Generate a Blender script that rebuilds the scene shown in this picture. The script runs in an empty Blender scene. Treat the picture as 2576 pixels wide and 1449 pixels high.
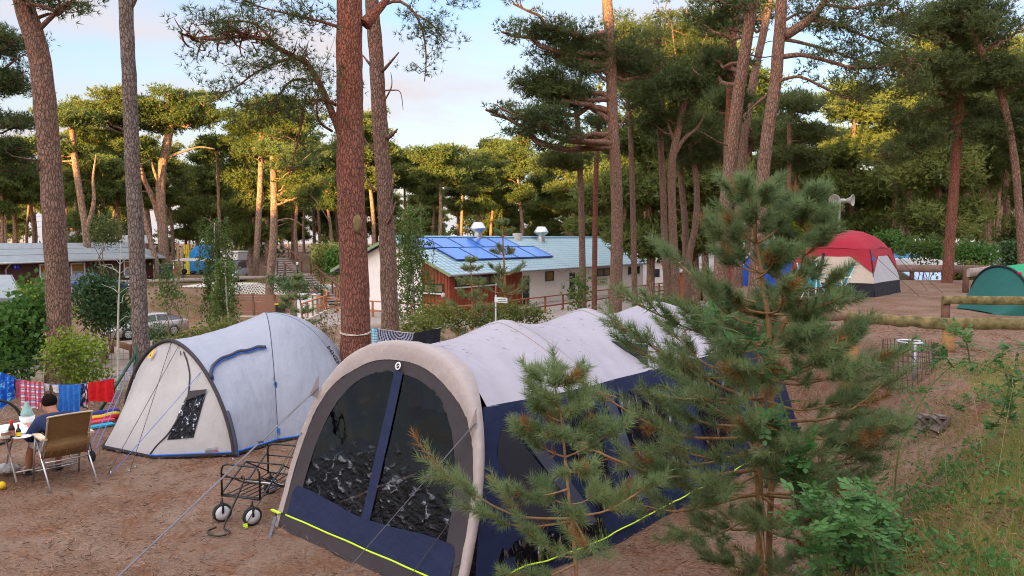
import bpy, math, random
import numpy as np
from mathutils import Vector, Matrix, noise as mnoise

R = math.radians
rnd = random.Random(11)
rng = np.random.default_rng(7)
SC = bpy.context.scene
COL = SC.collection

# ------------------------------------------------------------------ camera model (photo measured at 2576 x 1449)
FPX, CXP, CYP, EYE, HZ = 1900.0, 1288.0, 724.5, 3.0, 600.0
TH = math.atan((CYP - HZ) / FPX)
def ray(u, v):
    xc, yc = (u - CXP) / FPX, -(v - CYP) / FPX
    return Vector((xc, math.cos(TH) + yc * math.sin(TH), -math.sin(TH) + yc * math.cos(TH)))
def at(u, v, Y):
    d = ray(u, v); d *= Y / d.y
    return Vector((d.x, d.y, d.z + EYE))
def gp(u, v, z=0.0):
    d = ray(u, v); d *= (z - EYE) / d.z
    return Vector((d.x, d.y, z))

# ------------------------------------------------------------------ mesh builder
class MB:
    def __init__(s):
        s.V = []; s.F = []; s.n = 0; s.uv = []
    def add(s, verts, faces, mat=0, smooth=True, uv=None):
        verts = np.asarray(verts, dtype=np.float64).reshape(-1, 3)
        faces = np.asarray(faces, dtype=np.int64)
        if faces.ndim == 1: faces = faces.reshape(1, -1)
        s.V.append(verts); s.F.append((faces + s.n, mat, smooth))
        s.uv.append(None if uv is None else np.asarray(uv, dtype=np.float64))
        s.n += len(verts)
        return s
    def box(s, c, size, rz=0.0, mat=0, M=None):
        hx, hy, hz = size[0] / 2, size[1] / 2, size[2] / 2
        v = np.array([(x, y, z) for x in (-hx, hx) for y in (-hy, hy) for z in (-hz, hz)])
        if M is not None: v = v @ np.array(M.to_3x3()).T
        elif rz:
            c_, s_ = math.cos(rz), math.sin(rz)
            v = v @ np.array([[c_, s_, 0], [-s_, c_, 0], [0, 0, 1]])
        f = [(0, 1, 3, 2), (4, 6, 7, 5), (0, 4, 5, 1), (2, 3, 7, 6), (0, 2, 6, 4), (1, 5, 7, 3)]
        return s.add(v + np.array(c), f, mat, False)
    def beam(s, a, b, w, h, mat=0, up=(0, 0, 1)):
        a, b = Vector(a), Vector(b); d = (b - a); L = d.length; d.normalize()
        x = d.cross(Vector(up))
        if x.length < 1e-4: x = d.cross(Vector((1, 0, 0)))
        x.normalize(); y = x.cross(d)
        M = Matrix((x, d, y)).transposed()
        return s.box((a + b) / 2, (w, L, h), M=M, mat=mat)
    def tube(s, pts, rad, seg=8, mat=0, caps=True, smooth=True, wob=0.0, wf=3.0, seed=0):
        P = [Vector(p) for p in pts]; n = len(P)
        if not hasattr(rad, '__len__'): rad = [rad] * n
        V = []; up = None
        for i in range(n):
            t = (P[min(i + 1, n - 1)] - P[max(i - 1, 0)])
            if t.length < 1e-9: t = Vector((0, 0, 1))
            t.normalize()
            if up is None:
                up = Vector((1, 0, 0)) if abs(t.x) < .8 else Vector((0, 1, 0))
            x = up - t * up.dot(t)
            if x.length < 1e-5: x = t.orthogonal()
            x.normalize(); y = t.cross(x); up = x
            for k in range(seg):
                a = 2 * math.pi * k / seg; r = rad[i]
                dr = x * math.cos(a) + y * math.sin(a)
                if wob:
                    q = P[i] + dr * r
                    r *= 1 + wob * mnoise.noise(Vector((q.x * wf * 2.2 + seed, q.y * wf * 2.2, q.z * wf * .8))) + wob * .5 * mnoise.noise(Vector((q.x * wf * 6, q.y * wf * 6, q.z * wf * 3 + seed)))
                V.append(P[i] + dr * r)
        F = [(i * seg + k, i * seg + (k + 1) % seg, (i + 1) * seg + (k + 1) % seg, (i + 1) * seg + k) for i in range(n - 1) for k in range(seg)]
        base = s.n
        s.add(V, F, mat, smooth)
        if caps:
            for ring, rev in ((0, True), (n - 1, False)):
                idx = [ring * seg + k for k in range(seg)]
                if rev: idx = idx[::-1]
                s.F.append((np.array([idx]) + base, mat, False)); s.uv.append(None)
        return s
    def grid(s, P, mat=0, uv=True, smooth=True, closed=False):
        P = np.asarray(P, dtype=np.float64); n, m = P.shape[:2]
        i, j = np.meshgrid(np.arange(n - 1), np.arange(m if closed else m - 1), indexing='ij')
        j2 = (j + 1) % m
        f = np.stack([i * m + j, i * m + j2, (i + 1) * m + j2, (i + 1) * m + j], -1).reshape(-1, 4)
        U = None
        if uv:
            a, b = np.meshgrid(np.linspace(0, 1, n), np.linspace(0, 1, m), indexing='ij')
            U = np.stack([a, b], -1).reshape(-1, 2)[f]
        return s.add(P.reshape(-1, 3), f, mat, smooth, U)
    def poly(s, pts, mat=0):
        return s.add([tuple(p) for p in pts], [tuple(range(len(pts)))], mat, False)
    def prism(s, pts, ext, mat=0):
        n = len(pts); e = Vector(ext)
        V = [Vector(p) for p in pts]; V += [p + e for p in V]
        b = s.n
        s.add(V, [(i, (i + 1) % n, (i + 1) % n + n, i + n) for i in range(n)], mat, False)
        for idx in (list(range(n))[::-1], list(range(n, 2 * n))):
            s.F.append((np.array([idx]) + b, mat, False)); s.uv.append(None)
        return s
    def lathe(s, prof, c=(0, 0, 0), seg=16, M=None, mat=0, smooth=True):
        V = []
        for r, z in prof:
            for k in range(seg):
                a = 2 * math.pi * k / seg
                V.append((r * math.cos(a), r * math.sin(a), z))
        V = np.array(V)
        if M is not None: V = V @ np.array(M.to_3x3()).T
        n = len(prof)
        F = [(i * seg + k, i * seg + (k + 1) % seg, (i + 1) * seg + (k + 1) % seg, (i + 1) * seg + k) for i in range(n - 1) for k in range(seg)]
        return s.add(V + np.array(c), F, mat, smooth)
    def ball(s, c, r, seg=12, rings=8, mat=0, M=None):
        if not hasattr(r, '__len__'): r = (r, r, r)
        V = []
        for i in range(rings + 1):
            a = math.pi * i / rings
            for k in range(seg):
                b = 2 * math.pi * k / seg
                V.append((r[0] * math.sin(a) * math.cos(b), r[1] * math.sin(a) * math.sin(b), r[2] * math.cos(a)))
        V = np.array(V)
        if M is not None: V = V @ np.array(M.to_3x3()).T
        F = [(i * seg + k, (i + 1) * seg + k, (i + 1) * seg + (k + 1) % seg, i * seg + (k + 1) % seg) for i in range(rings) for k in range(seg)]
        return s.add(V + np.array(c), F, mat, True)
    def blades(s, base, d, length, width, mat=0, quad=False):
        """thin needle or leaf faces: base points, unit directions, lengths, widths"""
        n = len(base)
        rv = rng.normal(size=(n, 3)); w = np.cross(d, rv); w /= np.linalg.norm(w, axis=1, keepdims=True) + 1e-9
        L = np.broadcast_to(np.asarray(length), (n,))[:, None]; W = np.broadcast_to(np.asarray(width), (n,))[:, None]
        if quad:
            mid = base + d * L * .5
            V = np.stack([base, mid + w * W * .5, base + d * L, mid - w * W * .5], 1).reshape(-1, 3)
            f = np.arange(4 * n).reshape(-1, 4)
        else:
            V = np.stack([base - w * W * .5, base + w * W * .5, base + d * L], 1).reshape(-1, 3)
            f = np.arange(3 * n).reshape(-1, 3)
        return s.add(V, f, mat, False)
    def build(s, name, mats, parent=None, root=None):
        me = bpy.data.meshes.new(name)
        V = np.concatenate(s.V); nl = 0; st = []; li = []; mi = []; sm = []; UV = []
        hasuv = any(u is not None for u in s.uv)
        for (f, m, smo), u in zip(s.F, s.uv):
            k, c = f.shape
            st.append(nl + np.arange(k) * c); nl += k * c
            li.append(f.reshape(-1)); mi.append(np.full(k, m)); sm.append(np.full(k, smo))
            if hasuv: UV.append(np.zeros((k * c, 2)) if u is None else u.reshape(-1, 2))
        li = np.concatenate(li); st = np.concatenate(st)
        me.vertices.add(len(V)); me.vertices.foreach_set('co', V.reshape(-1).astype(np.float32))
        me.loops.add(len(li)); me.loops.foreach_set('vertex_index', li.astype(np.int32))
        me.polygons.add(len(st)); me.polygons.foreach_set('loop_start', st.astype(np.int32))
        if not isinstance(mats, (list, tuple)): mats = [mats]
        for m in mats: me.materials.append(m)
        me.polygons.foreach_set('material_index', np.concatenate(mi).astype(np.int32))
        me.polygons.foreach_set('use_smooth', np.concatenate(sm).astype(bool))
        if hasuv:
            l = me.uv_layers.new(name='UVMap'); l.uv.foreach_set('vector', np.concatenate(UV).reshape(-1).astype(np.float32))
        me.update(calc_edges=True)
        o = bpy.data.objects.new(name, me); COL.objects.link(o)
        if parent is not None: attach(o, parent)
        return o

ROOTLOC = {}
def rootloc(o):
    return ROOTLOC.get(o.name, Vector((0, 0, 0)))
def attach(o, parent):
    """child geometry is written in world coordinates; the parent is only translated"""
    o.parent = parent
    o.matrix_parent_inverse = Matrix.Translation(-rootloc(parent))
def thing(name, label, cat, loc=(0, 0, 0), group=None):
    o = bpy.data.objects.new(name, None); COL.objects.link(o)
    o.empty_display_size = .2; o.location = loc
    ROOTLOC[o.name] = Vector(loc)
    return tag(o, label, cat, group)
def tag(o, label, cat, group=None):
    o['label'] = label; o['category'] = cat
    if group: o['group'] = group
    return o
def struct(o, kind='structure'):
    o['kind'] = kind; return o
def dup(root, loc, rz=0.0, sc=1.0, label=None, group=None):
    r = root.copy(); COL.objects.link(r)
    r.location = loc; r.rotation_euler = (0, 0, rz); r.scale = (sc, sc, sc)
    if label: r['label'] = label
    if group: r['group'] = group
    for ch in list(root.children):
        c = ch.copy(); COL.objects.link(c); c.parent = r
        for g in list(ch.children):
            d = g.copy(); COL.objects.link(d); d.parent = c
    return r
def text_mesh(name, txt, size, M, mat, parent, ext=.002, align='CENTER'):
    cu = bpy.data.curves.new(name, 'FONT'); cu.body = txt; cu.size = size; cu.extrude = ext
    cu.align_x = align; cu.align_y = 'CENTER'
    t = bpy.data.objects.new(name + '_curve', cu); COL.objects.link(t)
    me = bpy.data.meshes.new_from_object(t.evaluated_get(bpy.context.evaluated_depsgraph_get()))
    bpy.data.objects.remove(t); bpy.data.curves.remove(cu)
    me.transform(M); me.materials.clear(); me.materials.append(mat)
    o = bpy.data.objects.new(name, me); COL.objects.link(o); attach(o, parent)
    return o
def frame(origin, x, z=(0, 0, 1)):
    """matrix with the given local x and z axes"""
    x = Vector(x).normalized(); z = Vector(z); z = (z - x * z.dot(x)).normalized(); y = z.cross(x)
    M = Matrix((x, y, z)).transposed().to_4x4(); M.translation = Vector(origin); return M
def spline(pts, n):
    """Catmull-Rom through points"""
    P = [Vector(p) for p in pts]
    if len(P) == 2: return [P[0].lerp(P[1], i / (n - 1)) for i in range(n)]
    out = []
    for i in range(n):
        t = i / (n - 1) * (len(P) - 1); k = min(int(t), len(P) - 2); f = t - k
        p0, p1, p2, p3 = P[max(k - 1, 0)], P[k], P[k + 1], P[min(k + 2, len(P) - 1)]
        out.append(.5 * ((2 * p1) + (p2 - p0) * f + (2 * p0 - 5 * p1 + 4 * p2 - p3) * f * f + (3 * p1 - p0 - 3 * p2 + p3) * f ** 3))
    return out
def nz(x, y=0.0, z=0.0):
    return mnoise.noise(Vector((x, y, z)))
def sstep(a, b, x):
    t = np.clip((np.asarray(x, dtype=float) - a) / (b - a), 0, 1); return t * t * (3 - 2 * t)

# ------------------------------------------------------------------ materials
def new_mat(name):
    m = bpy.data.materials.new(name); m.use_nodes = True
    nt = m.node_tree; b = nt.nodes['Principled BSDF']
    return m, nt, b
def N(nt, typ, **kw):
    n = nt.nodes.new(typ)
    for k, v in kw.items():
        if k.startswith('i_'): n.inputs[k[2:].replace('_', ' ')].default_value = v
        else: setattr(n, k, v)
    return n
def ramp(nt, src, stops, interp='LINEAR'):
    r = nt.nodes.new('ShaderNodeValToRGB'); r.color_ramp.interpolation = interp
    e = r.color_ramp.elements
    while len(e) < len(stops): e.new(.5)
    for el, (p, c) in zip(e, stops):
        el.position = p; el.color = (*c, 1) if len(c) == 3 else c
    nt.links.new(src, r.inputs[0]); return r.outputs[0]
def mixc(nt, fac, a, b, typ='MIX'):
    m = nt.nodes.new('ShaderNodeMix'); m.data_type = 'RGBA'; m.blend_type = typ
    L = nt.links
    for s, v in ((m.inputs[0], fac), (m.inputs[6], a), (m.inputs[7], b)):
        if hasattr(v, 'links'): L.new(v, s)
        else: s.default_value = (*v, 1) if isinstance(v, (tuple, list)) and len(v) == 3 else v
    return m.outputs[2]
def math_n(nt, op, a, b=0.0, c=None):
    m = nt.nodes.new('ShaderNodeMath'); m.operation = op
    for i, v in enumerate((a, b) if c is None else (a, b, c)):
        if hasattr(v, 'links'): nt.links.new(v, m.inputs[i])
        else: m.inputs[i].default_value = v
    return m.outputs[0]
def tc(nt, kind='Object', scale=(1, 1, 1)):
    t = nt.nodes.new('ShaderNodeTexCoord'); mp = nt.nodes.new('ShaderNodeMapping')
    mp.inputs['Scale'].default_value = scale
    nt.links.new(t.outputs[kind], mp.inputs[0]); return mp.outputs[0]
def noise_n(nt, vec, scale, detail=4, rough=.55):
    n = nt.nodes.new('ShaderNodeTexNoise'); n.inputs['Scale'].default_value = scale
    n.inputs['Detail'].default_value = detail; n.inputs['Roughness'].default_value = rough
    nt.links.new(vec, n.inputs['Vector']); return n.outputs['Fac']
def bump_n(nt, b, h, strength=.5, dist=.02):
    n = nt.nodes.new('ShaderNodeBump'); n.inputs['Strength'].default_value = strength; n.inputs['Distance'].default_value = dist
    nt.links.new(h, n.inputs['Height']); nt.links.new(n.outputs[0], b.inputs['Normal'])
MATS = {}
def PM(name, col, rough=.8, var=.18, vs=6, bump=0.0, bs=60, metal=0.0, col2=None, scale=(1, 1, 1), spec=.4, bd=.01):
    if name in MATS: return MATS[name]
    m, nt, b = new_mat(name); v = tc(nt, 'Object', scale)
    f = noise_n(nt, v, vs, 5, .6)
    lo = tuple(c * (1 - var) for c in col); hi = col2 or tuple(min(1, c * (1 + var)) for c in col)
    nt.links.new(ramp(nt, f, [(.32, lo), (.68, hi)]), b.inputs['Base Color'])
    b.inputs['Roughness'].default_value = rough; b.inputs['Metallic'].default_value = metal
    b.inputs['Specular IOR Level'].default_value = spec
    if bump: bump_n(nt, b, noise_n(nt, v, bs, 4), bump, bd)
    MATS[name] = m; return m

def bark_mat(name, low, high, z0, z1, crack=(.07, .045, .036), sc=1.0, bstr=1.0):
    m, nt, b = new_mat(name)
    v = tc(nt, 'Object', (sc * 13, sc * 13, sc * 4.6))
    w = N(nt, 'ShaderNodeTexNoise'); w.inputs['Scale'].default_value = 1.3; w.inputs['Detail'].default_value = 3
    nt.links.new(v, w.inputs['Vector'])
    vm = N(nt, 'ShaderNodeVectorMath', operation='MULTIPLY_ADD'); vm.inputs[1].default_value = (.9, .9, .9)
    nt.links.new(w.outputs['Color'], vm.inputs[0]); nt.links.new(v, vm.inputs[2])
    vo = N(nt, 'ShaderNodeTexVoronoi', feature='DISTANCE_TO_EDGE'); vo.inputs['Scale'].default_value = 1.15
    nt.links.new(vm.outputs[0], vo.inputs['Vector'])
    plate = ramp(nt, vo.outputs['Distance'], [(.0, (0, 0, 0)), (.05, (.5, .5, .5)), (.20, (1, 1, 1))])
    vc = N(nt, 'ShaderNodeTexVoronoi', feature='F1'); vc.inputs['Scale'].default_value = 1.15
    nt.links.new(vm.outputs[0], vc.inputs['Vector'])
    sep = N(nt, 'ShaderNodeSeparateColor'); nt.links.new(vc.outputs['Color'], sep.inputs[0])
    fine = noise_n(nt, v, 5, 6, .7)
    g = N(nt, 'ShaderNodeTexCoord'); sx = N(nt, 'ShaderNodeSeparateXYZ'); nt.links.new(g.outputs['Object'], sx.inputs[0])
    big = noise_n(nt, tc(nt, 'Object', (1.5, 1.5, .7)), 1.6, 3)
    hz = math_n(nt, 'ADD', sx.outputs['Z'], math_n(nt, 'MULTIPLY', math_n(nt, 'SUBTRACT', big, .5), 4.0))
    mr = N(nt, 'ShaderNodeMapRange'); mr.inputs[1].default_value = z0; mr.inputs[2].default_value = z1
    nt.links.new(hz, mr.inputs[0])
    base = mixc(nt, mr.outputs[0], low, high)
    base = mixc(nt, ramp(nt, noise_n(nt, tc(nt, 'Object', (2.2, 2.2, 1.0)), 2.2, 4), [(.42, (0, 0, 0)), (.62, (.8, .8, .8))]), base, (low[0] * 1.15, low[1] * 1.35, low[2] * 1.5))
    tint = mixc(nt, math_n(nt, 'MULTIPLY', sep.outputs[0], .55), base, tuple(c * .55 for c in low))
    tint = mixc(nt, ramp(nt, fine, [(.35, (0, 0, 0)), (.75, (.8, .8, .8))]), tint, tuple(min(1, c * 1.6 + .03) for c in low))
    col = mixc(nt, math_n(nt, 'MAXIMUM', plate, ramp(nt, fine, [(.48, (0, 0, 0)), (.66, (.9, .9, .9))])), crack, tint)
    nt.links.new(col, b.inputs['Base Color']); b.inputs['Roughness'].default_value = .93
    b.inputs['Specular IOR Level'].default_value = .2
    h = math_n(nt, 'ADD', math_n(nt, 'MULTIPLY', plate, .8), math_n(nt, 'MULTIPLY', fine, .5))
    bump_n(nt, b, h, bstr, .03 / sc)
    return m

def leaf_mat(name, dark, light, trans=.3, vs=.9, tint=None, rough=.6):
    m, nt, b = new_mat(name); out = nt.nodes['Material Output']
    v = tc(nt, 'Object')
    f = noise_n(nt, v, vs, 5, .7)
    oi = N(nt, 'ShaderNodeObjectInfo')
    ff = math_n(nt, 'ADD', f, math_n(nt, 'MULTIPLY', math_n(nt, 'SUBTRACT', oi.outputs['Random'], .5), .22))
    stops = [(.28, dark), (.62, light)]
    if tint: stops.append((.8, tint))
    c = ramp(nt, ff, stops)
    nt.links.new(c, b.inputs['Base Color']); b.inputs['Roughness'].default_value = rough
    b.inputs['Specular IOR Level'].default_value = .25
    t = N(nt, 'ShaderNodeBsdfTranslucent'); nt.links.new(c, t.inputs[0])
    mx = N(nt, 'ShaderNodeMixShader'); mx.inputs[0].default_value = trans
    nt.links.new(b.outputs[0], mx.inputs[1]); nt.links.new(t.outputs[0], mx.inputs[2]); nt.links.new(mx.outputs[0], out.inputs[0])
    return m

def fabric_mat(name, col, rough=.75, wr=.25, wscale=(3, 3, 3), trans=.0, var=.07):
    if name in MATS: return MATS[name]
    m, nt, b = new_mat(name); v = tc(nt, 'Object', wscale)
    f = noise_n(nt, tc(nt), 1.7, 5, .6)
    nt.links.new(ramp(nt, f, [(.3, tuple(c * (1 - var) for c in col)), (.7, tuple(min(1, c * (1 + var)) for c in col))]), b.inputs['Base Color'])
    b.inputs['Roughness'].default_value = rough; b.inputs['Specular IOR Level'].default_value = .3
    h = noise_n(nt, v, 1.6, 5, .5)
    weave = noise_n(nt, tc(nt, 'Object', (1, 1, 1)), 220, 2)
    bump_n(nt, b, math_n(nt, 'ADD', h, math_n(nt, 'MULTIPLY', weave, .006)), wr, .06)
    if trans:
        out = nt.nodes['Material Output']; t = N(nt, 'ShaderNodeBsdfTranslucent'); t.inputs[0].default_value = (*col, 1)
        mx = N(nt, 'ShaderNodeMixShader'); mx.inputs[0].default_value = trans
        nt.links.new(b.outputs[0], mx.inputs[1]); nt.links.new(t.outputs[0], mx.inputs[2]); nt.links.new(mx.outputs[0], out.inputs[0])
    MATS[name] = m; return m

def vinyl_mat(name, tint=(.25, .27, .3), scale=(2, 2, 9), strength=.6, z0=.40, z1=.95, base=.03, gain=.24):
    """crinkled clear window foil: see-through, glossy, creased most near its lower edge"""
    m, nt, b = new_mat(name); out = nt.nodes['Material Output']
    v = tc(nt, 'Object', scale)
    w = N(nt, 'ShaderNodeTexNoise'); w.inputs['Scale'].default_value = 2.4; w.inputs['Detail'].default_value = 6; w.inputs['Distortion'].default_value = .5
    nt.links.new(v, w.inputs['Vector'])
    o_ = N(nt, 'ShaderNodeTexCoord'); sp = N(nt, 'ShaderNodeSeparateXYZ'); nt.links.new(o_.outputs['Object'], sp.inputs[0])
    mr = N(nt, 'ShaderNodeMapRange'); mr.inputs[1].default_value = z1; mr.inputs[2].default_value = z0; mr.inputs[3].default_value = base; mr.inputs[4].default_value = 1
    zz = math_n(nt, 'ADD', sp.outputs['Z'], math_n(nt, 'MULTIPLY', math_n(nt, 'SUBTRACT', noise_n(nt, tc(nt), 1.8, 2), .5), 1.2))
    nt.links.new(zz, mr.inputs[0])
    h = math_n(nt, 'MULTIPLY', w.outputs['Fac'], mr.outputs[0])
    bn = N(nt, 'ShaderNodeBump'); bn.inputs['Strength'].default_value = strength; bn.inputs['Distance'].default_value = .10
    nt.links.new(h, bn.inputs['Height'])
    g = N(nt, 'ShaderNodeBsdfGlossy'); g.inputs['Roughness'].default_value = .05; g.inputs['Color'].default_value = (.85, .9, 1.0, 1)
    nt.links.new(bn.outputs[0], g.inputs['Normal'])
    t = N(nt, 'ShaderNodeBsdfTransparent'); t.inputs[0].default_value = (*tint, 1)
    lw = N(nt, 'ShaderNodeLayerWeight'); nt.links.new(bn.outputs[0], lw.inputs['Normal']); fr = math_n(nt, 'ADD', math_n(nt, 'MULTIPLY', math_n(nt, 'POWER', lw.outputs['Facing'], 4.0), .5), .018)
    crease = ramp(nt, w.outputs['Fac'], [(.58, (0, 0, 0)), (.67, (1, 1, 1))])
    fac = math_n(nt, 'MINIMUM', math_n(nt, 'ADD', math_n(nt, 'MULTIPLY', fr, 1.0), math_n(nt, 'MULTIPLY', math_n(nt, 'MULTIPLY', crease, mr.outputs[0]), gain)), .8)
    mx = N(nt, 'ShaderNodeMixShader'); nt.links.new(fac, mx.inputs[0])
    nt.links.new(t.outputs[0], mx.inputs[1]); nt.links.new(g.outputs[0], mx.inputs[2]); nt.links.new(mx.outputs[0], out.inputs[0])
    return m

BLACKM = PM('black_metal', (.012, .012, .013), .4, spec=.5)
STEEL = PM('steel_tube', (.55, .55, .56), .35, metal=.9, var=.08)
WHITEP = PM('white_paint', (.78, .78, .77), .5, var=.05)
GLASSD = PM('dark_glass', (.02, .025, .03), .08, var=.2, spec=.8)
RUBBER = PM('rubber', (.018, .018, .018), .8)
BARK_NEAR = bark_mat('pine_bark', (.235, .135, .095), (.34, .13, .07), 4, 8.5, sc=1.5)
BARK_RED = bark_mat('red_pine_bark', (.22, .085, .055), (.36, .10, .042), 3.5, 7, crack=(.085, .036, .026), sc=1.7)
BARK_FAR = bark_mat('forest_bark', (.27, .17, .12), (.50, .23, .11), 2, 7, sc=.5, bstr=.6)
BARK_THIN = PM('twig_bark', (.17, .115, .08), .9, .3, 12)
BARK_YOUNG = PM('young_bark', (.30, .17, .075), .85, .3, 25, bump=.5, bs=80)
BIRCH = PM('birch_bark', (.45, .43, .36), .8, .3, 9, scale=(1, 1, 4))
NEEDLE_FAR = leaf_mat('forest_needles', (.085, .13, .035), (.19, .225, .06), .45, .5, tint=(.25, .24, .06))
NEEDLE_MID = leaf_mat('pine_needles', (.055, .085, .03), (.13, .16, .05), .4, .9)
NEEDLE_NEAR = leaf_mat('young_needles', (.12, .185, .08), (.235, .31, .13), .5, 3.0, tint=(.31, .32, .12))
NEEDLE_DEAD = leaf_mat('dry_needles', (.20, .09, .03), (.32, .15, .05), .3, 3.0)
# ------------------------------------------------------------------ terrain
TOE = [(-30, 1.0), (-8, 2.8), (-1, 4.2), (0.95, 5.5), (2.9, 7.7), (4.55, 10.3), (5.0, 11.6), (4.7, 14), (4.9, 18), (5.6, 24), (11, 40), (20, 60)]
def toe_dist(x, y):
    """signed distance to the foot of the bank, positive on the plateau side"""
    x = np.asarray(x, float); y = np.asarray(y, float)
    best = np.full(x.shape, 1e9); sg = np.zeros(x.shape)
    for (ax, ay), (bx, by) in zip(TOE[:-1], TOE[1:]):
        dx, dy = bx - ax, by - ay; L2 = dx * dx + dy * dy
        t = np.clip(((x - ax) * dx + (y - ay) * dy) / L2, 0, 1)
        px, py = ax + t * dx, ay + t * dy
        d = np.hypot(x - px, y - py)
        s = np.sign(dy * (x - ax) - dx * (y - ay)); s[s == 0] = 1
        m = d < best; best = np.where(m, d, best); sg = np.where(m, s, sg)
    return best * sg
def shade_ridge(x):  # unseen hill added behind the camera, heights shaped to block the low sun
    return 10.8 + 2.2 * np.sin(x * .11 + 1.3) + 1.4 * np.sin(x * .37) - 6.5 * np.exp(-((x + 88) / 9.0) ** 2) + 6.5 * np.exp(-((x + 15) / 9.5) ** 4)
def terr(x, y):
    x = np.asarray(x, float); y = np.asarray(y, float)
    yf = 13.4 + 1.5 * sstep(-7, -4.5, x) + .6 * sstep(-2, 3, x)
    low = -3.0 + 1.15 * sstep(-13.6, -12.6, x)
    drop = sstep(0, 1, (y - yf) / 11.0)
    z = low * drop
    # embankment and the camping terrace behind it on the left
    y0 = 60 - 12 * sstep(-21, -27, x)
    up = sstep(0, 1, (y - y0) / 6.5) * sstep(-12.6, -14.0, x)
    z = z + up * 2.05
    z = z + 1.7 * sstep(66, 110, y) * sstep(-12, -16, x) + 2.2 * sstep(74, 115, y) * sstep(-16, -12, x)
    zr = 1.4 - 2.0 * sstep(29, 40, y) + .9 * sstep(50, 100, y)
    td = toe_dist(x, y)
    wd = 2.4 - 1.5 * sstep(6.5, 10.5, y)
    m = sstep(0, 1, td / wd)
    z = z * (1 - m) + zr * m
    z = z + shade_ridge(x) * sstep(-9, -42, y)
    return z
def tz(x, y):
    return float(terr(np.array([x]), np.array([y]))[0])

def spaced(lo, hi, c, fine, grow):
    out = [c]; s = fine
    while out[-1] < hi:
        out.append(out[-1] + s); s *= grow if out[-1] > c + 9 else 1.0
    a = [c]; s = fine
    while a[-1] > lo:
        a.append(a[-1] - s); s *= grow if a[-1] < c - 9 else 1.0
    return np.array(a[::-1][:-1] + out)
gx = spaced(-170, 170, 0, .17, 1.04); gy = spaced(-75, 330, 8.5, .17, 1.04)
GX, GY = np.meshgrid(gx, gy, indexing='ij')
GZ = terr(GX, GY)
near = np.exp(-((GX) ** 2 + (GY - 8) ** 2) / 700)
for i in range(GX.shape[0]):
    for j in range(GX.shape[1]):
        x, y = GX[i, j], GY[i, j]
        GZ[i, j] += near[i, j] * (.035 * nz(x * 1.1, y * 1.1, 3) + .018 * nz(x * 3.3, y * 3.3)) + (1 - near[i, j]) * .12 * nz(x * .15, y * .15, 7)
def ground_mat():
    m, nt, b = new_mat('needle_litter_ground')
    v = tc(nt, 'Object')
    n1 = noise_n(nt, v, .9, 6, .65); n2 = noise_n(nt, v, 5.5, 6, .7)
    mpv = tc(nt, 'Object', (16, 34, 16)); n3 = noise_n(nt, mpv, 1.4, 4, .75)
    mpw = tc(nt, 'Object', (38, 14, 16)); n4 = noise_n(nt, mpw, 1.0, 4, .75)
    sand = mixc(nt, n2, (.235, .16, .112), (.33, .24, .18))
    litter = ramp(nt, n3, [(.34, (.035, .018, .011)), (.46, (.14, .07, .042)), (.62, (.27, .16, .10))])
    rust = ramp(nt, n4, [(.35, (.12, .05, .025)), (.65, (.26, .115, .055))])
    c = mixc(nt, ramp(nt, n1, [(.36, (0, 0, 0)), (.62, (.75, .75, .75))]), litter, sand)
    c = mixc(nt, ramp(nt, noise_n(nt, v, 2.6, 5, .7), [(.50, (0, 0, 0)), (.68, (.85, .85, .85))]), c, rust)
    c = mixc(nt, ramp(nt, n3, [(.30, (.75, .75, .75)), (.46, (0, 0, 0))]), c, (.085, .046, .03))
    at_ = N(nt, 'ShaderNodeAttribute', attribute_name='cover')
    sp = N(nt, 'ShaderNodeSeparateColor'); nt.links.new(at_.outputs['Color'], sp.inputs[0])
    grass = ramp(nt, n2, [(.3, (.05, .06, .012)), (.5, (.13, .125, .03)), (.7, (.22, .165, .06))])
    edge = math_n(nt, 'ADD', sp.outputs[0], math_n(nt, 'MULTIPLY', math_n(nt, 'SUBTRACT', noise_n(nt, v, 1.5, 7, .78), .5), 2.6))
    c = mixc(nt, ramp(nt, edge, [(.42, (0, 0, 0)), (.62, (1, 1, 1))]), c, grass)
    pave = ramp(nt, n2, [(.3, (.27, .23, .20)), (.7, (.40, .35, .31))])
    c = mixc(nt, sp.outputs[1], c, pave)
    chip = ramp(nt, n3, [(.3, (.16, .07, .035)), (.7, (.45, .22, .12))])
    c = mixc(nt, sp.outputs[2], c, chip)
    nt.links.new(c, b.inputs['Base Color']); b.inputs['Roughness'].default_value = .95; b.inputs['Specular IOR Level'].default_value = .15
    h = math_n(nt, 'ADD', math_n(nt, 'MULTIPLY', n3, .6), math_n(nt, 'MULTIPLY', n4, .6))
    bump_n(nt, b, math_n(nt, 'ADD', h, math_n(nt, 'MULTIPLY', n2, .8)), .9, .035)
    return m
def gpt(u, v):
    d = ray(u, v); t_ = 2.0
    while t_ < 400:
        p = Vector((0, 0, EYE)) + d * t_
        if p.z < tz(p.x, p.y): return p
        t_ *= 1.004
    return p
g = MB().grid(np.stack([GX, GY, GZ], -1), uv=False).build('ground', ground_mat()); struct(g)
td = toe_dist(GX, GY)
grass = sstep(.9, 2.0, td) * sstep(10.5, 8.5, GY) * (GY > 0) * .68 + sstep(4.5, 6.5, GX) * sstep(10.2, 8.0, GY) * .30
grass = np.maximum(grass, sstep(13.5, 16, GY) * sstep(6, 3, td * 0 + GX) * sstep(46, 20, GY) * .75 * (td < 0))
grass = np.maximum(grass, sstep(66, 68, GY) * sstep(74, 70, GY) * sstep(-8, -12, GX) * .8)
grass = np.maximum(grass, sstep(46, 50, GY) * sstep(60, 57, GY) * sstep(-13, -15, GX) * .45)
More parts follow.
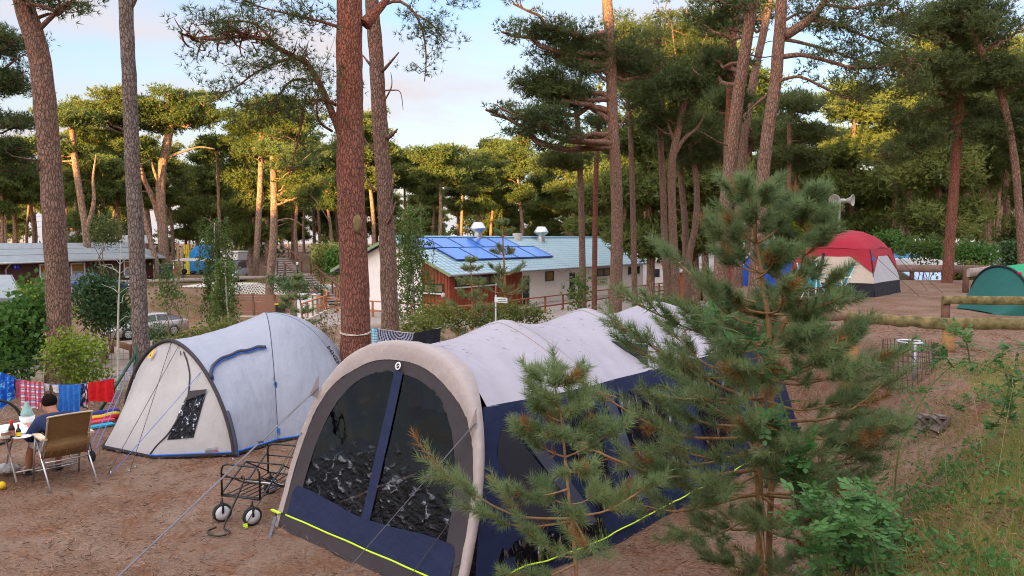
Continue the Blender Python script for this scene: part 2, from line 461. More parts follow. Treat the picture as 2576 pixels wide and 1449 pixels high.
pave = sstep(-12.7, -12.2, GX) * sstep(41, 43, GY) * sstep(76, 72, GY) * (td < -1) * .9
pave = np.maximum(pave, sstep(30, 34, GY) * sstep(47, 44, GY) * sstep(-9, -12, GX) * .55)
chip = sstep(58.5, 60, GY) * sstep(68, 66, GY) * sstep(-22, -20.5, GX) * sstep(-13.5, -14.5, GX)
cov = np.stack([np.clip(grass, 0, 1), np.clip(pave, 0, 1), np.clip(chip, 0, 1), np.ones_like(grass)], -1).reshape(-1, 4)
ca = g.data.attributes.new('cover', 'FLOAT_COLOR', 'POINT'); ca.data.foreach_set('color', cov.reshape(-1).astype(np.float32))

# ------------------------------------------------------------------ sky, sun, camera
SUN_EL, SUN_AZ = 2.2, 28.0       # the sun stands low behind the camera, to its left
w = bpy.data.worlds.new('World'); SC.world = w; w.use_nodes = True
nt = w.node_tree; bg = nt.nodes['Background']
sky = nt.nodes.new('ShaderNodeTexSky'); sky.sky_type = 'NISHITA'; sky.sun_disc = False
sun_dir = Vector((-math.sin(R(SUN_AZ)) * math.cos(R(SUN_EL)), -math.cos(R(SUN_AZ)) * math.cos(R(SUN_EL)), math.sin(R(SUN_EL))))
sky.sun_elevation = R(SUN_EL); sky.sun_rotation = math.atan2(sun_dir.x, sun_dir.y)
sky.air_density = 1.0; sky.dust_density = .6; sky.ozone_density = 1.2
t = nt.nodes.new('ShaderNodeTexCoord'); mp = nt.nodes.new('ShaderNodeMapping'); mp.inputs['Scale'].default_value = (1.1, 1.1, 4.6)
mp.inputs['Location'].default_value = (.4, 0, .13); mp.inputs['Rotation'].default_value = (.10, .13, 0)
nt.links.new(t.outputs['Generated'], mp.inputs[0])
cn = noise_n(nt, mp.outputs[0], 1.9, 7, .55)
mask = ramp(nt, cn, [(.38, (.25, .25, .25)), (.60, (1, 1, 1))])
sx = nt.nodes.new('ShaderNodeSeparateXYZ'); nt.links.new(t.outputs['Generated'], sx.inputs[0])
hor = nt.nodes.new('ShaderNodeMapRange'); hor.inputs[1].default_value = .02; hor.inputs[2].default_value = .30; hor.inputs[3].default_value = .9; hor.inputs[4].default_value = 0
nt.links.new(sx.outputs['Z'], hor.inputs[0])
mask = math_n(nt, 'MAXIMUM', mask, hor.outputs[0])
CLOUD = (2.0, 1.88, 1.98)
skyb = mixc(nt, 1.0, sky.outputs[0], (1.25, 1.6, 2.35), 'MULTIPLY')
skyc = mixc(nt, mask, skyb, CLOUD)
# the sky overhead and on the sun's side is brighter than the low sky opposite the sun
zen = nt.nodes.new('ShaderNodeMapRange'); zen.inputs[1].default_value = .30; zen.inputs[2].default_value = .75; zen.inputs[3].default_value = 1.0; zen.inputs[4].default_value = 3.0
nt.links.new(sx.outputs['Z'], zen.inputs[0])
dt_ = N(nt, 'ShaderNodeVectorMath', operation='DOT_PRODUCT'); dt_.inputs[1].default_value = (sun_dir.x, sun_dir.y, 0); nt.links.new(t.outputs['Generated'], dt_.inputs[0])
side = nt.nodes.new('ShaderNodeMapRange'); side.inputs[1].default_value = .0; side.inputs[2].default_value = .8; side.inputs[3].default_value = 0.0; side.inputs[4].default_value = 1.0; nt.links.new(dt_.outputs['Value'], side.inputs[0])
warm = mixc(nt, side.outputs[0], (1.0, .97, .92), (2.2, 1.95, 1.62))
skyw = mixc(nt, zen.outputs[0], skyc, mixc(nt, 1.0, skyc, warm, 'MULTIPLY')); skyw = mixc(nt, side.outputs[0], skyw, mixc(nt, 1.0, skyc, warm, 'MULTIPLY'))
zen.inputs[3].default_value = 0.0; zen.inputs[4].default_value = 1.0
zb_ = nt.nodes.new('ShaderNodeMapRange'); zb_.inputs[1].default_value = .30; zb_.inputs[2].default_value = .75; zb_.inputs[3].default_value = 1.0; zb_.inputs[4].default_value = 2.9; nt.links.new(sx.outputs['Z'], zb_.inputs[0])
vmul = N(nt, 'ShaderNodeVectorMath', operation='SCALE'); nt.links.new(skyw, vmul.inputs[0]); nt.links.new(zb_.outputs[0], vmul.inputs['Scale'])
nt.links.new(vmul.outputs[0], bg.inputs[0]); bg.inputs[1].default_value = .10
sl = bpy.data.lights.new('sun', 'SUN'); sl.energy = 5.0; sl.angle = R(.5); sl.color = (1.0, .62, .23)
so = bpy.data.objects.new('sun', sl); COL.objects.link(so); so.rotation_euler = (-sun_dir).to_track_quat('-Z', 'Y').to_euler(); so.location = sun_dir * 60

cam = bpy.data.cameras.new('camera'); co = bpy.data.objects.new('camera', cam); COL.objects.link(co)
cam.sensor_width = 36; cam.lens = 36 * FPX / 2576; cam.clip_end = 2000; cam.clip_start = .05
co.location = (0, 0, EYE); co.rotation_euler = (R(90) - TH, 0, 0); SC.camera = co
SC.view_settings.view_transform = 'Standard'; SC.view_settings.look = 'None'; SC.view_settings.gamma = 1
SC.view_settings.exposure = 2.1
SC.cycles.max_bounces = 6; SC.cycles.transparent_max_bounces = 12; SC.cycles.diffuse_bounces = 3; SC.cycles.use_denoising = True
SC.cycles.pixel_filter_type = 'BLACKMAN_HARRIS'; SC.cycles.filter_width = 1.05; SC.cycles.denoising_prefilter = 'NONE'
SC.cycles.caustics_reflective = False; SC.cycles.caustics_refractive = False
# ------------------------------------------------------------------ pines
def rdir(n, up=0.0):
    d = rng.normal(size=(n, 3)); d[:, 2] += up
    return d / (np.linalg.norm(d, axis=1, keepdims=True) + 1e-9)
def tuft_cloud(mb, pads, per, blades, L, W, mat=0, up=.5):
    """pads: (centre, (rx, ry, rz)); flattened clouds of needle tufts"""
    C, Dv = [], []
    for c, r in pads:
        n = max(3, int(per * r[0] * r[1] / .36)); k = max(2, int(n / 6.5))
        s = rdir(k) * (rng.random((k, 1)) ** .4); s[:, 2] = np.where(s[:, 2] < -.3, -s[:, 2] * .6, s[:, 2])
        s = s * np.array(r) * 1.12; idx = rng.integers(0, k, n); o = rng.normal(size=(n, 3)) * (.13 * r[0] + .25 * L) * np.array([1, 1, .6])
        C.append(s[idx] + o + np.array(c)); Dv.append(o / (np.linalg.norm(o, axis=1, keepdims=True) + 1e-9))
    if not C: return
    C = np.repeat(np.concatenate(C), blades, axis=0); Dv = np.repeat(np.concatenate(Dv), blades, axis=0)
    n = len(C); d = Dv * .8 + rng.normal(size=(n, 3)) * .6 + np.array([0, 0, up * .7]); d /= np.linalg.norm(d, axis=1, keepdims=True) + 1e-9
    mb.blades(C, d, L * rng.uniform(.6, 1.25, n), W * rng.uniform(.7, 1.3, n), mat)
def limb_curve(a, b, sag=.18, wig=.12, n=7):
    a, b = Vector(a), Vector(b); L = (b - a).length; out = []
    s = rnd.random() * 50
    for i in range(n):
        f = i / (n - 1); p = a.lerp(b, f)
        env = math.sin(math.pi * f)
        p.z -= sag * L * env * (1 if f < .5 else .8)
        p += Vector((nz(s + f * 3, 1), nz(s + f * 3, 7), nz(s + f * 3, 13))) * wig * L * env
        out.append(p)
    return out
def crown(mbw, mbl, trunk, rads, blobs, per, blades, L, W, n_limb=7, pads_per=7, pad=(.55, .2), tw=1.0, dead=3, fmat=0):
    """trunk: points; blobs: (centre, radii) volumes that the foliage fills; woods go to mbw, needles to mbl"""
    pads = []
    for c, r in blobs:
        c = Vector(c)
        for k in range(n_limb):
            a = 2 * math.pi * (k + rnd.random() * .7) / n_limb
            q = rnd.uniform(.35, .9); zz = rnd.uniform(-.65, .75)
            e = c + Vector((math.cos(a) * r[0] * q, math.sin(a) * r[1] * q, zz * r[2] * math.sqrt(max(.1, 1 - q * q * .6))))
            # attach to the trunk below
            hd = [(p - Vector((e.x, e.y, e.z - .35 * (Vector((p.x - e.x, p.y - e.y, 0)).length)))).length for p in trunk]
            i = int(np.argmin(hd)); i = min(i, len(trunk) - 2)
            a0 = trunk[i].lerp(trunk[i + 1], rnd.random() * .5)
            lc = limb_curve(a0, e, sag=rnd.uniform(.02, .14), wig=.22, n=9)
            r0 = min(rads[i] * .55, .02 + .022 * (e - a0).length) * tw
            mbw.tube(lc, [r0 * (1 - .78 * t / 8) for t in range(9)], 6, caps=False)
            for j in range(pads_per):
                t = rnd.uniform(.45, 1.0); k0 = min(int(t * 8), 7)
                b0 = lc[k0].lerp(lc[k0 + 1], t * 8 - k0)
                s = pad[0] * rnd.choice((.45, .6, .8, 1.0, 1.25)) * rnd.uniform(.85, 1.15)
                off = Vector((rnd.gauss(0, 1) * r[0] * .26, rnd.gauss(0, 1) * r[1] * .26, rnd.gauss(.25, .6) * r[2] * .3))
                pc = b0 + off
                mbw.tube(limb_curve(b0, pc, .05, .3, 5), [r0 * .32, r0 * .27, r0 * .2, r0 * .15, r0 * .08], 4, caps=False)
                # twigs fan out from the end of the branch
                pads.append((pc, (s, s, s * pad[1] / pad[0] * rnd.uniform(.6, 1.9))))
    tuft_cloud(mbl, pads, per, blades, L, W, fmat)
    for k in range(dead):
        i = rnd.randrange(max(1, len(trunk) // 3), max(2, len(trunk) - 2)); a = rnd.random() * 6.28
        ln = rnd.uniform(.5, 1.6); p = trunk[i]
        mbw.tube(limb_curve(p, p + Vector((math.cos(a) * ln, math.sin(a) * ln, rnd.uniform(-.1, .5) * ln)), .05, .35, 6), [rads[i] * .16, rads[i] * .13, rads[i] * .11, rads[i] * .08, rads[i] * .06, .004], 4, caps=False)
def trunk_tube(mb, pts, rads, seg=14, n=36, wob=.06, flare=True, seed=0):
    P = spline(pts, n); Rr = np.interp(np.linspace(0, 1, n), np.linspace(0, 1, len(rads)), rads)
    if flare: Rr = Rr * (1 + .35 * np.exp(-np.arange(n) / n * 16))
    mb.tube(P, list(Rr), seg, wob=wob, seed=seed); return P, list(Rr)

# ---- forest prototypes
def forest_pine(seed, H, kind):
    global rnd, rng
    rnd = random.Random(seed); rng = np.random.default_rng(seed)
    t = thing('pine_tree', 'forest pine', 'tree')
    w = MB(); l = MB()
    lean = rnd.uniform(-.5, .5)
    pts = [(0, 0, -.4), (lean * .3 + rnd.gauss(0, .12), rnd.gauss(0, .12), H * .3), (lean * .7 + rnd.gauss(0, .25), rnd.gauss(0, .2), H * .6), (lean, 0, H * .82), (lean * 1.1, 0, H * .97)]
    P, Rr = trunk_tube(w, pts, [.21, .19, .155, .10, .03], 8, 22, .04, seed=seed)
    if kind == 'umbrella':
        blobs = [((lean, 0, H * .90), (2.6, 2.6, H * .075)), ((lean * .8, 0, H * .76), (2.0, 2.0, H * .05))]
        crown(w, l, P, Rr, blobs, 60, 4, .30, .082, 10, 8, (.75, .38), 1.5)
    elif kind == 'tall':
        blobs = [((lean, 0, H * .88), (1.7, 1.7, H * .10)), ((lean * .8, 0, H * .70), (2.1, 2.1, H * .08)), ((lean * .6, 0, H * .55), (1.7, 1.7, H * .05))]
        crown(w, l, P, Rr, blobs, 55, 4, .30, .082, 8, 7, (.75, .38), 1.4)
    elif kind == 'full':
        blobs = [((lean, 0, H * .88), (1.5, 1.5, H * .1)), ((lean * .7, 0, H * .68), (2.2, 2.2, H * .1)), ((lean * .5, 0, H * .46), (2.3, 2.3, H * .09)), ((lean * .3, 0, H * .28), (1.9, 1.9, H * .06))]
        crown(w, l, P, Rr, blobs, 55, 4, .31, .085, 8, 7, (.85, .45), 1.2)
    else:
        blobs = [((lean + .3, 0, H * .86), (1.5, 1.5, H * .09)), ((lean * .8 - .8, .3, H * .7), (1.3, 1.3, H * .06))]
        crown(w, l, P, Rr, blobs, 60, 4, .30, .082, 7, 6, (.7, .36), 1.5, dead=9)
    w.build('trunk', BARK_FAR, t); l.build('crown', NEEDLE_FAR, t)
    return t
PROTO = [forest_pine(100 + i, h, k) for i, (h, k) in enumerate([(13.5, 'umbrella'), (14.5, 'tall'), (13.0, 'full'), (15.0, 'tall'), (12.5, 'thin'), (14.0, 'umbrella'), (10.5, 'full'), (13.5, 'thin'), (14.2, 'full')])]
frnd = random.Random(5)
used = set(); spots = []
def clear_of(x, y):
    # keep trunks out of the shower building, hut, van pitch and steps
    bx, by = x + 4, y - 48; s_ = bx * .58 + by * .81; t_ = -bx * .81 + by * .58
    if -4 < s_ < 33 and -6 < t_ < 15: return False
    if x < -12 and y < 72: return False
    return all((x - a) ** 2 + (y - b) ** 2 > 7.5 for a, b in spots)
tries = 0
FAR_SPOTS = []
while len(spots) < 225 and tries < 12000:
    tries += 1
    y = 64 + 100 * frnd.random() ** .8; x = frnd.uniform(-.76, .76) * y
    if x > 14 and y < 58: continue
    if not clear_of(x, y): continue
    spots.append((x, y))
for k in range(46):                       # the continuous front rank behind the white building and the hut
    y = frnd.uniform(80, 104); x = (-.66 + .88 * k / 45) * y + frnd.uniform(-1.2, 1.2)
    if clear_of(x, y): spots.append((x, y))
for x in np.arange(9, 42, 3.1):            # nearer pines of the right-hand side, beyond the caravans
    for k in range(2):
        px_, py_ = x + frnd.uniform(-1.4, 1.4), frnd.uniform(47, 63)
        if clear_of(px_, py_): spots.append((px_, py_))
LBL = {'umbrella': 'flat-topped forest pine with a bare trunk in the far wood', 'tall': 'tall slim pine with layered crown in the far wood',
       'full': 'bushy green pine with foliage low down its trunk in the far wood', 'thin': 'sparse thin pine with many dead side twigs in the far wood'}
KIND = ['umbrella', 'tall', 'full', 'tall', 'thin', 'umbrella', 'full', 'thin', 'full']
for n, (x, y) in enumerate(spots):
    i = frnd.choice([0, 1, 1, 3, 3, 4, 5, 7, 2, 8, 1, 3])
    if y > 110 and frnd.random() < .5: i = frnd.choice([2, 6, 8])
    sc = frnd.uniform(.8, 1.06) if y > 63.5 else frnd.uniform(1.0, 1.25)
    if abs(x / y) < .35: sc *= 1.12
    p = PROTO[i]; first = i not in used
    loc = (x, y, tz(x, y) - .05); rz = frnd.random() * 6.28
    if first:
        used.add(i); r = p; r.location = loc; r.rotation_euler = (0, 0, rz); r.scale = (sc,) * 3
    else: r = dup(p, loc, rz, sc)
    r['label'] = LBL[KIND[i]]; r['group'] = {'umbrella': 'flat-topped pines of the far wood', 'tall': 'slim layered pines of the far wood', 'full': 'bushy pines of the far wood', 'thin': 'sparse pines of the far wood'}[KIND[i]]
# deep forest behind the countable trees
rng = np.random.default_rng(77); rnd = random.Random(77)
dl = MB(); dw = MB(); pads = []
for k in range(80):
    y = rnd.uniform(165, 235); x = rnd.uniform(-.85, .85) * y; H = rnd.uniform(8, 14)
    dw.tube([(x, y, -1), (x + rnd.gauss(0, .4), y, H * .5), (x, y, H)], [.22, .17, .05], 5, caps=False)
    for j in range(9):
        f = rnd.uniform(.22, 1.0)
        pads.append((Vector((x + rnd.gauss(0, 1.3), y + rnd.gauss(0, 1.3), H * f)), (1.5, 1.5, .55)))
tuft_cloud(dl, pads, 6, 3, .8, .4)
fo = dl.build('distant_forest', NEEDLE_FAR); struct(fo, 'stuff')
fw = dw.build('distant_tree_trunks', BARK_FAR); struct(fw, 'stuff')

# ---- individual pines, placed where the photo shows them
def pine(path, d, wpx, label, blobs=(), bark=None, up=None, n_limb=6, pads_per=7, per=80, blades=5, L=.15, W=.02, pad=(.42, .16), seg=16, n=44, wob=.05, dead=3, base=None, limbs=(), leaf=None, tw=1.0, cat='tree', group=None, name='pine_tree', extra=None, rings=None):
    """path: trunk pixels from the top of the frame to the lowest visible point; the trunk goes on to the ground and above the frame"""
    global rnd, rng
    sd = int(path[0][0] * 7 + path[-1][1]); rnd = random.Random(sd); rng = np.random.default_rng(sd)
    T = [at(u, v, d) for u, v in path][::-1]
    lowp = T[0]; zb = tz(lowp.x, lowp.y) - .25
    dirn = (T[0] - T[1]); 
    if lowp.z > zb + .1:
        k = (lowp.z - zb); T = [Vector((lowp.x + dirn.x / max(.5, -dirn.z) * k * .5, lowp.y, zb))] + T
    if up:
        top = T[-1]; s = (T[-1] - T[-2]).normalized()
        T += [top + Vector((s.x * up * .5, s.y * up * .5 + .2, up * .55)), top + Vector((s.x * up * .7 + .2, .3, up))]
    r = wpx / FPX * d / 2
    rads = [r * 1.08] + [r * (1 - .25 * i / max(1, len(T) - 2)) for i in range(len(T) - 1)]
    if up: rads[-1] = r * .25; rads[-2] = r * .6
    root = thing(name, label, cat, (T[0].x, T[0].y, zb + .25), group)
    w = MB(); l = MB()
    P, Rr = trunk_tube(w, T, rads, seg, n, wob, seed=sd % 97)
    B = []
    for u, v, ru, rv, dd in blobs:
        c = at(u, v, d + dd); s = (d + dd) / FPX
        B.append((c, (ru * s, ru * s * .9, rv * s)))
    if B: crown(w, l, P, Rr, B, per, blades, L, W, n_limb, pads_per, pad, tw, dead)
    pads = []
    for lp in limbs:      # explicit boughs: ([(u,v,depth offset)...], r0 px, pads per end, spread px)
        pts = [at(u, v, d + o) for u, v, o in lp[0]]
        c = spline(pts, 14); r0 = lp[1] / FPX * d / 2
        w.tube(c, [r0 * (1 - .75 * i / 13) for i in range(14)], 8, wob=.08, wf=5, caps=True)
        if len(lp) > 2 and lp[2]:
            for j in range(lp[2]):
                t = rnd.uniform(lp[4] if len(lp) > 4 else .3, 1) * 12.99; k0 = int(t); b0 = c[k0].lerp(c[k0 + 1], t - k0)
                s = lp[3] / FPX * d
                pc = b0 + Vector((rnd.gauss(0, s), rnd.gauss(0, s), rnd.gauss(.15, .75) * s))
                tcv = limb_curve(b0, pc, .08, .35, 6)
                w.tube(tcv, [r0 * .3, r0 * .25, r0 * .2, r0 * .15, r0 * .1, .003], 4, caps=False)
                q = pad[0] * rnd.uniform(.55, 1.1)
                pads.append((pc, (q, q, q * .45)))
                if rnd.random() < .6: pads.append((tcv[3], (q * .7, q * .7, q * .3)))
    if pads: tuft_cloud(l, pads, per, blades, L, W)
    w.build('trunk', bark or BARK_NEAR, root)
    if l.n: l.build('crown', leaf or NEEDLE_MID, root)
    return root
# ------------------------------------------------------------------ the pines one can tell apart
pine([(58, 0), (100, 150), (125, 400), (140, 620), (150, 845), (142, 985)], 15, 57, 'thick scaly pine trunk leaning left at the left edge, beside the brown hut', blobs=[(130, -35, 120, 48, -.3)], up=4, n=90, seg=22, wob=.10, per=70, n_limb=5, pads_per=6, dead=5)
pine([(317, 0), (325, 200), (335, 450), (345, 650), (355, 870)], 14, 39, 'dark straight pine trunk forking at the very top, in front of the grey car', up=3, n=80, seg=20, wob=.09, bark=bark_mat('grey_pine_bark', (.20, .15, .125), (.22, .14, .10), 6, 12, sc=1.6),
     limbs=[([(319, 22, 0), (333, 2, 0), (352, -40, 0), (375, -120, 0)], 26)], dead=4)
pine([(880, 0), (880, 250), (883, 500), (892, 700), (895, 885)], 12.7, 74, 'biggest red-brown pine trunk with an oval scar, tied with a clothes line', up=4, n=100, seg=26, wob=.07, bark=BARK_RED, per=56, blades=7, L=.11, W=.011, pad=(.26, .11),
     limbs=[([(856, 335, .1), (840, 295, .2), (815, 235, .3), (775, 160, .3), (722, 135, .2), (660, 97, 0), (600, 92, -.2), (520, 100, -.3), (455, 85, -.4)], 20, 70, 38, .3),
            ([(745, 148, .3), (700, 155, 0), (640, 185, -.2), (585, 225, -.4), (540, 235, -.5)], 8, 34, 32, .15),
            ([(700, 120, .2), (640, 60, .3), (560, 55, .2), (490, 65, .1)], 8, 30, 30, .2),
            ([(858, 70, .2), (810, 55, .2), (750, 40, .3), (670, 22, .1), (610, 0, 0)], 9, 42, 34, .2),
            ([(770, 200, .3), (730, 205, .1), (690, 250, -.1), (640, 262, -.2), (590, 260, -.3)], 7, 24, 28, .2),
            ([(846, 265, .2), (811, 250, .2), (765, 266, .1), (757, 317, 0), (741, 388, 0), (728, 440, 0)], 9, 26, 34, .1),
            ([(760, 268, .1), (700, 280, 0), (650, 290, -.1)], 6, 26, 30, .1),
            ([(835, 330, .2), (800, 300, -.2), (800, 230, -.4), (815, 160, -.5)], 7, 18, 30, .2),
            ([(918, 62, 0), (945, 30, .1), (972, 0, .2), (1010, -60, .3)], 34)], dead=2)
sc_ = at(898, 563, 12.7 - .235)
tp = MB().lathe([(.001, .02), (.05, .02), (.068, .008), (.08, -.02)], seg=18, M=Matrix.Rotation(R(90), 3, 'X') @ Matrix.Diagonal((1, 1.95, 1)), c=sc_)
_tr = [o for o in SC.objects if o.get('label', '').startswith('biggest red-brown')][0]
tp.build('trunk_scar', PM('scar_wood', (.16, .115, .05), .9, .3, 14, bump=.4), _tr)
pine([(935, 0), (945, 120), (950, 220), (957, 330), (968, 480), (975, 620), (981, 805)], 16, 42, 'second pine trunk with broken dead branch stubs, just right of the biggest trunk', up=4, n=90, seg=18, wob=.10, per=56, blades=7, L=.11, W=.011, pad=(.26, .1),
     limbs=[([(954, 185, 0), (975, 165, -.2), (1003, 132, -.4)], 12), ([(968, 349, 0), (985, 340, -.2), (1000, 324, -.3)], 14), ([(960, 229, 0), (985, 227, -.2), (1007, 232, -.3), (1014, 276, -.3)], 5),
            ([(962, 262, 0), (982, 226, -.2), (986, 205, -.2), (983, 182, -.3)], 5), ([(940, 172, 0), (925, 155, -.1), (912, 138, -.1)], 10), ([(945, 380, 0), (925, 362, 0), (908, 335, 0)], 9),
            ([(972, 520, 0), (986, 480, -.2), (990, 425, -.2)], 10), ([(972, 565, -.1), (985, 545, -.3), (996, 505, -.4)], 11), ([(962, 490, 0), (935, 470, -.1), (912, 425, -.1)], 9),
            ([(950, 20, 0), (1000, 2, -.2), (1040, 30, -.3), (1062, 75, -.3), (1072, 140, -.4), (1068, 205, -.4)], 9, 30, 24, .35),
            ([(1045, 35, -.3), (1085, 60, -.4), (1115, 95, -.5), (1128, 105, -.5)], 5, 20, 20, .1), ([(960, -10, 0), (1040, -25, -.2), (1110, -10, -.3), (1150, 0, -.4)], 8, 22, 24, .2)], dead=5)

MG = 'slender pines standing in front of the shower building'
pine([(1527, 0), (1537, 150), (1541, 300), (1550, 450), (1552, 600), (1548, 765)], 28, 31, 'tallest wide-crowned brown pine in front of the right half of the white building', up=5, bark=BARK_NEAR,
     blobs=[(1310, 55, 78, 62, 0), (1282, 285, 82, 34, -1), (1335, 212, 55, 30, 0), (1435, 140, 85, 62, .5), (1620, 130, 90, 80, 1)], per=85, blades=5, L=.18, W=.026, n_limb=6, pads_per=9, pad=(.5, .2), tw=1.3,
     limbs=[([(1536, 307, 0), (1500, 275, 0), (1450, 225, 0), (1395, 200, 0), (1340, 190, 0)], 17, 14, 26, .5), ([(1552, 330, 0), (1570, 300, 0), (1590, 275, 0)], 7), ([(1540, 215, 0), (1500, 180, 0), (1460, 130, .3), (1450, 120, .3)], 9)])
pine([(1450, 270), (1458, 400), (1463, 550), (1467, 775)], 31, 17, 'leftmost thin pine trunk in front of the white building wall', blobs=[(1435, 235, 70, 40, 0), (1400, 395, 50, 22, 0)], per=80, blades=5, L=.18, W=.026, n_limb=5, pads_per=7, pad=(.5, .18), group=None)
pine([(1507, 310), (1500, 420), (1497, 560), (1495, 775)], 33, 14, 'thin crooked reddish pine between the tallest trunk and the leftmost one', blobs=[(1500, 300, 38, 34, 0)], per=80, blades=5, L=.18, W=.026, n_limb=5, pads_per=5, pad=(.45, .18), bark=BARK_RED)
pine([(1577, 235), (1585, 320), (1591, 480), (1597, 755)], 34, 15, 'thin pine in front of the right end window of the white building', blobs=[(1640, 215, 75, 70, 0), (1560, 120, 60, 60, .5)], per=95, blades=5, L=.19, W=.028, n_limb=6, pads_per=7, pad=(.55, .2))
pine([(1655, 230), (1660, 330), (1668, 480), (1673, 640), (1678, 722)], 35, 18, 'slim pine at the left of the trunk cluster right of the white building', blobs=[(1600, 60, 85, 60, 0), (1680, 130, 90, 60, .5), (1620, 190, 80, 45, 1)], per=95, blades=5, L=.19, W=.028, n_limb=6, pads_per=8, pad=(.55, .2))
pine([(1722, 250), (1704, 335), (1690, 420), (1692, 560), (1700, 722)], 33, 22, 'bent pine forking at half height in the trunk cluster right of the white building', blobs=[(1760, 60, 95, 65, 0), (1735, 200, 80, 60, -.5), (1650, 290, 70, 45, .5), (1700, 20, 80, 50, 1)], per=95, blades=5, L=.19, W=.028, n_limb=6, pads_per=8, pad=(.55, .2),
     limbs=[([(1696, 390, 0), (1720, 350, 0), (1755, 320, .2), (1775, 280, .2)], 13), ([(1697, 360, 0), (1680, 310, 0), (1668, 260, 0)], 10)])
pine([(1708, 400), (1716, 480), (1724, 580), (1726, 722)], 38, 18, 'leaning pine trunk in the middle of the trunk cluster right of the white building', blobs=[(1700, 330, 60, 50, 0)], per=95, blades=5, L=.2, W=.03, n_limb=5, pads_per=6, pad=(.55, .2))
pine([(1736, 360), (1752, 460), (1750, 560), (1735, 640), (1728, 725)], 37, 18, 'bowed pine trunk at the right of the trunk cluster right of the white building', blobs=[(1790, 320, 70, 55, 0), (1770, 400, 50, 30, .4)], per=95, blades=5, L=.2, W=.03, n_limb=6, pads_per=7, pad=(.55, .2))
pine([(1893, 0), (1872, 141), (1847, 317), (1826, 508), (1815, 640)], 20, 33, 'tall pine leaning right, left one of the pair behind the big sapling', up=4, blobs=[(1800, 30, 80, 50, 1), (1770, 160, 60, 50, 2)], per=85, blades=5, L=.17, W=.026, n_limb=5, pads_per=8, pad=(.42, .16), n=70, seg=18, wob=.07)
pine([(1853, 0), (1842, 123), (1837, 247), (1830, 400), (1828, 600)], 23, 21, 'red upper pine trunk standing just behind the pair at the big sapling', up=4, bark=BARK_RED, limbs=[([(1846, 110, 0), (1825, 60, 0), (1808, 0, 0)], 14)], blobs=[(1840, 250, 50, 60, 1)], per=70, blades=5, L=.17, W=.026, pad=(.42, .16))
pine([(1925, 60), (1900, 176), (1879, 300), (1865, 423), (1858, 600)], 25, 22, 'grey pine trunk between the leaning pair, partly hidden behind them', up=3, blobs=[(1905, 330, 45, 50, 1), (1890, 30, 60, 40, 1)], per=70, blades=5, L=.17, W=.026, pad=(.42, .16))
pine([(1966, 0), (1959, 106), (1950, 212), (1929, 353), (1913, 508), (1905, 640)], 19, 33, 'pine with long dark boughs reaching right, right one of the pair behind the big sapling', up=4, per=80, blades=6, L=.14, W=.018, pad=(.34, .13), n=70, seg=18, wob=.07,
     limbs=[([(1970, 92, 0), (2017, 63, 0), (2060, 25, 0), (2080, -20, 0), (2100, -90, 0)], 27), ([(1958, 145, 0), (2000, 138, -.2), (2034, 141, -.3), (2087, 155, -.4), (2140, 169, -.5), (2221, 169, -.6), (2264, 148, -.7), (2303, 148, -.8)], 13, 26, 34, .5),
            ([(1960, 100, 0), (1992, 102, 0), (2063, 120, .2), (2122, 138, .3), (2193, 162, .4), (2260, 130, .4)], 11, 30, 36, .4), ([(1955, 205, 0), (1985, 196, -.2), (2017, 194, -.3), (2070, 219, -.3), (2140, 250, -.4), (2176, 226, -.4), (2230, 195, -.4)], 10, 18, 22, .5),
            ([(2040, 50, 0), (2100, 60, .2), (2170, 90, .3), (2240, 120, .4), (2285, 200, .4), (2290, 250, .4)], 9, 40, 40, .2), ([(2070, 10, 0), (2140, 20, .2), (2220, 10, .2), (2290, 40, .2)], 9, 44, 42, .1),
            ([(1950, 225, 0), (1910, 255, .1), (1872, 289, .2)], 10), ([(1962, 60, 0), (2020, 30, .5), (2080, 50, .6), (2130, 75, .6)], 8, 24, 32, .2)], dead=4)
pine([(1985, 250), (1985, 400), (1979, 560), (1975, 660)], 36, 14, 'thin straight pine behind the red and white tent\'s left side', blobs=[(2025, 265, 75, 62, 0), (2060, 330, 45, 30, .5), (1990, 400, 60, 30, .5)], per=100, blades=5, L=.19, W=.028, n_limb=6, pads_per=8, pad=(.55, .2))
pine([(2425, 60), (2416, 200), (2408, 340), (2400, 470), (2393, 560), (2383, 702)], 28, 25, 'orange-barked pine at the plank fence beside the caravan', up=3, bark=BARK_RED, blobs=[(2400, 70, 105, 70, 0), (2310, 40, 80, 45, 0), (2420, 200, 80, 60, .5), (2340, 180, 75, 45, -1)], per=105, blades=5, L=.17, W=.024, n_limb=7, pads_per=8, pad=(.48, .19),
     limbs=[([(2405, 270, 0), (2360, 270, -.3), (2310, 285, -.6), (2255, 300, -.8)], 10, 26, 26, .25), ([(2402, 330, 0), (2350, 350, -.4), (2290, 370, -.7), (2215, 390, -.8)], 10, 30, 22, .3), ([(2410, 300, 0), (2450, 280, .2), (2500, 290, .3)], 8, 16, 26, .2)])
pine([(2470, 130), (2500, 190), (2530, 280), (2552, 400), (2566, 560), (2572, 690)], 27, 19, 'dark bent pine at the right edge of the picture above the green tent', up=3, blobs=[(2510, 50, 95, 60, 0), (2545, 190, 60, 45, -.5), (2470, 330, 70, 40, 1), (2560, 330, 40, 60, .5)], per=105, blades=5, L=.17, W=.024, n_limb=6, pads_per=8, pad=(.48, .19))
pine([(-60, 60), (-55, 200), (-50, 420), (-45, 720)], 30, 26, 'dark pine crown cut by the left edge of the picture', up=3, blobs=[(25, 90, 85, 48, -.5), (35, 205, 60, 45, 0), (10, 300, 90, 42, .3), (40, 380, 70, 40, .5)], per=75, blades=5, L=.18, W=.026, n_limb=7, pads_per=9, pad=(.5, .2))
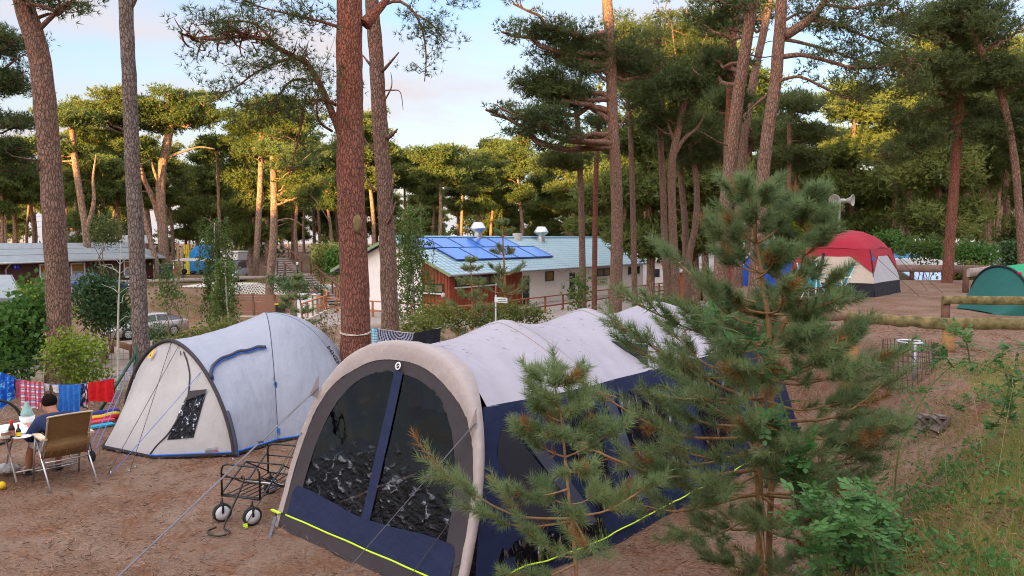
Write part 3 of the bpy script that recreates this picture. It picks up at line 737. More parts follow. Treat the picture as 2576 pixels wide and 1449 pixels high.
# left background pines that catch the sun
pine([(432, 300), (420, 360), (407, 430), (404, 500), (408, 560), (413, 650)], 70, 25, 'golden sunlit pine with forked trunk and umbrella crown behind the brown hut', bark=BARK_FAR, blobs=[(455, 250, 110, 26, 0), (510, 290, 60, 30, 1), (400, 300, 60, 22, .5)], per=60, blades=5, L=.28, W=.07, n_limb=9, pads_per=8, pad=(.8, .3), leaf=NEEDLE_FAR, tw=1.5, n=40,
     limbs=[([(405, 570, 0), (385, 500, 0), (362, 450, 0), (350, 400, 0), (325, 335, 0), (300, 290, 0)], 16), ([(412, 400, 0), (450, 385, 0), (500, 370, 0), (540, 375, 0)], 8), ([(404, 470, 0), (385, 420, 0), (378, 360, 0)], 10)])
pine([(330, 330), (345, 420), (356, 520), (380, 610), (392, 655)], 68, 13, 'leaning pine holding the left umbrella crown behind the brown hut', bark=BARK_FAR, blobs=[(250, 270, 78, 34, 0), (300, 240, 60, 20, .5), (230, 340, 60, 30, 1), (330, 370, 60, 24, .5)], per=60, blades=5, L=.28, W=.07, n_limb=9, pads_per=8, pad=(.8, .3), leaf=NEEDLE_FAR, tw=1.5)
pine([(657, 290), (656, 430), (651, 540), (643, 695)], 72, 16, 'straight golden pine trunk left of the wooden steps, with a yellow-green crown', bark=BARK_FAR, blobs=[(700, 262, 75, 32, 0), (640, 300, 60, 36, 0), (760, 310, 70, 40, .5), (690, 370, 100, 34, .5)], per=60, blades=5, L=.28, W=.07, n_limb=9, pads_per=8, pad=(.8, .3), leaf=NEEDLE_FAR, tw=1.4)
pine([(686, 380), (690, 480), (688, 600), (678, 728)], 62, 21, 'pale pine trunk standing on the bark-chip slope', bark=BARK_FAR, blobs=[(740, 400, 80, 36, 0), (790, 470, 50, 30, .5)], per=60, blades=5, L=.27, W=.065, n_limb=8, pads_per=7, pad=(.75, .28), leaf=NEEDLE_FAR, limbs=[([(690, 500, 0), (740, 470, 0), (790, 500, 0), (830, 560, 0)], 6), ([(686, 560, 0), (730, 550, 0), (770, 575, 0)], 5)])
pine([(180, 300), (188, 400), (203, 500), (215, 575), (222, 650)], 64, 18, 'crooked forked pine rising behind the brown hut roof near the left trunk', bark=BARK_FAR, blobs=[(190, 300, 50, 26, 0), (140, 380, 60, 30, .5)], per=60, blades=5, L=.27, W=.065, n_limb=8, pads_per=7, pad=(.75, .28), leaf=NEEDLE_FAR, limbs=[([(216, 585, 0), (236, 510, 0), (234, 450, 0), (242, 390, 0)], 13)])
pine([(545, 380), (548, 440), (551, 530), (556, 605)], 76, 9, 'slim bare pine with a small crown between the two golden pines', bark=BARK_FAR, blobs=[(570, 345, 48, 24, 0)], per=60, blades=4, L=.32, W=.1, n_limb=6, pads_per=6, pad=(.75, .28), leaf=NEEDLE_FAR)

# ------------------------------------------------------------------ young pines with real needles
def shoot(ml, mw, a, b, r, nn, L=.055, W=.0026, t0=.15, bend=.12, mat=0):
    a, b = Vector(a), Vector(b); Lg = (b - a).length
    m = a.lerp(b, .5); m.z -= bend * Lg
    c = [((1 - t) ** 2) * a + 2 * t * (1 - t) * m + t * t * b for t in np.linspace(0, 1, 6)]
    mw.tube(c, [r * (1 - .55 * i / 5) for i in range(6)], 5, caps=False)
    C = np.array([tuple(p) for p in c])
    t = t0 + (1 - t0) * rng.random(nn); k = np.minimum((t * 5).astype(int), 4); f = t * 5 - k
    P = C[k] * (1 - f)[:, None] + C[k + 1] * f[:, None]
    ax = C[k + 1] - C[k]; ax /= np.linalg.norm(ax, axis=1, keepdims=True) + 1e-9
    rv = rng.normal(size=(nn, 3)); rad = rv - ax * (rv * ax).sum(1, keepdims=True); rad /= np.linalg.norm(rad, axis=1, keepdims=True) + 1e-9
    fw = .42 + .75 * t[:, None] ** 3
    d = ax * fw + rad * .85 + np.array([0, 0, .18]); d /= np.linalg.norm(d, axis=1, keepdims=True)
    ml.blades(P, d, L * rng.uniform(.75, 1.2, nn), W, mat)
def young_branch(ml, mw, a, b, r, dens, L, W, side=4, spread=.5, deadfrac=.06):
    a, b = Vector(a), Vector(b); d = b - a; Lg = d.length
    m1 = a.lerp(b, .5) + Vector((rnd.gauss(0, .05), rnd.gauss(0, .05), -.10)) * Lg
    cp = spline([a, m1, b], 9)
    mw.tube(cp, [r * (1 - .62 * i / 8) for i in range(9)], 6, caps=False)
    sh = min(.30, max(.14, Lg * .38))
    dn = d.normalized()
    shoot(ml, mw, cp[8] - dn * sh * .5, cp[8] + dn * sh * .55 + Vector((0, 0, sh * .18)), r * .4, int(dens * 1.2), L, W, .0)
    for s in range(side):
        t = rnd.uniform(.38, .97) * 8; k = min(int(t), 7); p = cp[k].lerp(cp[k + 1], t - k)
        lat = Vector((-dn.y, dn.x, 0))
        lat = lat.normalized() if lat.length > .01 else Vector((1, 0, 0))
        v = (dn * rnd.uniform(.4, 1.0) + lat * rnd.choice((-1, 1)) * rnd.uniform(.3, .95) + Vector((0, 0, rnd.uniform(-.1, .75)))).normalized()
        ln = sh * rnd.uniform(.55, 1.1)
        shoot(ml, mw, p, p + v * ln, r * .3, int(dens * rnd.uniform(.6, 1)), L, W, rnd.choice((.1, .25)), mat=1 if rnd.random() < deadfrac else 0)
    if rnd.random() < .35:
        k = rnd.randrange(2, 6); shoot(ml, mw, cp[k], cp[k + 1] + dn * .05, r * .3, int(dens * .35), L * .9, W, 0, mat=1)
def young_pine(label, stems, loc, explicit=(), dens=150, L=.06, W=.0028):
    t = thing('young_pine', label, 'tree', loc); ml, mw = MB(), MB()
    for pts, r, wh in stems:
        P = spline(pts, 40)
        mw.tube(P, [r * (1 - .78 * i / 39) for i in range(40)], 10, wob=.08, wf=8)
        shoot(ml, mw, P[34], P[39] + (P[39] - P[36]).normalized() * .08, r * .2, int(dens * 1.8), L, W, 0)
        for f, n, ln, el, off in wh:
            i = min(38, int(f * 39)); p = P[i]
            for k in range(n):
                a = off + 2 * math.pi * k / n + rnd.uniform(-.3, .3); l_ = ln * rnd.uniform(.7, 1.15)
                e = el + rnd.uniform(-.2, .2)
                q = p + Vector((math.cos(a) * math.cos(e), math.sin(a) * math.cos(e), math.sin(e))) * l_
                young_branch(ml, mw, p, q, r * .42 * (1 - .5 * f), dens, L, W, side=max(3, int(5 + l_ * 11)))
    for a, b, r, side in explicit:
        young_branch(ml, mw, a, b, r, dens, L, W, side=int(side * 2.1))
    mw.build('trunk', BARK_YOUNG, t); ml.build('needles', [NEEDLE_NEAR, NEEDLE_DEAD], t)
    return t
rnd = random.Random(21); rng = np.random.default_rng(21)
D = 5.3
bx = at(1918, 1449, D); zb = tz(bx.x, bx.y)
young_pine('big bushy young pine with two stems in front of the tent side, by the bank',
  [([(bx.x - .02, bx.y, zb - .1), at(1912, 1300, D), at(1905, 1100, D), at(1925, 930, D + .05), at(1935, 830, D), at(1915, 690, D), at(1895, 560, D), at(1890, 480, D)], .034,
    [(.10, 4, .45, -.05, .9), (.15, 5, .55, .0, 2.0), (.20, 6, .70, .05, .3), (.26, 5, .75, .05, 1.7), (.32, 6, .85, .10, 1.2), (.43, 6, .85, .2, .1), (.53, 6, .72, .25, .8), (.63, 6, .55, .4, .2), (.72, 5, .42, .5, 1.0), (.81, 5, .34, .6, .5), (.90, 5, .22, .7, .2)]),
   ([(bx.x + .06, bx.y + .05, zb - .1), at(1936, 1330, D + .1), at(1942, 1150, D + .1), at(1940, 940, D + .1), at(1955, 850, D + .1), at(1995, 770, D + .1), at(2020, 660, D + .1), at(2030, 560, D + .1), at(2035, 490, D + .1)], .026,
    [(.45, 5, .55, .25, .9), (.58, 4, .42, .4, .2), (.68, 4, .30, .6, 1.0), (.77, 4, .24, .7, .4), (.86, 4, .20, .75, .9), (.94, 3, .14, .8, .3)])],
  (bx.x, bx.y, zb),
  explicit=[(at(1915, 1010, D), at(1560, 820, D - .1), .014, 8), (at(1905, 860, D), at(1590, 760, D), .012, 7), (at(1910, 1100, D), at(1500, 985, D - .2), .014, 8), (at(1905, 1180, D), at(1440, 1110, D - .2), .016, 8),
            (at(1935, 1060, D), at(2230, 960, D - .1), .014, 8), (at(1940, 960, D), at(2150, 830, D), .012, 8), (at(1940, 1160, D), at(2240, 1080, D - .3), .014, 8), (at(1930, 1240, D), at(2180, 1200, D - .4), .012, 6),
            (at(1900, 1240, D), at(1560, 1250, D - .4), .012, 6), (at(1900, 760, D), at(1680, 640, D), .010, 5), (at(1990, 775, D), at(2100, 745, D - .1), .008, 3), (at(1905, 960, D - .05), at(1760, 1000, D - .7), .012, 6),
            (at(1920, 1080, D - .05), at(1990, 1120, D - .8), .012, 6), (at(1915, 900, D - .05), at(1880, 930, D - .7), .012, 6), (at(1905, 660, D), at(1800, 560, D - .1), .009, 5), (at(1925, 930, D), at(2060, 900, D - .6), .012, 6), (at(1900, 1290, D), at(1720, 1350, D - .5), .010, 5), (at(1920, 1120, D), at(1700, 1130, D - .5), .011, 5), (at(1930, 1130, D), at(2110, 1120, D - .5), .011, 5), (at(1920, 1000, D), at(1680, 930, D - .3), .011, 5), (at(1930, 1010, D), at(2130, 1010, D - .4), .011, 5), (at(1915, 820, D), at(1770, 720, D - .2), .010, 4), (at(1920, 1170, D), at(2050, 1190, D - .7), .010, 5), (at(1910, 1190, D), at(1790, 1220, D - .7), .010, 5), (at(1905, 700, D), at(1960, 640, D - .3), .009, 4)],
  dens=165, L=.075, W=.0042)
D2 = 4.1
b2 = at(1450, 1449, D2); z2 = tz(b2.x, b2.y)
young_pine('slim young pine with browning inner needles in front of the navy tent wall',
  [([(b2.x + .05, b2.y, min(z2, 1.0) - .15), at(1450, 1449, D2), at(1437, 1310, D2), at(1424, 1180, D2), at(1413, 1060, D2), at(1398, 980, D2), at(1393, 915, D2)], .013,
    [(.40, 3, .22, .15, .6), (.62, 4, .24, .25, .2), (.74, 4, .16, .4, .8), (.86, 4, .13, .5, .3)])],
  (b2.x, b2.y, z2),
  explicit=[(at(1440, 1305, D2), at(1120, 1195, D2 - .1), .0085, 8), (at(1440, 1300, D2), at(1640, 1215, D2), .0075, 8), (at(1422, 1150, D2), at(1318, 1085, D2), .006, 4), (at(1422, 1150, D2), at(1560, 1075, D2), .006, 5),
            (at(1430, 1230, D2), at(1270, 1235, D2 - .2), .006, 4), (at(1445, 1400, D2), at(1330, 1340, D2 - .3), .007, 4), (at(1445, 1420, D2), at(1290, 1447, D2 - .2), .007, 4), (at(1440, 1300, D2), at(1480, 1380, D2 - .6), .006, 4),
            (at(1420, 1160, D2), at(1450, 1180, D2 - .4), .006, 4), (at(1413, 1060, D2), at(1350, 1020, D2), .005, 3), (at(1440, 1310, D2), at(1210, 1290, D2 - .2), .007, 5)],
  dens=130, L=.066, W=.0034)
# young pines standing beyond the fence
def mid_pine(label, u0, v0, u1, v1, d, wd, dens=60):
    a, b = at(u0, v0, d), at(u1, v1, d); a.z = tz(a.x, a.y)
    H = b.z - a.z
    m = (a + b) / 2 + Vector((.05, 0, 0))
    young_pine(label, [([a, m, b], .03 * H / 3 + .012, [(f, 5, wd * (1.02 - f) * 1.2, .15 + .4 * f, rnd.random() * 6) for f in (.30, .42, .54, .66, .76, .85, .93)])], tuple(a), dens=dens, L=.10, W=.009)
mid_pine('young pine tree in front of the solar panels, taller of two before the red wall', 1272, 800, 1262, 545, 22, 1.5, 46)
mid_pine('small young pine in front of the red wall window, left of the signpost', 1186, 810, 1183, 645, 21, 1.25, 42)
mid_pine('thin young pine in front of the white service cabinet', 775, 880, 745, 690, 20, .75, 40)
mid_pine('sparse young pine at the end of the brown plank screen', 700, 870, 720, 745, 21, .6, 40)

# ------------------------------------------------------------------ broadleaf shrubs and trees
LEAF_YG = leaf_mat('yellow_green_leaves', (.13, .20, .02), (.28, .36, .045), .4, 1.5)
LEAF_MAPLE = leaf_mat('maple_leaves', (.05, .13, .025), (.12, .23, .045), .4, 1.5)
LEAF_DARK = leaf_mat('laurel_leaves', (.03, .075, .025), (.085, .15, .055), .25, 2)
LEAF_BIRCH = leaf_mat('birch_leaves', (.05, .10, .02), (.13, .20, .045), .4, 1.5)
LEAF_HEDGE = leaf_mat('hedge_leaves', (.07, .10, .02), (.18, .20, .045), .35, 2)
LEAF_ROSE = leaf_mat('rose_leaves', (.035, .11, .03), (.10, .22, .055), .35, 4)
LEAF_IVY = leaf_mat('bright_ivy_leaves', (.12, .20, .015), (.30, .38, .03), .4, 1.5)
def shrub(name, label, blobs, n, L, W, mat, base, stems=8, sr=.015, cat='shrub', bark=None, up=.3, group=None):
    t = thing(name, label, cat, base, group); ml, mw = MB(), MB(); C = []
    vol = [b[1][0] * b[1][1] * b[1][2] for b in blobs]; tot = sum(vol)
    for (c, r), v in zip(blobs, vol):
        k = max(20, int(n * v / tot)); nc = max(4, k // 9)
        q = rdir(nc) * (rng.random((nc, 1)) ** .40) * np.array(r) + np.array(c)
        q = np.repeat(q, 9, axis=0); q += rng.normal(size=q.shape) * L * 1.1; C.append(q)
        for s in range(max(1, int(stems * v / tot + .5))):
            e = Vector(c) + Vector((rnd.uniform(-.8, .8) * r[0], rnd.uniform(-.8, .8) * r[1], rnd.uniform(-.3, .8) * r[2]))
            mw.tube(limb_curve(Vector(base) + Vector((rnd.gauss(0, .08), rnd.gauss(0, .08), -.1)), e, -.05, .2, 8), [sr * (1 - .8 * i / 7) for i in range(8)], 5, caps=False)
    C = np.concatenate(C); m = len(C)
    ml.blades(C, rdir(m, up), L * rng.uniform(.6, 1.2, m), W * rng.uniform(.7, 1.2, m), quad=True)
    mw.build('stems', bark or BARK_THIN, t); ml.build('foliage', mat, t); return t
def pb(u, v, d, ru, rv, dd=0, ry=None):
    s = d / FPX; return (at(u, v, d + dd), (ru * s, ry or ru * s * .8, rv * s))
def base_at(u, d):
    p = at(u, 800, d); return (p.x, p.y, tz(p.x, p.y))
shrub('maple_shrub', 'dark green maple shrub behind the washing at the left edge', [pb(45, 830, 15, 75, 75), pb(20, 900, 14.6, 60, 60), pb(90, 760, 15.5, 40, 50)], 2600, .12, .11, LEAF_MAPLE, base_at(50, 15), 12)
shrub('yellow_green_shrub', 'bright yellow-green bush behind the clothes line', [pb(190, 900, 13.9, 80, 55), pb(170, 870, 13.9, 50, 40), pb(220, 950, 13.9, 60, 40)], 3000, .07, .05, LEAF_YG, base_at(195, 13.9), 26, .011)
shrub('yellow_shrub', 'pale yellow-green shrub under the brown hut window', [pb(100, 735, 36, 55, 25), pb(70, 765, 35, 60, 30), pb(130, 790, 34, 50, 40)], 2600, .16, .12, LEAF_YG, base_at(100, 35), 10)
shrub('laurel_bush', 'round dark green bush left of the grey car', [pb(255, 765, 36, 68, 72), pb(255, 720, 36, 40, 35), pb(290, 800, 36, 45, 30)], 5200, .26, .08, LEAF_DARK, base_at(255, 36), 10, .04, up=.8)
shrub('young_maple', 'slim young tree with sparse leaves in front of the lattice slope', [pb(428, 690, 30, 38, 45), pb(436, 750, 30, 46, 28), pb(410, 730, 30, 34, 30)], 620, .13, .09, LEAF_BIRCH, base_at(432, 30), 8, .03, cat='tree')
shrub('low_shrub', 'low yellow-green shrub between the white tent and the grey car', [pb(455, 858, 19, 50, 18), pb(560, 815, 19, 34, 14), pb(515, 842, 19, 45, 18)], 1500, .075, .055, LEAF_HEDGE, base_at(500, 19), 16, .01)
shrub('conifer_bush', 'small dark conifer bush at the foot of the grey car', [pb(390, 850, 21, 28, 40)], 900, .12, .03, LEAF_DARK, base_at(390, 21), 6, .01)
shrub('hedge_shrub', 'green shrub behind the hanging sarong, below the red building corner', [pb(1060, 820, 19, 60, 28), pb(1100, 790, 20, 50, 30)], 2600, .075, .055, LEAF_HEDGE, base_at(1070, 19), 20, .012)
shrub('hedge_shrub', 'long low shrub right behind the awning roof, around the signpost', [pb(1180, 800, 21, 60, 24), pb(1290, 790, 22, 70, 30), pb(1350, 795, 22, 40, 18), pb(1240, 815, 21, 60, 20)], 3600, .085, .055, LEAF_HEDGE, base_at(1250, 21), 24, .012)
shrub('bare_shrub', 'thin twiggy shrub with few leaves between the white tent and the biggest trunk', [pb(820, 810, 19, 45, 60), pb(800, 850, 18.5, 40, 40)], 420, .07, .05, PM('brown_leaf', (.16, .12, .04), .8, .4), base_at(815, 18.8), 40, .009)
shrub('leafy_sapling', 'small leafy sapling against the white wall between two thin pines', [pb(1455, 740, 29, 24, 40), pb(1470, 700, 29, 14, 20)], 420, .15, .1, LEAF_BIRCH, base_at(1460, 29), 4, .02, cat='tree')
shrub('green_bush', 'dark green bush right of the big awning roof, behind the big sapling', [pb(1690, 790, 17, 80, 28), pb(1780, 800, 17, 60, 24), pb(1640, 770, 18, 50, 20)], 3600, .10, .04, leaf_mat('moss_green', (.04, .075, .015), (.10, .14, .03), .3, 2), base_at(1690, 17), 14, .015)
shrub('yellow_conifer', 'yellow-green conifer bush beside the wooden steps', [pb(815, 660, 62, 26, 28), pb(812, 630, 62, 14, 16)], 1300, .35, .12, LEAF_HEDGE, base_at(812, 62), 4, .04)
shrub('green_bush', 'bright green bush right of the wooden steps, under the slatted fence', [pb(855, 650, 61, 30, 24), pb(840, 675, 61, 24, 16)], 1500, .28, .16, LEAF_MAPLE, base_at(850, 61), 5, .04)
shrub('green_bush', 'low bush on the slope below the wooden steps', [pb(740, 720, 56, 40, 12), pb(800, 735, 57, 26, 10), pb(700, 705, 60, 30, 9)], 1700, .22, .12, LEAF_DARK, base_at(740, 56), 6, .03)
shrub('pale_conifer', 'pale young pine bush behind the brown hut roof', [pb(265, 585, 60, 34, 24), pb(262, 560, 60, 18, 18)], 1200, .35, .1, NEEDLE_MID, base_at(262, 60), 4, .05)
for k, (u, v, d, ru, rv, lb, mt) in enumerate([(2440, 640, 34, 60, 26, 'leafy white-flowering bush behind the pale plank fence, left of the fence post', LEAF_MAPLE), (2330, 625, 36, 70, 22, 'wide green bush behind the caravan roof', LEAF_BIRCH), (2545, 640, 36, 30, 30, 'dark round bush beside the caravans at the right edge', LEAF_DARK), (2240, 610, 40, 40, 24, 'green bush just right of the red tent top', LEAF_MAPLE), (2430, 690, 31, 60, 16, 'weedy green bush at the foot of the plank fence', LEAF_HEDGE)]):
    shrub('green_bush', lb, [pb(u, v, d, ru, rv), pb(u + 15, v + 8, d, ru * .7, rv * .8)], 2000, .17, .10, mt, base_at(u, d), 6, .03)
shrub('ivy_column', 'bright yellow-green ivy climbing a pine trunk right of the horn loudspeaker', [pb(2190, 540, 62, 18, 50), pb(2200, 480, 62, 24, 22), pb(2180, 590, 62, 14, 14)], 2600, .24, .2, LEAF_IVY, base_at(2190, 62), 3, .15, cat='climber')
shrub('ivy_column', 'bright green ivy clump behind the blue tent', [pb(2005, 560, 52, 22, 34), pb(2010, 530, 52, 14, 16)], 1500, .24, .2, LEAF_IVY, base_at(2005, 52), 3, .12, cat='climber')
for k in range(26):      # undergrowth at the forest edge
    y = rnd.uniform(78, 112); x = (-.62 + 1.3 * k / 25) * y + rnd.gauss(0, 2); z = tz(x, y); r = rnd.uniform(1.2, 2.6)
    shrub('undergrowth_bush', 'leafy undergrowth bush among the far pine trunks', [((x, y, z + r * .6), (r * 1.3, r, r * .75))], 420, .5, .3, [LEAF_DARK, LEAF_MAPLE, LEAF_HEDGE][k % 3], (x, y, z), 3, .03, group='undergrowth bushes of the far wood')

def weeping(label, u, v0, v1, d, strands, w, mat, name='birch_tree', L=.07):
    a = at(u, 800, d); a.z = tz(a.x, a.y); b = at(u, v0, d); s = d / FPX
    t = thing(name, label, 'tree', tuple(a)); mw, ml, ms = MB(), MB(), MB()
    P = spline([a, a.lerp(b, .4) + Vector((.08, 0, 0)), a.lerp(b, .8), b], 24); mw.tube(P, [.05 * (1 - .85 * i / 23) for i in range(24)], 7, wob=.08)
    C = []
    for k in range(strands):
        h = rnd.uniform(.38, .98); p = P[int(h * 23)]; an = rnd.random() * 6.28; rr = w * s * rnd.uniform(.2, 1) * (1.15 - .6 * abs(h - .6))
        e = p + Vector((math.cos(an) * rr, math.sin(an) * rr, rr * rnd.uniform(.2, .6)))
        dr = rnd.uniform(.2, 1.0) * min(1.9, (e.z - a.z) * .6)
        c = spline([p, p.lerp(e, .6) + Vector((0, 0, .15 * rr)), e, e + Vector((math.cos(an) * .08, math.sin(an) * .08, -dr * .5)), e + Vector((math.cos(an) * .1, 0, -dr))], 16)
        ms.tube(c, [.010 * (1 - .85 * i / 15) for i in range(16)], 4, caps=False)
        for q in range(int(18 + dr * 55)):
            t_ = rnd.uniform(.35, 1) * 14.9; i = int(t_); x = c[i].lerp(c[i + 1], t_ - i)
            C.append((x.x + rnd.gauss(0, .05), x.y + rnd.gauss(0, .05), x.z + rnd.gauss(0, .05)))
    C = np.array(C); dd = rdir(len(C), -1.1)
    ml.blades(C, dd, L * rng.uniform(.7, 1.3, len(C)), L * .75, quad=True)
    mw.build('trunk', BIRCH if name.startswith('birch') else BARK_THIN, t); ms.build('twigs', BARK_THIN, t); ml.build('foliage', mat, t)
weeping('young weeping birch in front of the silver van', 540, 560, 0, 24, 62, 36, LEAF_BIRCH)
weeping('tall slim birch in front of the white gable wall', 1035, 530, 0, 25, 80, 50, LEAF_BIRCH, L=.075)
weeping('short weeping birch in front of the brown plank screen', 568, 660, 0, 22, 36, 26, LEAF_BIRCH)
b_ = base_at(293, 28); tb = thing('bare_birch', 'thin pale leafless birch stem in front of the round dark bush', 'tree', b_); mb = MB(); tp_ = at(305, 640, 28)
Pb = spline([Vector(b_), Vector(b_).lerp(tp_, .5) + Vector((-.08, 0, 0)), tp_ + Vector((.0, 0, .4))], 20); mb.tube(Pb, [.07 * (1 - .85 * i / 19) for i in range(20)], 7, wob=.1)
for k in range(12):
    i = rnd.randrange(9, 18); an = rnd.random() * 6.28; mb.tube(limb_curve(Pb[i], Pb[i] + Vector((math.cos(an) * .7, math.sin(an) * .7, .35)), -.1, .2, 6), [.014, .012, .01, .008, .006, .003], 4, caps=False)
mb.build('trunk', BIRCH, tb)

# dog roses on the bank
def rose(label, stems, n_leaf, d_leaf, name='rose_bush', L=.042, W=.03):
    t = thing(name, label, 'shrub', (stems[0][0].x, stems[0][0].y, tz(stems[0][0].x, stems[0][0].y))); ml, mw, mf = MB(), MB(), MB()
    for st in stems:
        P = spline(st, 20); mw.tube(P, [.008 * (1 - .7 * i / 19) for i in range(20)], 5, caps=False)
        for k in range(n_leaf):
            t_ = rnd.uniform(.15, 1) * 18.9; i = int(t_); p = P[i].lerp(P[i + 1], t_ - i)
            dv = Vector((rnd.gauss(0, 1), rnd.gauss(0, 1), rnd.gauss(.3, .6))).normalized(); ln = rnd.uniform(.06, .14)
            q = p + dv * ln; mw.tube([p, p.lerp(q, .5) + Vector((0, 0, .01)), q], [.002, .0018, .0012], 3, caps=False)
            for m_ in range(5):                     # five leaflets on each leaf stalk
                f = (.45, .45, .75, .75, 1)[m_]; sgn = (-1, 1, -1, 1, 0)[m_]
                lat = dv.cross(Vector((0, 0, 1))); lat = lat.normalized() if lat.length > .01 else Vector((1, 0, 0))
                c = p.lerp(q, f); ld = (lat * sgn * .9 + dv * (.5 if sgn else 1)).normalized()
                u_ = ld.cross(lat if not sgn else dv); u_ = u_.normalized() if u_.length > .01 else Vector((0, 0, 1))
                wv = ld.cross(u_).normalized() * W * .5 * rnd.uniform(.8, 1.2); l_ = L * rnd.uniform(.8, 1.15)
                ml.add([c, c + ld * l_ * .35 + wv, c + ld * l_ * .75 + wv * .7, c + ld * l_, c + ld * l_ * .75 - wv * .7, c + ld * l_ * .35 - wv], [(0, 1, 2, 3, 4, 5)], 0, False)
    mw.build('stems', PM('rose_stem', (.10, .14, .04), .7, .3), t); ml.build('foliage', LEAF_ROSE, t)
    return t
rr = []
for k in range(15):
    u0 = 2060 + k * 14; dd = rnd.uniform(3.4, 4.3)
    a = at(u0, 1449, dd); a.z = tz(a.x, a.y)
    rr.append([a, at(u0 + rnd.uniform(-60, 50), rnd.uniform(1310, 1400), dd), at(u0 + rnd.uniform(-120, 90), rnd.uniform(1215, 1330), dd - .1)])
rose('low dog rose bush with fresh green leaves under the big young pine', rr, 24, 0)
a = at(2055, 1300, 4.6); a.z = tz(a.x, a.y)
rose('long climbing rose shoot hanging through the big young pine', [[a, at(2040, 1250, 4.7), at(1990, 1080, 4.75), at(1935, 930, 4.75), at(1880, 850, 4.7), at(1790, 815, 4.65), at(1685, 800, 4.6)], [at(2010, 1140, 4.75), at(1960, 1080, 4.6), at(1920, 1060, 4.5)], [at(2040, 1250, 4.7), at(2000, 1180, 4.5), at(2030, 1130, 4.4)]], 46, 0, L=.045)
a = at(2250, 1180, 6.2); a.z = tz(a.x, a.y)
rose('arching wild rose with a long bare stem, right of the big young pine', [[a, at(2262, 1130, 6.2), at(2300, 1040, 6.2), at(2360, 950, 6.2), at(2430, 910, 6.2), at(2520, 935, 6.1), at(2580, 960, 6.0)], [at(2400, 925, 6.2), at(2350, 880, 6.2), at(2280, 890, 6.2)], [at(2440, 912, 6.2), at(2430, 860, 6.2), at(2400, 840, 6.2)], [at(2480, 920, 6.1), at(2540, 880, 6.1), at(2600, 870, 6.1)], [at(2530, 940, 6.1), at(2550, 1010, 6.0), at(2530, 1070, 6.0)], [at(2545, 950, 6.1), at(2520, 1040, 6.0), at(2490, 1090, 6.0)]], 24, 0, L=.04)

# grass and dry stalks on the bank
gm = MB(); n = 95000
X = rng.uniform(1.2, 9.5, n); Y = rng.uniform(2.6, 9.8, n)
dn_ = toe_dist(X, Y)
den = np.array([nz(x * .9, y * .9, 5) for x, y in zip(X, Y)]) + .5 * np.array([nz(x * 3, y * 3, 9) for x, y in zip(X, Y)])
keep = (dn_ > .7) & (den > -.28 + .25 * rng.normal(size=n)) & (rng.random(n) < np.clip((dn_ - .4) / 2, .15, 1))
X, Y = X[keep], Y[keep]; Z = terr(X, Y); n = len(X)
gm.blades(np.stack([X, Y, Z - .01], -1), rdir(n, 1.5), rng.uniform(.06, .22, n), rng.uniform(.0035, .007, n), 0)
gm.F[-1] = (gm.F[-1][0], 0, False)
k = rng.random(n) < .45; m2 = MB()
m2.blades(np.stack([X, Y, Z], -1)[k], rdir(k.sum(), .9), rng.uniform(.06, .22, k.sum()), .003, 0)
struct(gm.build('grass', leaf_mat('bank_grass', (.10, .14, .022), (.23, .24, .06), .35, 2)), 'stuff')
struct(m2.build('dry_grass', leaf_mat('straw', (.26, .18, .075), (.40, .30, .13), .3, 3)), 'stuff')
for nm_, n, col_, sd in (('fallen_needles', 42000, ((.16, .075, .04), (.40, .23, .14)), 2), ('needle_litter', 30000, ((.05, .028, .018), (.14, .07, .04)), 6)):
    nl = MB(); X = rng.uniform(-7.5, 9.0, n); Y = 3.6 + 10 * rng.random(n) ** 1.4
    den = np.array([nz(x * .8, y * .8, sd) + .6 * nz(x * 2.6, y * 2.6, sd) for x, y in zip(X, Y)])
    keep = (den + rng.normal(0, .3, n) > -.1); X, Y = X[keep], Y[keep]; n = len(X); Z = terr(X, Y)
    d_ = rdir(n); d_[:, 2] = np.abs(d_[:, 2]) * .25; d_ /= np.linalg.norm(d_, axis=1, keepdims=True)
    nl.blades(np.stack([X, Y, Z + .025 + .035 * np.array([nz(x * 1.1, y * 1.1, 3) for x, y in zip(X, Y)])], -1), d_, rng.uniform(.05, .11, n), rng.uniform(.005, .010, n), 0)
    struct(nl.build(nm_, leaf_mat(nm_, col_[0], col_[1], .1, 1.5)), 'stuff')
wl = MB(); k = 0       # small green weeds scattered over the bank
while k < 340:
    x, y = rng.uniform(2.0, 9.0), rng.uniform(2.7, 9.5)
    if toe_dist(np.array([x]), np.array([y]))[0] < .9 or nz(x * 1.3, y * 1.3, 8) < -.05 + .3 * rng.random(): continue
    k += 1; z = tz(x, y); m_ = int(rng.integers(10, 34)); s = rng.uniform(.03, .10)
    wl.blades(rng.normal(size=(m_, 3)) * np.array([s, s, s * .45]) + np.array([x, y, z + .05]), rdir(m_, .5), rng.uniform(.03, .07, m_), rng.uniform(.012, .03, m_), quad=True)
struct(wl.build('weeds', LEAF_ROSE), 'stuff')
st = MB()
for k in range(60):
    x, y = rng.uniform(2.2, 8.5), rng.uniform(2.8, 8.5)
    if toe_dist(np.array([x]), np.array([y]))[0] < 1.2: continue
    z = tz(x, y); h = rng.uniform(.25, .75); q = Vector((x + rng.normal() * .1, y + rng.normal() * .1, z + h)); st.tube([(x, y, z), Vector((x, y, z)).lerp(q, .5) + Vector((0, 0, .04)), q], [.002, .0018, .001], 3, caps=False)
    st.blades(np.repeat([tuple(q)], 8, 0) + rng.normal(size=(8, 3)) * .02, rdir(8, 1.0), .04, .004)
struct(st.build('dry_stalks', PM('straw_stalk', (.42, .33, .15), .8)), 'stuff')
rnd = random.Random(31); rng = np.random.default_rng(31)
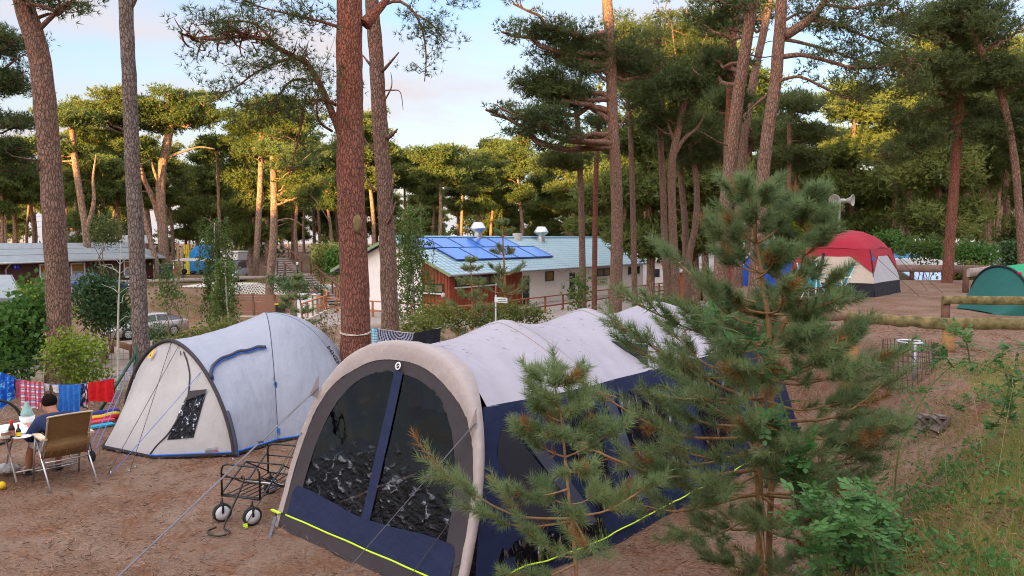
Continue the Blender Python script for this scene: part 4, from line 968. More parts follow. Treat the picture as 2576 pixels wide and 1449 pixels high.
def proj(P):
    P = np.asarray(P, float).reshape(-1, 3); d = P - np.array([0, 0, EYE])
    fw = d[:, 1] * math.cos(TH) - d[:, 2] * math.sin(TH); up = d[:, 1] * math.sin(TH) + d[:, 2] * math.cos(TH)
    return np.stack([CXP + FPX * d[:, 0] / fw, CYP - FPX * up / fw], -1)
def pick(G, u, v):
    """point of a sampled surface nearest to a photo position, with the local normal turned to the camera side"""
    G = np.asarray(G); uv = proj(G).reshape(G.shape[0], G.shape[1], 2)
    e = (uv[..., 0] - u) ** 2 + (uv[..., 1] - v) ** 2
    dist = np.linalg.norm(G - np.array([0, 0, EYE]), axis=-1)
    i, j = np.unravel_index(np.argmin(np.where(e < e.min() + 60, dist * 3 + e * .05, 1e9)), e.shape)
    i0, j0 = min(max(i, 1), G.shape[0] - 2), min(max(j, 1), G.shape[1] - 2)
    n = Vector(np.cross(G[i0 + 1, j0] - G[i0 - 1, j0], G[i0, j0 + 1] - G[i0, j0 - 1])).normalized()
    p = Vector(G[i, j])
    if n.dot(Vector((0, 0, EYE)) - p) < 0: n = -n
    return p, n
def pick_path(G, pts, off, n=24):
    out = []
    for q in spline([(u, v, 0) for u, v in pts], n):
        p, nn = pick(G, q.x, q.y); out.append(p + nn * off)
    for _ in range(2): out = [out[0]] + [(out[i - 1] + out[i] * 2 + out[i + 1]) / 4 for i in range(1, n - 1)] + [out[-1]]
    return out
def patch(G, corners, off, nu=14, nv=14):
    """quad patch laid on a sampled surface between four photo positions"""
    (u0, v0), (u1, v1), (u2, v2), (u3, v3) = corners; out = np.zeros((nu, nv, 3))
    cs = [pick(G, *c) for c in corners]
    for i in range(nu):
        for j in range(nv):
            a, b = i / (nu - 1), j / (nv - 1)
            p = (cs[0][0] * (1 - a) + cs[1][0] * a) * (1 - b) + (cs[3][0] * (1 - a) + cs[2][0] * a) * b
            q = np.argmin(((G.reshape(-1, 3) - np.array(p)) ** 2).sum(1)); g = Vector(G.reshape(-1, 3)[q])
            n = (cs[0][1] + cs[1][1] + cs[2][1] + cs[3][1]).normalized()
            out[i, j] = p + n * (max(0, (g - p).dot(n)) + off)
    return out
def guy(parent, a, b, r=.006, mat=None, name='guy_rope', sag=.01):
    a, b = Vector(a), Vector(b); c = [a.lerp(b, t) - Vector((0, 0, sag * 4 * t * (1 - t))) for t in np.linspace(0, 1, 9)]
    return MB().tube(c, r, 5).build(name, mat, parent)
F_WHITE = fabric_mat('tent_pale_blue', (.36, .385, .445), .7, .6, (3.2, 3.2, 1.6), trans=.12)
F_CREAM = fabric_mat('tent_cream', (.44, .42, .405), .7, .6, (3.4, 3.4, 1.4), trans=.12)
F_ROOF = fabric_mat('awning_roof_cloth', (.35, .33, .365), .7, .35, (2.6, 2.6, 2.6), trans=.05)
F_TAN = fabric_mat('awning_beam_cloth', (.37, .315, .295), .75, .25, (9, 9, 6))
F_CHAR = fabric_mat('charcoal_cloth', (.045, .038, .042), .8, .3)
F_NAVY = fabric_mat('navy_cloth', (.010, .017, .055), .75, .35, (4, 4, 4))
F_BLUE = fabric_mat('blue_edging', (.03, .16, .62), .6, .1)
F_DKBL = fabric_mat('dark_blue_edging', (.05, .055, .085), .7, .1)
F_LIME = fabric_mat('lime_piping', (.62, .85, .05), .5, .05)
ROPE_BLUE = PM('blue_rope', (.12, .18, .5), .7)
ROPE_GREY = PM('grey_webbing', (.13, .13, .15), .7)
ROPE_DARK = PM('dark_cord', (.06, .06, .07), .7)
VINYL = vinyl_mat('clear_window_foil', (.30, .31, .34), (3.5, 3.5, 6.5), .5)
VINYL_S = vinyl_mat('side_window_foil', (.22, .24, .29), (6.0, 6.0, 1.6), .7, 1.2, 2.2, .3, .6)
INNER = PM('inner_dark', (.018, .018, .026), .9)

# =============================================================== large inflatable awning tent
AC, AA, AR = Vector((-1.04, 7.30, 0)), Vector((.66, .75, 0)).normalized(), Vector((.75, -.66, 0)).normalized()
def T(s, t, z): return AC + AA * s + AR * t + Vector((0, 0, z))
AW, AZ, AP, AQ = 1.60, 2.07, 1.9, 2.6
def aw_(s): return 1.42 + .18 * min(1.0, max(0.0, s) / .9)
aw = thing('awning_tent', 'large inflatable tent with lilac-white roof, navy walls and clear front windows', 'tent', tuple(T(2.5, 0, 0)))
ARCH = [0.0, 1.45, 3.0, 4.6]
ZE = 1.52
def tl_(s): return 1.08 + .15 * min(1.0, max(0.0, s) / .8)
def ze_(Z): return min(ZE, Z * .80)
def zt(t, Z, s=2.0):
    t = abs(t); a, z = tl_(s), ze_(Z); ex = 2.3 - .92 * min(1.0, max(0.0, s) / 1.2)
    if t <= a: return Z - (Z - z) * (t / a) ** ex
    return z * max(0.0, 1 - ((t - a) / (aw_(s) - a)) ** 1.0)
def tw_(z, Z, s): f = max(0, 1 - z / ze_(Z)); return tl_(s) + (aw_(s) - tl_(s)) * (f ** .85)
def apex(s):
    s = max(0.0, s)
    zs = [1.985, 2.10, 2.12, 2.10]
    if s >= 4.6: return 2.10 * (1 - .42 * ((s - 4.6) / 1.7) ** 2.0)
    z = float(np.interp(s, ARCH, zs)); k = max(i for i in range(3) if s >= ARCH[i]); x = (s - ARCH[k]) / (ARCH[k + 1] - ARCH[k])
    return z - .075 * 4 * x * (1 - x)
def te(s): return tl_(s), ze_(apex(s))
def sag(s):
    s = max(0.0, s)
    if s > 4.6: return 0
    k = max(i for i in range(3) if s >= ARCH[i]); x = (s - ARCH[k]) / (ARCH[k + 1] - ARCH[k]); return 4 * x * (1 - x)
FZ, FW, FP, FQ = 1.985, 1.36, 2.3, 3.3
def fs(h): return -.62 * (1 - min(1, h / FZ)) ** 1.05
ns, nt_ = 240, 60
SS = np.linspace(.05, 5.35, ns); roof = np.zeros((ns, nt_, 3))
for i, s in enumerate(SS):
    t1, zz = te(s)
    for j, q in enumerate(np.linspace(-1, 1, nt_)):
        t = t1 * math.sin(q * math.pi / 2) if False else t1 * q
        g = sag(s); w_ = min(1, g * 1.6) * (.55 + .45 * abs(q))
        fold = .017 * nz((s + .45 * abs(t)) * 4.6, t * 1.1, 4) + .009 * nz((s - .25 * t) * 9.5, t * 2.2, 8) + .012 * nz(s * 1.3, t * 2.0, 2)
        z = zt(t, apex(s), s) - .02 * g * (1 - abs(q)) + fold * w_ * 1.5
        roof[i, j] = T(s + ((fs(z) + .08) * (1 - s / .3) if s < .3 else 0), t * (1 - .02 * g), z - .02 * g)
o = MB().grid(roof, uv=False).build('roof', F_ROOF, aw)
# seams and puffed beams under the roof
for s in ARCH[1:]:
    for off in (-.09, .09):
        t1, _ = te(s); k = int(np.argmin(abs(SS - (s + off))))
        MB().tube([Vector(roof[k, j]) + Vector((0, 0, .003)) for j in range(nt_)], .005, 4).build('roof_seam', F_TAN, aw)
    k = int(np.argmin(abs(SS - s))); t1, _ = te(s)
    MB().tube([T(s, t, zt(t, apex(s), s) - .085) for t in np.linspace(-t1, t1, 40)], .05, 10).build('air_beam', F_ROOF, aw)
# outline of the leaning front
def outline(k, n=80, lift=0.0):
    out = []
    for i in range(n):
        f = math.pi * i / (n - 1); c, s_ = math.cos(f), math.sin(f)
        out.append((-(FW - k) * math.copysign(abs(c) ** (2 / FP), c), (FZ - k) * abs(s_) ** (2 / FQ)))
    return out
def front(t, h, off=0.0): return T(fs(h) - off, t, h)
def ring(k0, k1, off0, off1, m=5, n=90):
    a, b = outline(k0, n), outline(k1, n); G = np.zeros((n, m, 3))
    for i in range(n):
        for j in range(m):
            f = j / (m - 1); G[i, j] = front(a[i][0] * (1 - f) + b[i][0] * f, a[i][1] * (1 - f) + b[i][1] * f, (off0 * (1 - f) + off1 * f) + .006 * nz(i * .5, j, 3))
    return G
n_ = 110; sec = []
for (k, ds) in ((.165, .012), (.10, .026), (.03, .030), (-.004, .018), (-.012, -.03), (-.006, -.09), (.004, -.15), (.014, -.19)):
    ok, row = [outline(q, n_) for q in np.linspace(.0, .2, 2)], []
    for i in range(n_):
        g = float(sstep(.45, .95, abs(math.cos(math.pi * i / (n_ - 1))))); kk = k * (1 - .55 * g) if k > 0 else k; dd = ds * (1 - .75 * g) if ds < 0 else ds
        (t0_, h0_), (t1_, h1_) = ok[0][i], ok[1][i]; f = kk / .2; t, h = t0_ + (t1_ - t0_) * f, h0_ + (h1_ - h0_) * f
        wr = .010 * nz(i * .75, k * 16) + .006 * nz(i * 1.9, k * 30)
        row.append(front(t, h, 0) - AA * dd + (AA * -wr if ds > 0 else Vector((0, 0, wr))))
    sec.append(row)
MB().grid(np.transpose(np.array([[tuple(p) for p in r_] for r_ in sec]), (1, 0, 2)), uv=False).build('front_beam_cover', F_TAN, aw)
MB().grid(ring(.07, .285, .008, .004, 6), uv=False).build('front_panel_edge', F_CHAR, aw)
K2 = .27; W2, Z2 = FW - K2, FZ - K2
def ztop(t): return Z2 * max(0, 1 - (abs(t) / W2) ** FP) ** (1 / FQ)
def region(t0, t1, zlo, zhi, off, nc=40, nr=24, wr=.0):
    G = np.zeros((nc, nr, 3))
    for i in range(nc):
        t = t0 + (t1 - t0) * i / (nc - 1); a = zlo(t); b = max(a + .002, zhi(t))
        for j in range(nr):
            h = a + (b - a) * j / (nr - 1); G[i, j] = front(t, h, off + wr * nz(t * 4, h * 4, 2))
    return G
lo = lambda t: .40 - .03 * math.cos(t * 3)
for a, b in ((-W2 + .004, -.055), (.065, W2 - .004)):
    MB().grid(region(a, b, lo, lambda t: ztop(t), .0, wr=.012), uv=False).build('front_window', VINYL, aw)
MB().grid(region(-.058, .068, lambda t: .37, lambda t: ztop(t) + .01, .012, 6, 30, .008), uv=False).build('door_strip', F_NAVY, aw)
WS = FW - .155
ledge = lambda t: (FZ - .155) * max(0, 1 - (abs(t) / WS) ** FP) ** (1 / FQ)
MB().grid(region(-WS + .003, WS - .003, lambda t: .150, lambda t: min(lo(t) + .012, max(.152, ledge(t))), .014, 60, 10, .010), uv=False).build('lower_panel', F_NAVY, aw)
MB().tube([front(t, .148, .028 + .008 * nz(t * 3)) for t in np.linspace(-WS, WS, 30)], .008, 6).build('lime_piping', F_LIME, aw)
MB().grid(region(-FW - .04, FW + .02, lambda t: -.02, lambda t: .147, .024, 50, 6, .012), uv=False).build('mud_skirt', F_CHAR, aw)
for t in (-FW - .02, FW):
    MB().box(front(t * .985, .15, .05), (.16, .03, .014), math.atan2(AR.y, AR.x)).build('lime_piping', F_LIME, aw)
# emblem on the dark edge
Mx = frame(front(-.02, FZ - .215, .026), AR, (-AA - Vector((0, 0, -.3)))); Mx = Mx.to_3x3().to_4x4()
MB().lathe([(.026, 0), (.040, .002), (.040, .006), (.026, .006)], seg=20, M=Mx, c=front(0, FZ - .215, .03)).build('emblem', WHITEP, aw)
MB().beam(front(-.02, FZ - .222, .034), front(.02, FZ - .205, .034), .012, .006).build('emblem', WHITEP, aw)
# side walls
for sg in (1, -1):
    n1, m1 = 110, 22; G = np.zeros((n1, m1, 3))
    for i in range(n1):
        s = .0 + 6.2 * i / (n1 - 1); t1, zz = te(min(s, 6.25)); Z = apex(s)
        for j in range(m1):
            z = zz * (1 - j / (m1 - 1)); s_ = s
            tt = tw_(z, Z, s)
            if s < .3: s_ = s + (fs(z) + .1) * (1 - s / .3)
            G[i, j] = T(s_, sg * (tt * (1 - .02 * sag(min(s, 4.6))) + .008 * nz(s * 3, z * 3, sg)), z)
    MB().grid(G, uv=False).build('side_wall', F_NAVY, aw)
    if sg == 1: SIDE = G
def side_pt(s, z, off=.012):
    Z = apex(s); tt = tw_(z, Z, s); return T(s, tt + off, z)
def side_quad(c, name, mat, off=.012, n=14):
    G = np.zeros((n, n, 3))
    for i in range(n):
        for j in range(n):
            a, b = i / (n - 1), j / (n - 1)
            s = (c[0][0] * (1 - a) + c[1][0] * a) * (1 - b) + (c[3][0] * (1 - a) + c[2][0] * a) * b
            z = (c[0][1] * (1 - a) + c[1][1] * a) * (1 - b) + (c[3][1] * (1 - a) + c[2][1] * a) * b
            G[i, j] = side_pt(s, z, off + .008 * nz(s * 5, z * 5))
    return MB().grid(G, uv=False).build(name, mat, aw)
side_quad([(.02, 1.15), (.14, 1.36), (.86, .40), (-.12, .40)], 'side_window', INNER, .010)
side_quad([(-.1, .36), (1.1, .36), (1.2, .12), (-.28, .12)], 'side_window', VINYL_S, .014)
side_quad([(.16, 1.44), (.30, 1.44), (1.05, .30), (.88, .30)], 'wall_band', F_DKBL, .018)
side_quad([(.62, 1.36), (1.36, 1.40), (1.40, .36), (1.14, .36)], 'side_window', VINYL_S, .014)
side_quad([(1.72, 1.38), (2.78, 1.38), (2.9, .34), (2.0, .34)], 'side_window', VINYL_S, .014)
side_quad([(1.50, 1.45), (1.66, 1.45), (1.95, .30), (1.76, .30)], 'wall_band', F_DKBL, .018)
side_quad([(3.3, 1.36), (4.4, 1.36), (4.4, .4), (3.4, .4)], 'side_window', VINYL_S, .014)
MB().tube([side_pt(s, .13 + .02 * nz(s * 4), .02) for s in np.linspace(-.1, 5.6, 50)], .007, 6).build('lime_piping', F_LIME, aw)
# rear end: closed navy slope
n1 = 30; G = np.zeros((n1, 30, 3))
for i in range(n1):
    s = 5.33 + .87 * i / (n1 - 1); t1, zz = te(s)
    for j, q in enumerate(np.linspace(-1, 1, 30)): G[i, j] = T(s, t1 * q, zt(t1 * q, apex(s)))
MB().grid(G, uv=False).build('rear_roof', F_NAVY, aw)
s = 6.2; Z = apex(s); poly = [T(s, t, max(0, zt(t, Z))) for t in np.linspace(-AW, AW, 41)]
MB().poly(poly).build('rear_wall', F_NAVY, aw)
MB().box(T(2.3, 0, .012), (2.3, 5.4, .01), math.atan2(AA.y, AA.x) - R(90)).build('groundsheet', INNER, aw)
MB().grid(np.array([[tuple(T(2.6, t, z)) for z in (0.02, 1.8)] for t in np.linspace(-1.15, 1.15, 6)])).build('inner_tent_wall', INNER, aw)
cg = np.array([[tuple(T(1.0 + .05 * math.sin(t * 25), t, z)) for z in np.linspace(1.05, 1.72, 6)] for t in np.linspace(-1.1, -.22, 24)])
MB().grid(cg).build('inner_curtain', PM('curtain_grey', (.30, .38, .48), .8), aw)
MB().box(T(1.1, .15, .72), (.16, .06, .22), .5).build('inner_pocket', PM('pale_blue', (.4, .46, .52), .7), aw)
MB().box(T(.75, -.55, .55), (.8, .45, .04), .5).box(T(.75, -.55, .28), (.08, .4, .52), .5).build('inner_table', PM('table_grey', (.08, .09, .10), .5), aw)
# straps
shR, shL = front(1.16, 1.43, .05), front(-1.16, 1.43, .05)
for a, b, w_ in ((shR, gp(835, 1478), .010), (shL, gp(285, 1462), .013)):
    d_ = (Vector(b) - Vector(a)).normalized(); mid = a.lerp(b, .32)
    MB().beam(a, mid, w_ * 2.6, .004).build('guy_strap', ROPE_GREY, aw)
    MB().beam(mid, b, w_ * (2.2 if w_ > .011 else 1.0), .005).build('guy_strap', ROPE_GREY, aw)
    MB().box(mid, (.05, .035, .02), .6).build('strap_buckle', PM('buckle', (.10, .10, .11), .5), aw)
    MB().prism([front(math.copysign(1.02, (b - a).x), 1.36, .03) if False else a + AR * .0 + Vector((0, 0, .12)), a + Vector((0, 0, -.12)), a.lerp(b, .05)], AA * .01).build('strap_gusset', F_TAN, aw)
for t, h, e in ((-1.27, .95, gp(612, 1328)), (-1.27, .95, gp(690, 1240)), (1.26, .9, gp(1010, 1478)), (1.30, .35, gp(1090, 1475))):
    guy(aw, front(t, h, .04), e, .0035, ROPE_DARK)
MB().beam(front(-1.36, .1, .04), gp(676, 1358), .03, .004).build('peg_strap', ROPE_GREY, aw)
MB().beam(front(-.3, .02, .03), gp(905, 1425), .03, .006).build('peg_strap', F_CHAR, aw)
def peg(label, u, v, mat, r=.02):
    p = gp(u, v); t = thing('tent_peg', label, 'tent peg', tuple(p))
    MB().tube([p + Vector((0, 0, -.05)), p + Vector((.0, 0, .03))], .006, 6).build('pin', STEEL, t)
    MB().box(p + Vector((0, 0, .035)), (r * 2.2, r * .8, r * 1.6), .5).box(p + Vector((.01, 0, .022)), (r * .9, r * 1.8, r), .9).build('head', mat, t)
peg('lime-yellow plastic tent peg beside the front wheels of the folding wagon', 617, 1330, F_LIME)
peg('yellow tent peg behind the folding wagon', 660, 1226, F_LIME, .012)
# pine needles lying on the roof
nd = MB()
for k in range(260):
    i, j = rnd.randrange(8, 120), rnd.randrange(6, 50)
    if nz(i * .06, j * .12, 3) < -.05: continue
    p = np.array([roof[i, j]]) + [0, 0, .012]; v = Vector(roof[i + 2, j] - roof[i, j]).normalized() * rnd.gauss(0, 1) + Vector(roof[i, j + 1] - roof[i, j]).normalized() * rnd.gauss(0, 1)
    nd.blades(p, np.array([tuple(v.normalized())]), rnd.uniform(.05, .10), .004)
struct(nd.build('needles_on_roof', PM('brown_needle', (.20, .12, .08), .9)), 'stuff')

# =============================================================== pale dome tent
DC, DA = Vector((-4.1, 12.5, 0)), Vector((-5.1, 11.3, 0))
q0a, qaa = math.atan2(-.92, .39), math.atan2(-.62, .78)
dt = thing('dome_tent', 'pale blue-white dome tent with a cream porch and blue edging', 'tent', tuple(DC))
def S1(l, f):
    """f 0 at the right foot .. 1 at the left foot; l 0 at the dome pole .. 1 at the porch arch"""
    c = DC.lerp(DA, l); a = q0a + (qaa - q0a) * l; d = Vector((math.cos(a), math.sin(a), 0))
    W = 1.66 - .03 * l - .05 * 4 * l * (1 - l); Z = 1.77 + (1.47 - 1.77) * l - .075 * 4 * l * (1 - l)
    th = math.pi * f; ct, st = math.cos(th), math.sin(th); p = 2.3 + (1.75 - 2.3) * l; q = 1.35 + (1.65 - 1.35) * l
    return c + d * W * math.copysign(abs(ct) ** (2 / p), ct) + Vector((0, 0, Z * abs(st) ** (2 / q)))
nl_, nf = 70, 90; G1 = np.zeros((nl_, nf, 3))
for i in range(nl_):
    for j in range(nf):
        l, f = i / (nl_ - 1), j / (nf - 1); g = 4 * l * (1 - l) * math.sin(math.pi * f)
        p = S1(l, f); k = g * (.018 * nz(l * 3.0 + f * 5, f * 9 - l * 5, 2) + .010 * nz(l * 6 + 5, f * 18 - l * 9, 6))
        n = (p - DC.lerp(DA, l)).normalized(); G1[i, j] = p + n * k
MB().grid(G1, uv=False).build('flysheet', F_WHITE, dt)
na, nr = 60, 40; G2 = np.zeros((na, nr, 3))
for i in range(na):
    a = q0a + math.pi * i / (na - 1); Rd = 1.66 * (1 - .05 * abs(math.sin(2 * (a - q0a))))
    for j in range(nr):
        f = j / (nr - 1) * .5; ct, st = math.cos(math.pi * f), math.sin(math.pi * f)
        rr_ = Rd * abs(ct) ** (2 / 2.3); z = 1.77 * abs(st) ** (2 / 1.35)
        g = math.sin(math.pi * j / (nr - 1)) * abs(math.sin(2 * (a - q0a)))
        G2[i, j] = (DC.x + math.cos(a) * rr_ * (1 - .02 * g), DC.y + math.sin(a) * rr_ * (1 - .02 * g), z + .012 * g * nz(a * 4, j * .2))
MB().grid(G2, uv=False).build('flysheet_rear', F_WHITE, dt)
Lf, Rf = S1(1, 1), S1(1, 0); P1, P2 = Vector((-5.87, 10.65, 0)), Vector((-4.89, 10.12, 0))
def basept(f):       # f 0 right foot .. 1 left foot
    K = [(0, Rf), (.37, P2), (.60, P1), (1, Lf)]
    for (a, p), (b, q) in zip(K[:-1], K[1:]):
        if f <= b + 1e-9: return p.lerp(q, (f - a) / (b - a))
def V1(f, m):
    a, b = S1(1, f), basept(f); p = a.lerp(b, m)
    return p
nf2, nm = 110, 40; G3 = np.zeros((nf2, nm, 3))
for i in range(nf2):
    for j in range(nm):
        f, m = i / (nf2 - 1), j / (nm - 1); p = V1(f, m); n = Vector((-.5, -.8, .3)).normalized()
        G3[i, j] = p + n * (math.sin(math.pi * m) * math.sin(math.pi * f) * (.014 * nz(f * 22, m * 2.2, 5) + .012 * nz(f * 9, m * 5, 1)))
MB().grid(G3, uv=False).build('porch', F_CREAM, dt)
MB().tube([S1(1, f) + Vector((-.02, -.02, .0)) for f in np.linspace(0, 1, 60)], .028, 8).build('porch_arch', F_CHAR, dt)
MB().tube([Vector(p) for p in G1[0]], .006, 5).tube([Vector(p) for p in G2[20]], .005, 5).tube([Vector(p) for p in G2[40]], .005, 5).build('dome_seam', F_DKBL, dt)
pth = [(583, 1148), (574, 1110), (560, 1050), (545, 1000), (530, 962), (532, 935), (552, 908), (600, 890), (640, 880), (668, 876)]
ed = [p + Vector((0, -.02, .01)) for p in pick_path(G1, pth, .03, 50)]; MB().tube(ed, .026, 7).build('door_edging', F_DKBL, dt)
MB().tube([p + Vector((.02, -.0, -.022)) for p in ed], .011, 6).build('door_edging', F_BLUE, dt)
sm = pick_path(G3, [(368, 1158), (400, 1115), (440, 1070), (468, 1010), (478, 950), (472, 905), (462, 888)], .010, 30)
MB().tube(sm, .010, 6).build('porch_zip', F_CHAR, dt)
MB().tube(pick_path(G3, [(335, 950), (352, 905), (372, 885)], .010, 12), .012, 6).build('porch_zip', F_CHAR, dt)
MB().grid(patch(G3, [(423, 1104), (486, 1100), (517, 990), (470, 998)], .010), uv=False).build('porch_window', vinyl_mat('porch_window_foil', (.12, .12, .13), (8, 8, 4), .8, 1.2, 2.2, .35, .6), dt)
MB().grid(patch(G3, [(468, 1010), (521, 992), (522, 982), (480, 984)], .035), uv=False).build('window_flap', F_CHAR, dt)
MB().poly([p for p in (pick(G1, 690, 927)[0] + Vector((0, -.02, 0)), pick(G1, 702, 955)[0] + Vector((0, -.05, 0)), pick(G1, 688, 952)[0] + Vector((0, -.03, 0)))]).build('vent_flap', F_CHAR, dt)
for u, v in ((697, 965), (708, 966), (703, 1082)):
    p, n = pick(G1, u, v); MB().box(p + n * .02, (.03, .02, .05), .4).box(p + n * .02 + Vector((.01, 0, -.05)), (.012, .012, .06), .4).build('rope_toggle', F_BLUE, dt)
# hem and groundsheet edge
hem = [basept(f) + Vector((0, 0, .05)) for f in np.linspace(0, 1, 40)]
MB().tube([p + Vector((0, 0, -.0)) for p in hem[:16]], .011, 6).tube([Vector(p) + Vector((0, 0, .05)) for p in G1[:, 0]], .011, 6).tube([Vector(p) + Vector((0, 0, .05)) for p in G2[:, 0]], .011, 6).build('blue_hem', F_BLUE, dt)
MB().tube([p + Vector((0, 0, -.03)) for p in hem], .028, 6).tube([Vector(p) + Vector((0, 0, .02)) for p in G1[:, 0]], .024, 6).tube([Vector(p) + Vector((0, 0, .02)) for p in G2[:, 0]], .024, 6).build('groundsheet_edge', INNER, dt)
# yellow warning tag, logo, lettering
p, n = pick(G3, 389, 892); Mt = frame(p + n * .05, Vector((.8, -.6, 0)), n)
tri = [Mt @ Vector((x, y, 0)) for x, y in ((-.055, -.07), (.055, -.07), (.02, .07), (-.02, .07))]
MB().prism(tri, n * .006).build('warning_tag', PM('orange_tag', (.85, .42, .02), .5), dt)
MB().prism([Mt @ Vector((x, y, .008)) for x, y in ((-.02, -.04), (.02, -.04), (0, .0))], n * .002).build('tag_mark', BLACKM, dt)
MB().tube([p + n * .05 + Vector((0, 0, .07)), pick(G3, 392, 868)[0]], .004, 5).build('tag_cord', F_DKBL, dt)
MB().tube([pick(G3, 461, 880)[0] + Vector((-.02, -.03, 0)), pick(G3, 460, 893)[0] + Vector((-.02, -.03, 0))], .008, 5).build('rope_toggle', F_DKBL, dt)
pl, nl2 = pick(G3, 532, 1137); Ml = frame(pl + nl2 * .02, Vector((.62, .15, 0)), nl2)
MB().prism([Ml @ Vector(v) for v in ((-.085, -.008, 0), (.085, -.008, 0), (.085, .028, 0), (-.085, .028, 0))], nl2 * .001).build('logo', PM('logo_grey', (.16, .15, .16), .6), dt)
MB().prism([Ml @ Vector(v) for v in ((-.085, .036, 0), (.05, .036, 0), (.085, .075, 0), (-.085, .055, 0))], nl2 * .001).build('logo', PM('logo_pale', (.33, .32, .33), .6), dt)
MB().prism([Ml @ Vector(v) for v in ((.04, -.002, .003), (.075, -.002, .003), (.075, .02, .003), (.04, .02, .003))], nl2 * .001).build('logo', PM('logo_red', (.5, .04, .05), .6), dt)
ph, nh = pick(G2, 836, 893); ph2, _ = pick(G2, 848, 908)
Mh = frame(ph + nh * .012 + (ph2 - ph) * .35, (ph2 - ph), nh)
text_mesh('lettering', 'HIGH', .17, Mh, BLACKM, dt, .001, 'LEFT' if False else 'CENTER')
for (u0, v0), e in (((458, 855), (270, 1195)), ((433, 858), (325, 1190)), ((505, 935), (275, 1198))):
    p, _ = pick(G3, u0, v0); guy(dt, p, gp(*e), .0045, ROPE_BLUE if v0 > 900 else ROPE_DARK)
for e, s in (((232, 1150), (335, 915)), ((222, 1135), (305, 960))):
    guy(dt, at(s[0], s[1], 11.6), gp(*e), .006, ROPE_BLUE)
for u, v in ((279, 1194), (325, 1190), (340, 1180), (586, 1160)):
    p = gp(u, v); MB().tube([p + Vector((0, 0, -.05)), p + Vector((.01, -.02, .05))], .007, 5).build('peg', STEEL, dt)
rnd = random.Random(41); rng = np.random.default_rng(41)
# =============================================================== folding wagon
WC, WB, WR = Vector((-2.88, 7.86, 0)), Vector((.28, .96, 0)).normalized(), Vector((.96, -.28, 0)).normalized()
wg = thing('folding_wagon', 'black tubular folding wagon frame with four wheels, without its cover', 'wagon', tuple(WC))
def Wp(x, y, z): return WC + WR * x + WB * y + Vector((0, 0, z))
hw = .235; Lw = .84
def hoop(y, z0, z1, r=.011):
    c = [Wp(-hw, y, z0), Wp(-hw, y, z1 - .07), Wp(-hw + .02, y, z1 - .02), Wp(-hw + .07, y, z1), Wp(hw - .07, y, z1), Wp(hw - .02, y, z1 - .02), Wp(hw, y, z1 - .07), Wp(hw, y, z0)]
    return MB().tube(c, r, 8).tube([Wp(-hw, y, z1 - .14), Wp(hw, y, z1 - .14)], .008, 6).tube([Wp(-hw, y, z0 + .01), Wp(hw, y, z0 + .01)], .010, 6)
hoop(0, .245, .60).build('front_hoop', BLACKM, wg); hoop(Lw, .245, .60).build('rear_hoop', BLACKM, wg)
m = MB()
for x in np.linspace(-hw + .03, hw - .03, 6): m.tube([Wp(x, 0, .26), Wp(x * 1.02, Lw * .5, .245), Wp(x, Lw, .26)], .0065, 5)
for y in (.02, Lw * .5, Lw - .02): m.tube([Wp(-hw, y, .262), Wp(hw, y, .262)], .008, 6)
m.build('base_grid', BLACKM, wg)
MB().tube([Wp(-hw, Lw * .52, .275), Wp(hw, Lw * .52, .275)], .009, 6).build('cross_rod', STEEL, wg)
for sx in (-hw - .012, hw + .012):
    MB().beam(Wp(sx, .0, .27), Wp(sx, Lw * .52, .50), .018, .012).beam(Wp(sx, 0, .49), Wp(sx, Lw * .52, .25), .018, .012).beam(Wp(sx * .96, Lw * .5, .26), Wp(sx * .96, Lw, .50), .018, .012).beam(Wp(sx * .96, Lw * .5, .50), Wp(sx * .96, Lw, .27), .018, .012).build('side_scissor', BLACKM, wg)
MB().tube([Wp(-hw, Lw * .52, .50), Wp(hw, Lw * .52, .50)], .009, 6).build('cross_bar', BLACKM, wg)
for x, y in ((-hw + .05, -.02), (hw - .05, -.02), (-hw + .03, Lw), (hw - .03, Lw)):
    c = Wp(x, y - (.05 if y < .1 else 0), .098); turn = .62 if y < .1 else .15
    ax = (WR * math.cos(turn) - WB * math.sin(turn)); M = frame((0, 0, 0), ax.cross(Vector((0, 0, 1))), ax)
    wh = MB().lathe([(.072, -.022), (.088, -.026), (.098, -.018), (.100, 0), (.098, .018), (.088, .026), (.072, .022)], c, 24, M).build('wheel', RUBBER, wg)
    o = MB().lathe([(.001, .024), (.02, .030), (.076, .026), (.076, -.026), (.02, -.030), (.001, -.024)], c, 20, M).build('rim', PM('rim_white', (.66, .66, .68), .5, .05), wg); 
    o.parent = wh; o.matrix_parent_inverse = Matrix()
    MB().tube([c + ax * .034, c + ax * .034 + Vector((0, 0, .09)), c + Vector((0, 0, .125)), c + Vector((0, 0, .16))], .012, 6).tube([c - ax * .034, c - ax * .034 + Vector((0, 0, .09)), c + Vector((0, 0, .125))], .012, 6).build('fork', BLACKM, wg)
MB().tube(spline([Wp(.02, -.01, .47), Wp(.05, -.03, .50), Wp(.075, -.06, .44), Wp(.03, -.20, .20), Wp(-.0, -.28, .06), Wp(.03, -.31, .03), Wp(.10, -.33, .025), Wp(.13, -.39, .025), Wp(.08, -.46, .025), Wp(-.02, -.47, .03), Wp(-.09, -.42, .04), Wp(-.06, -.33, .05)], 50), .0105, 8).build('handle', BLACKM, wg)

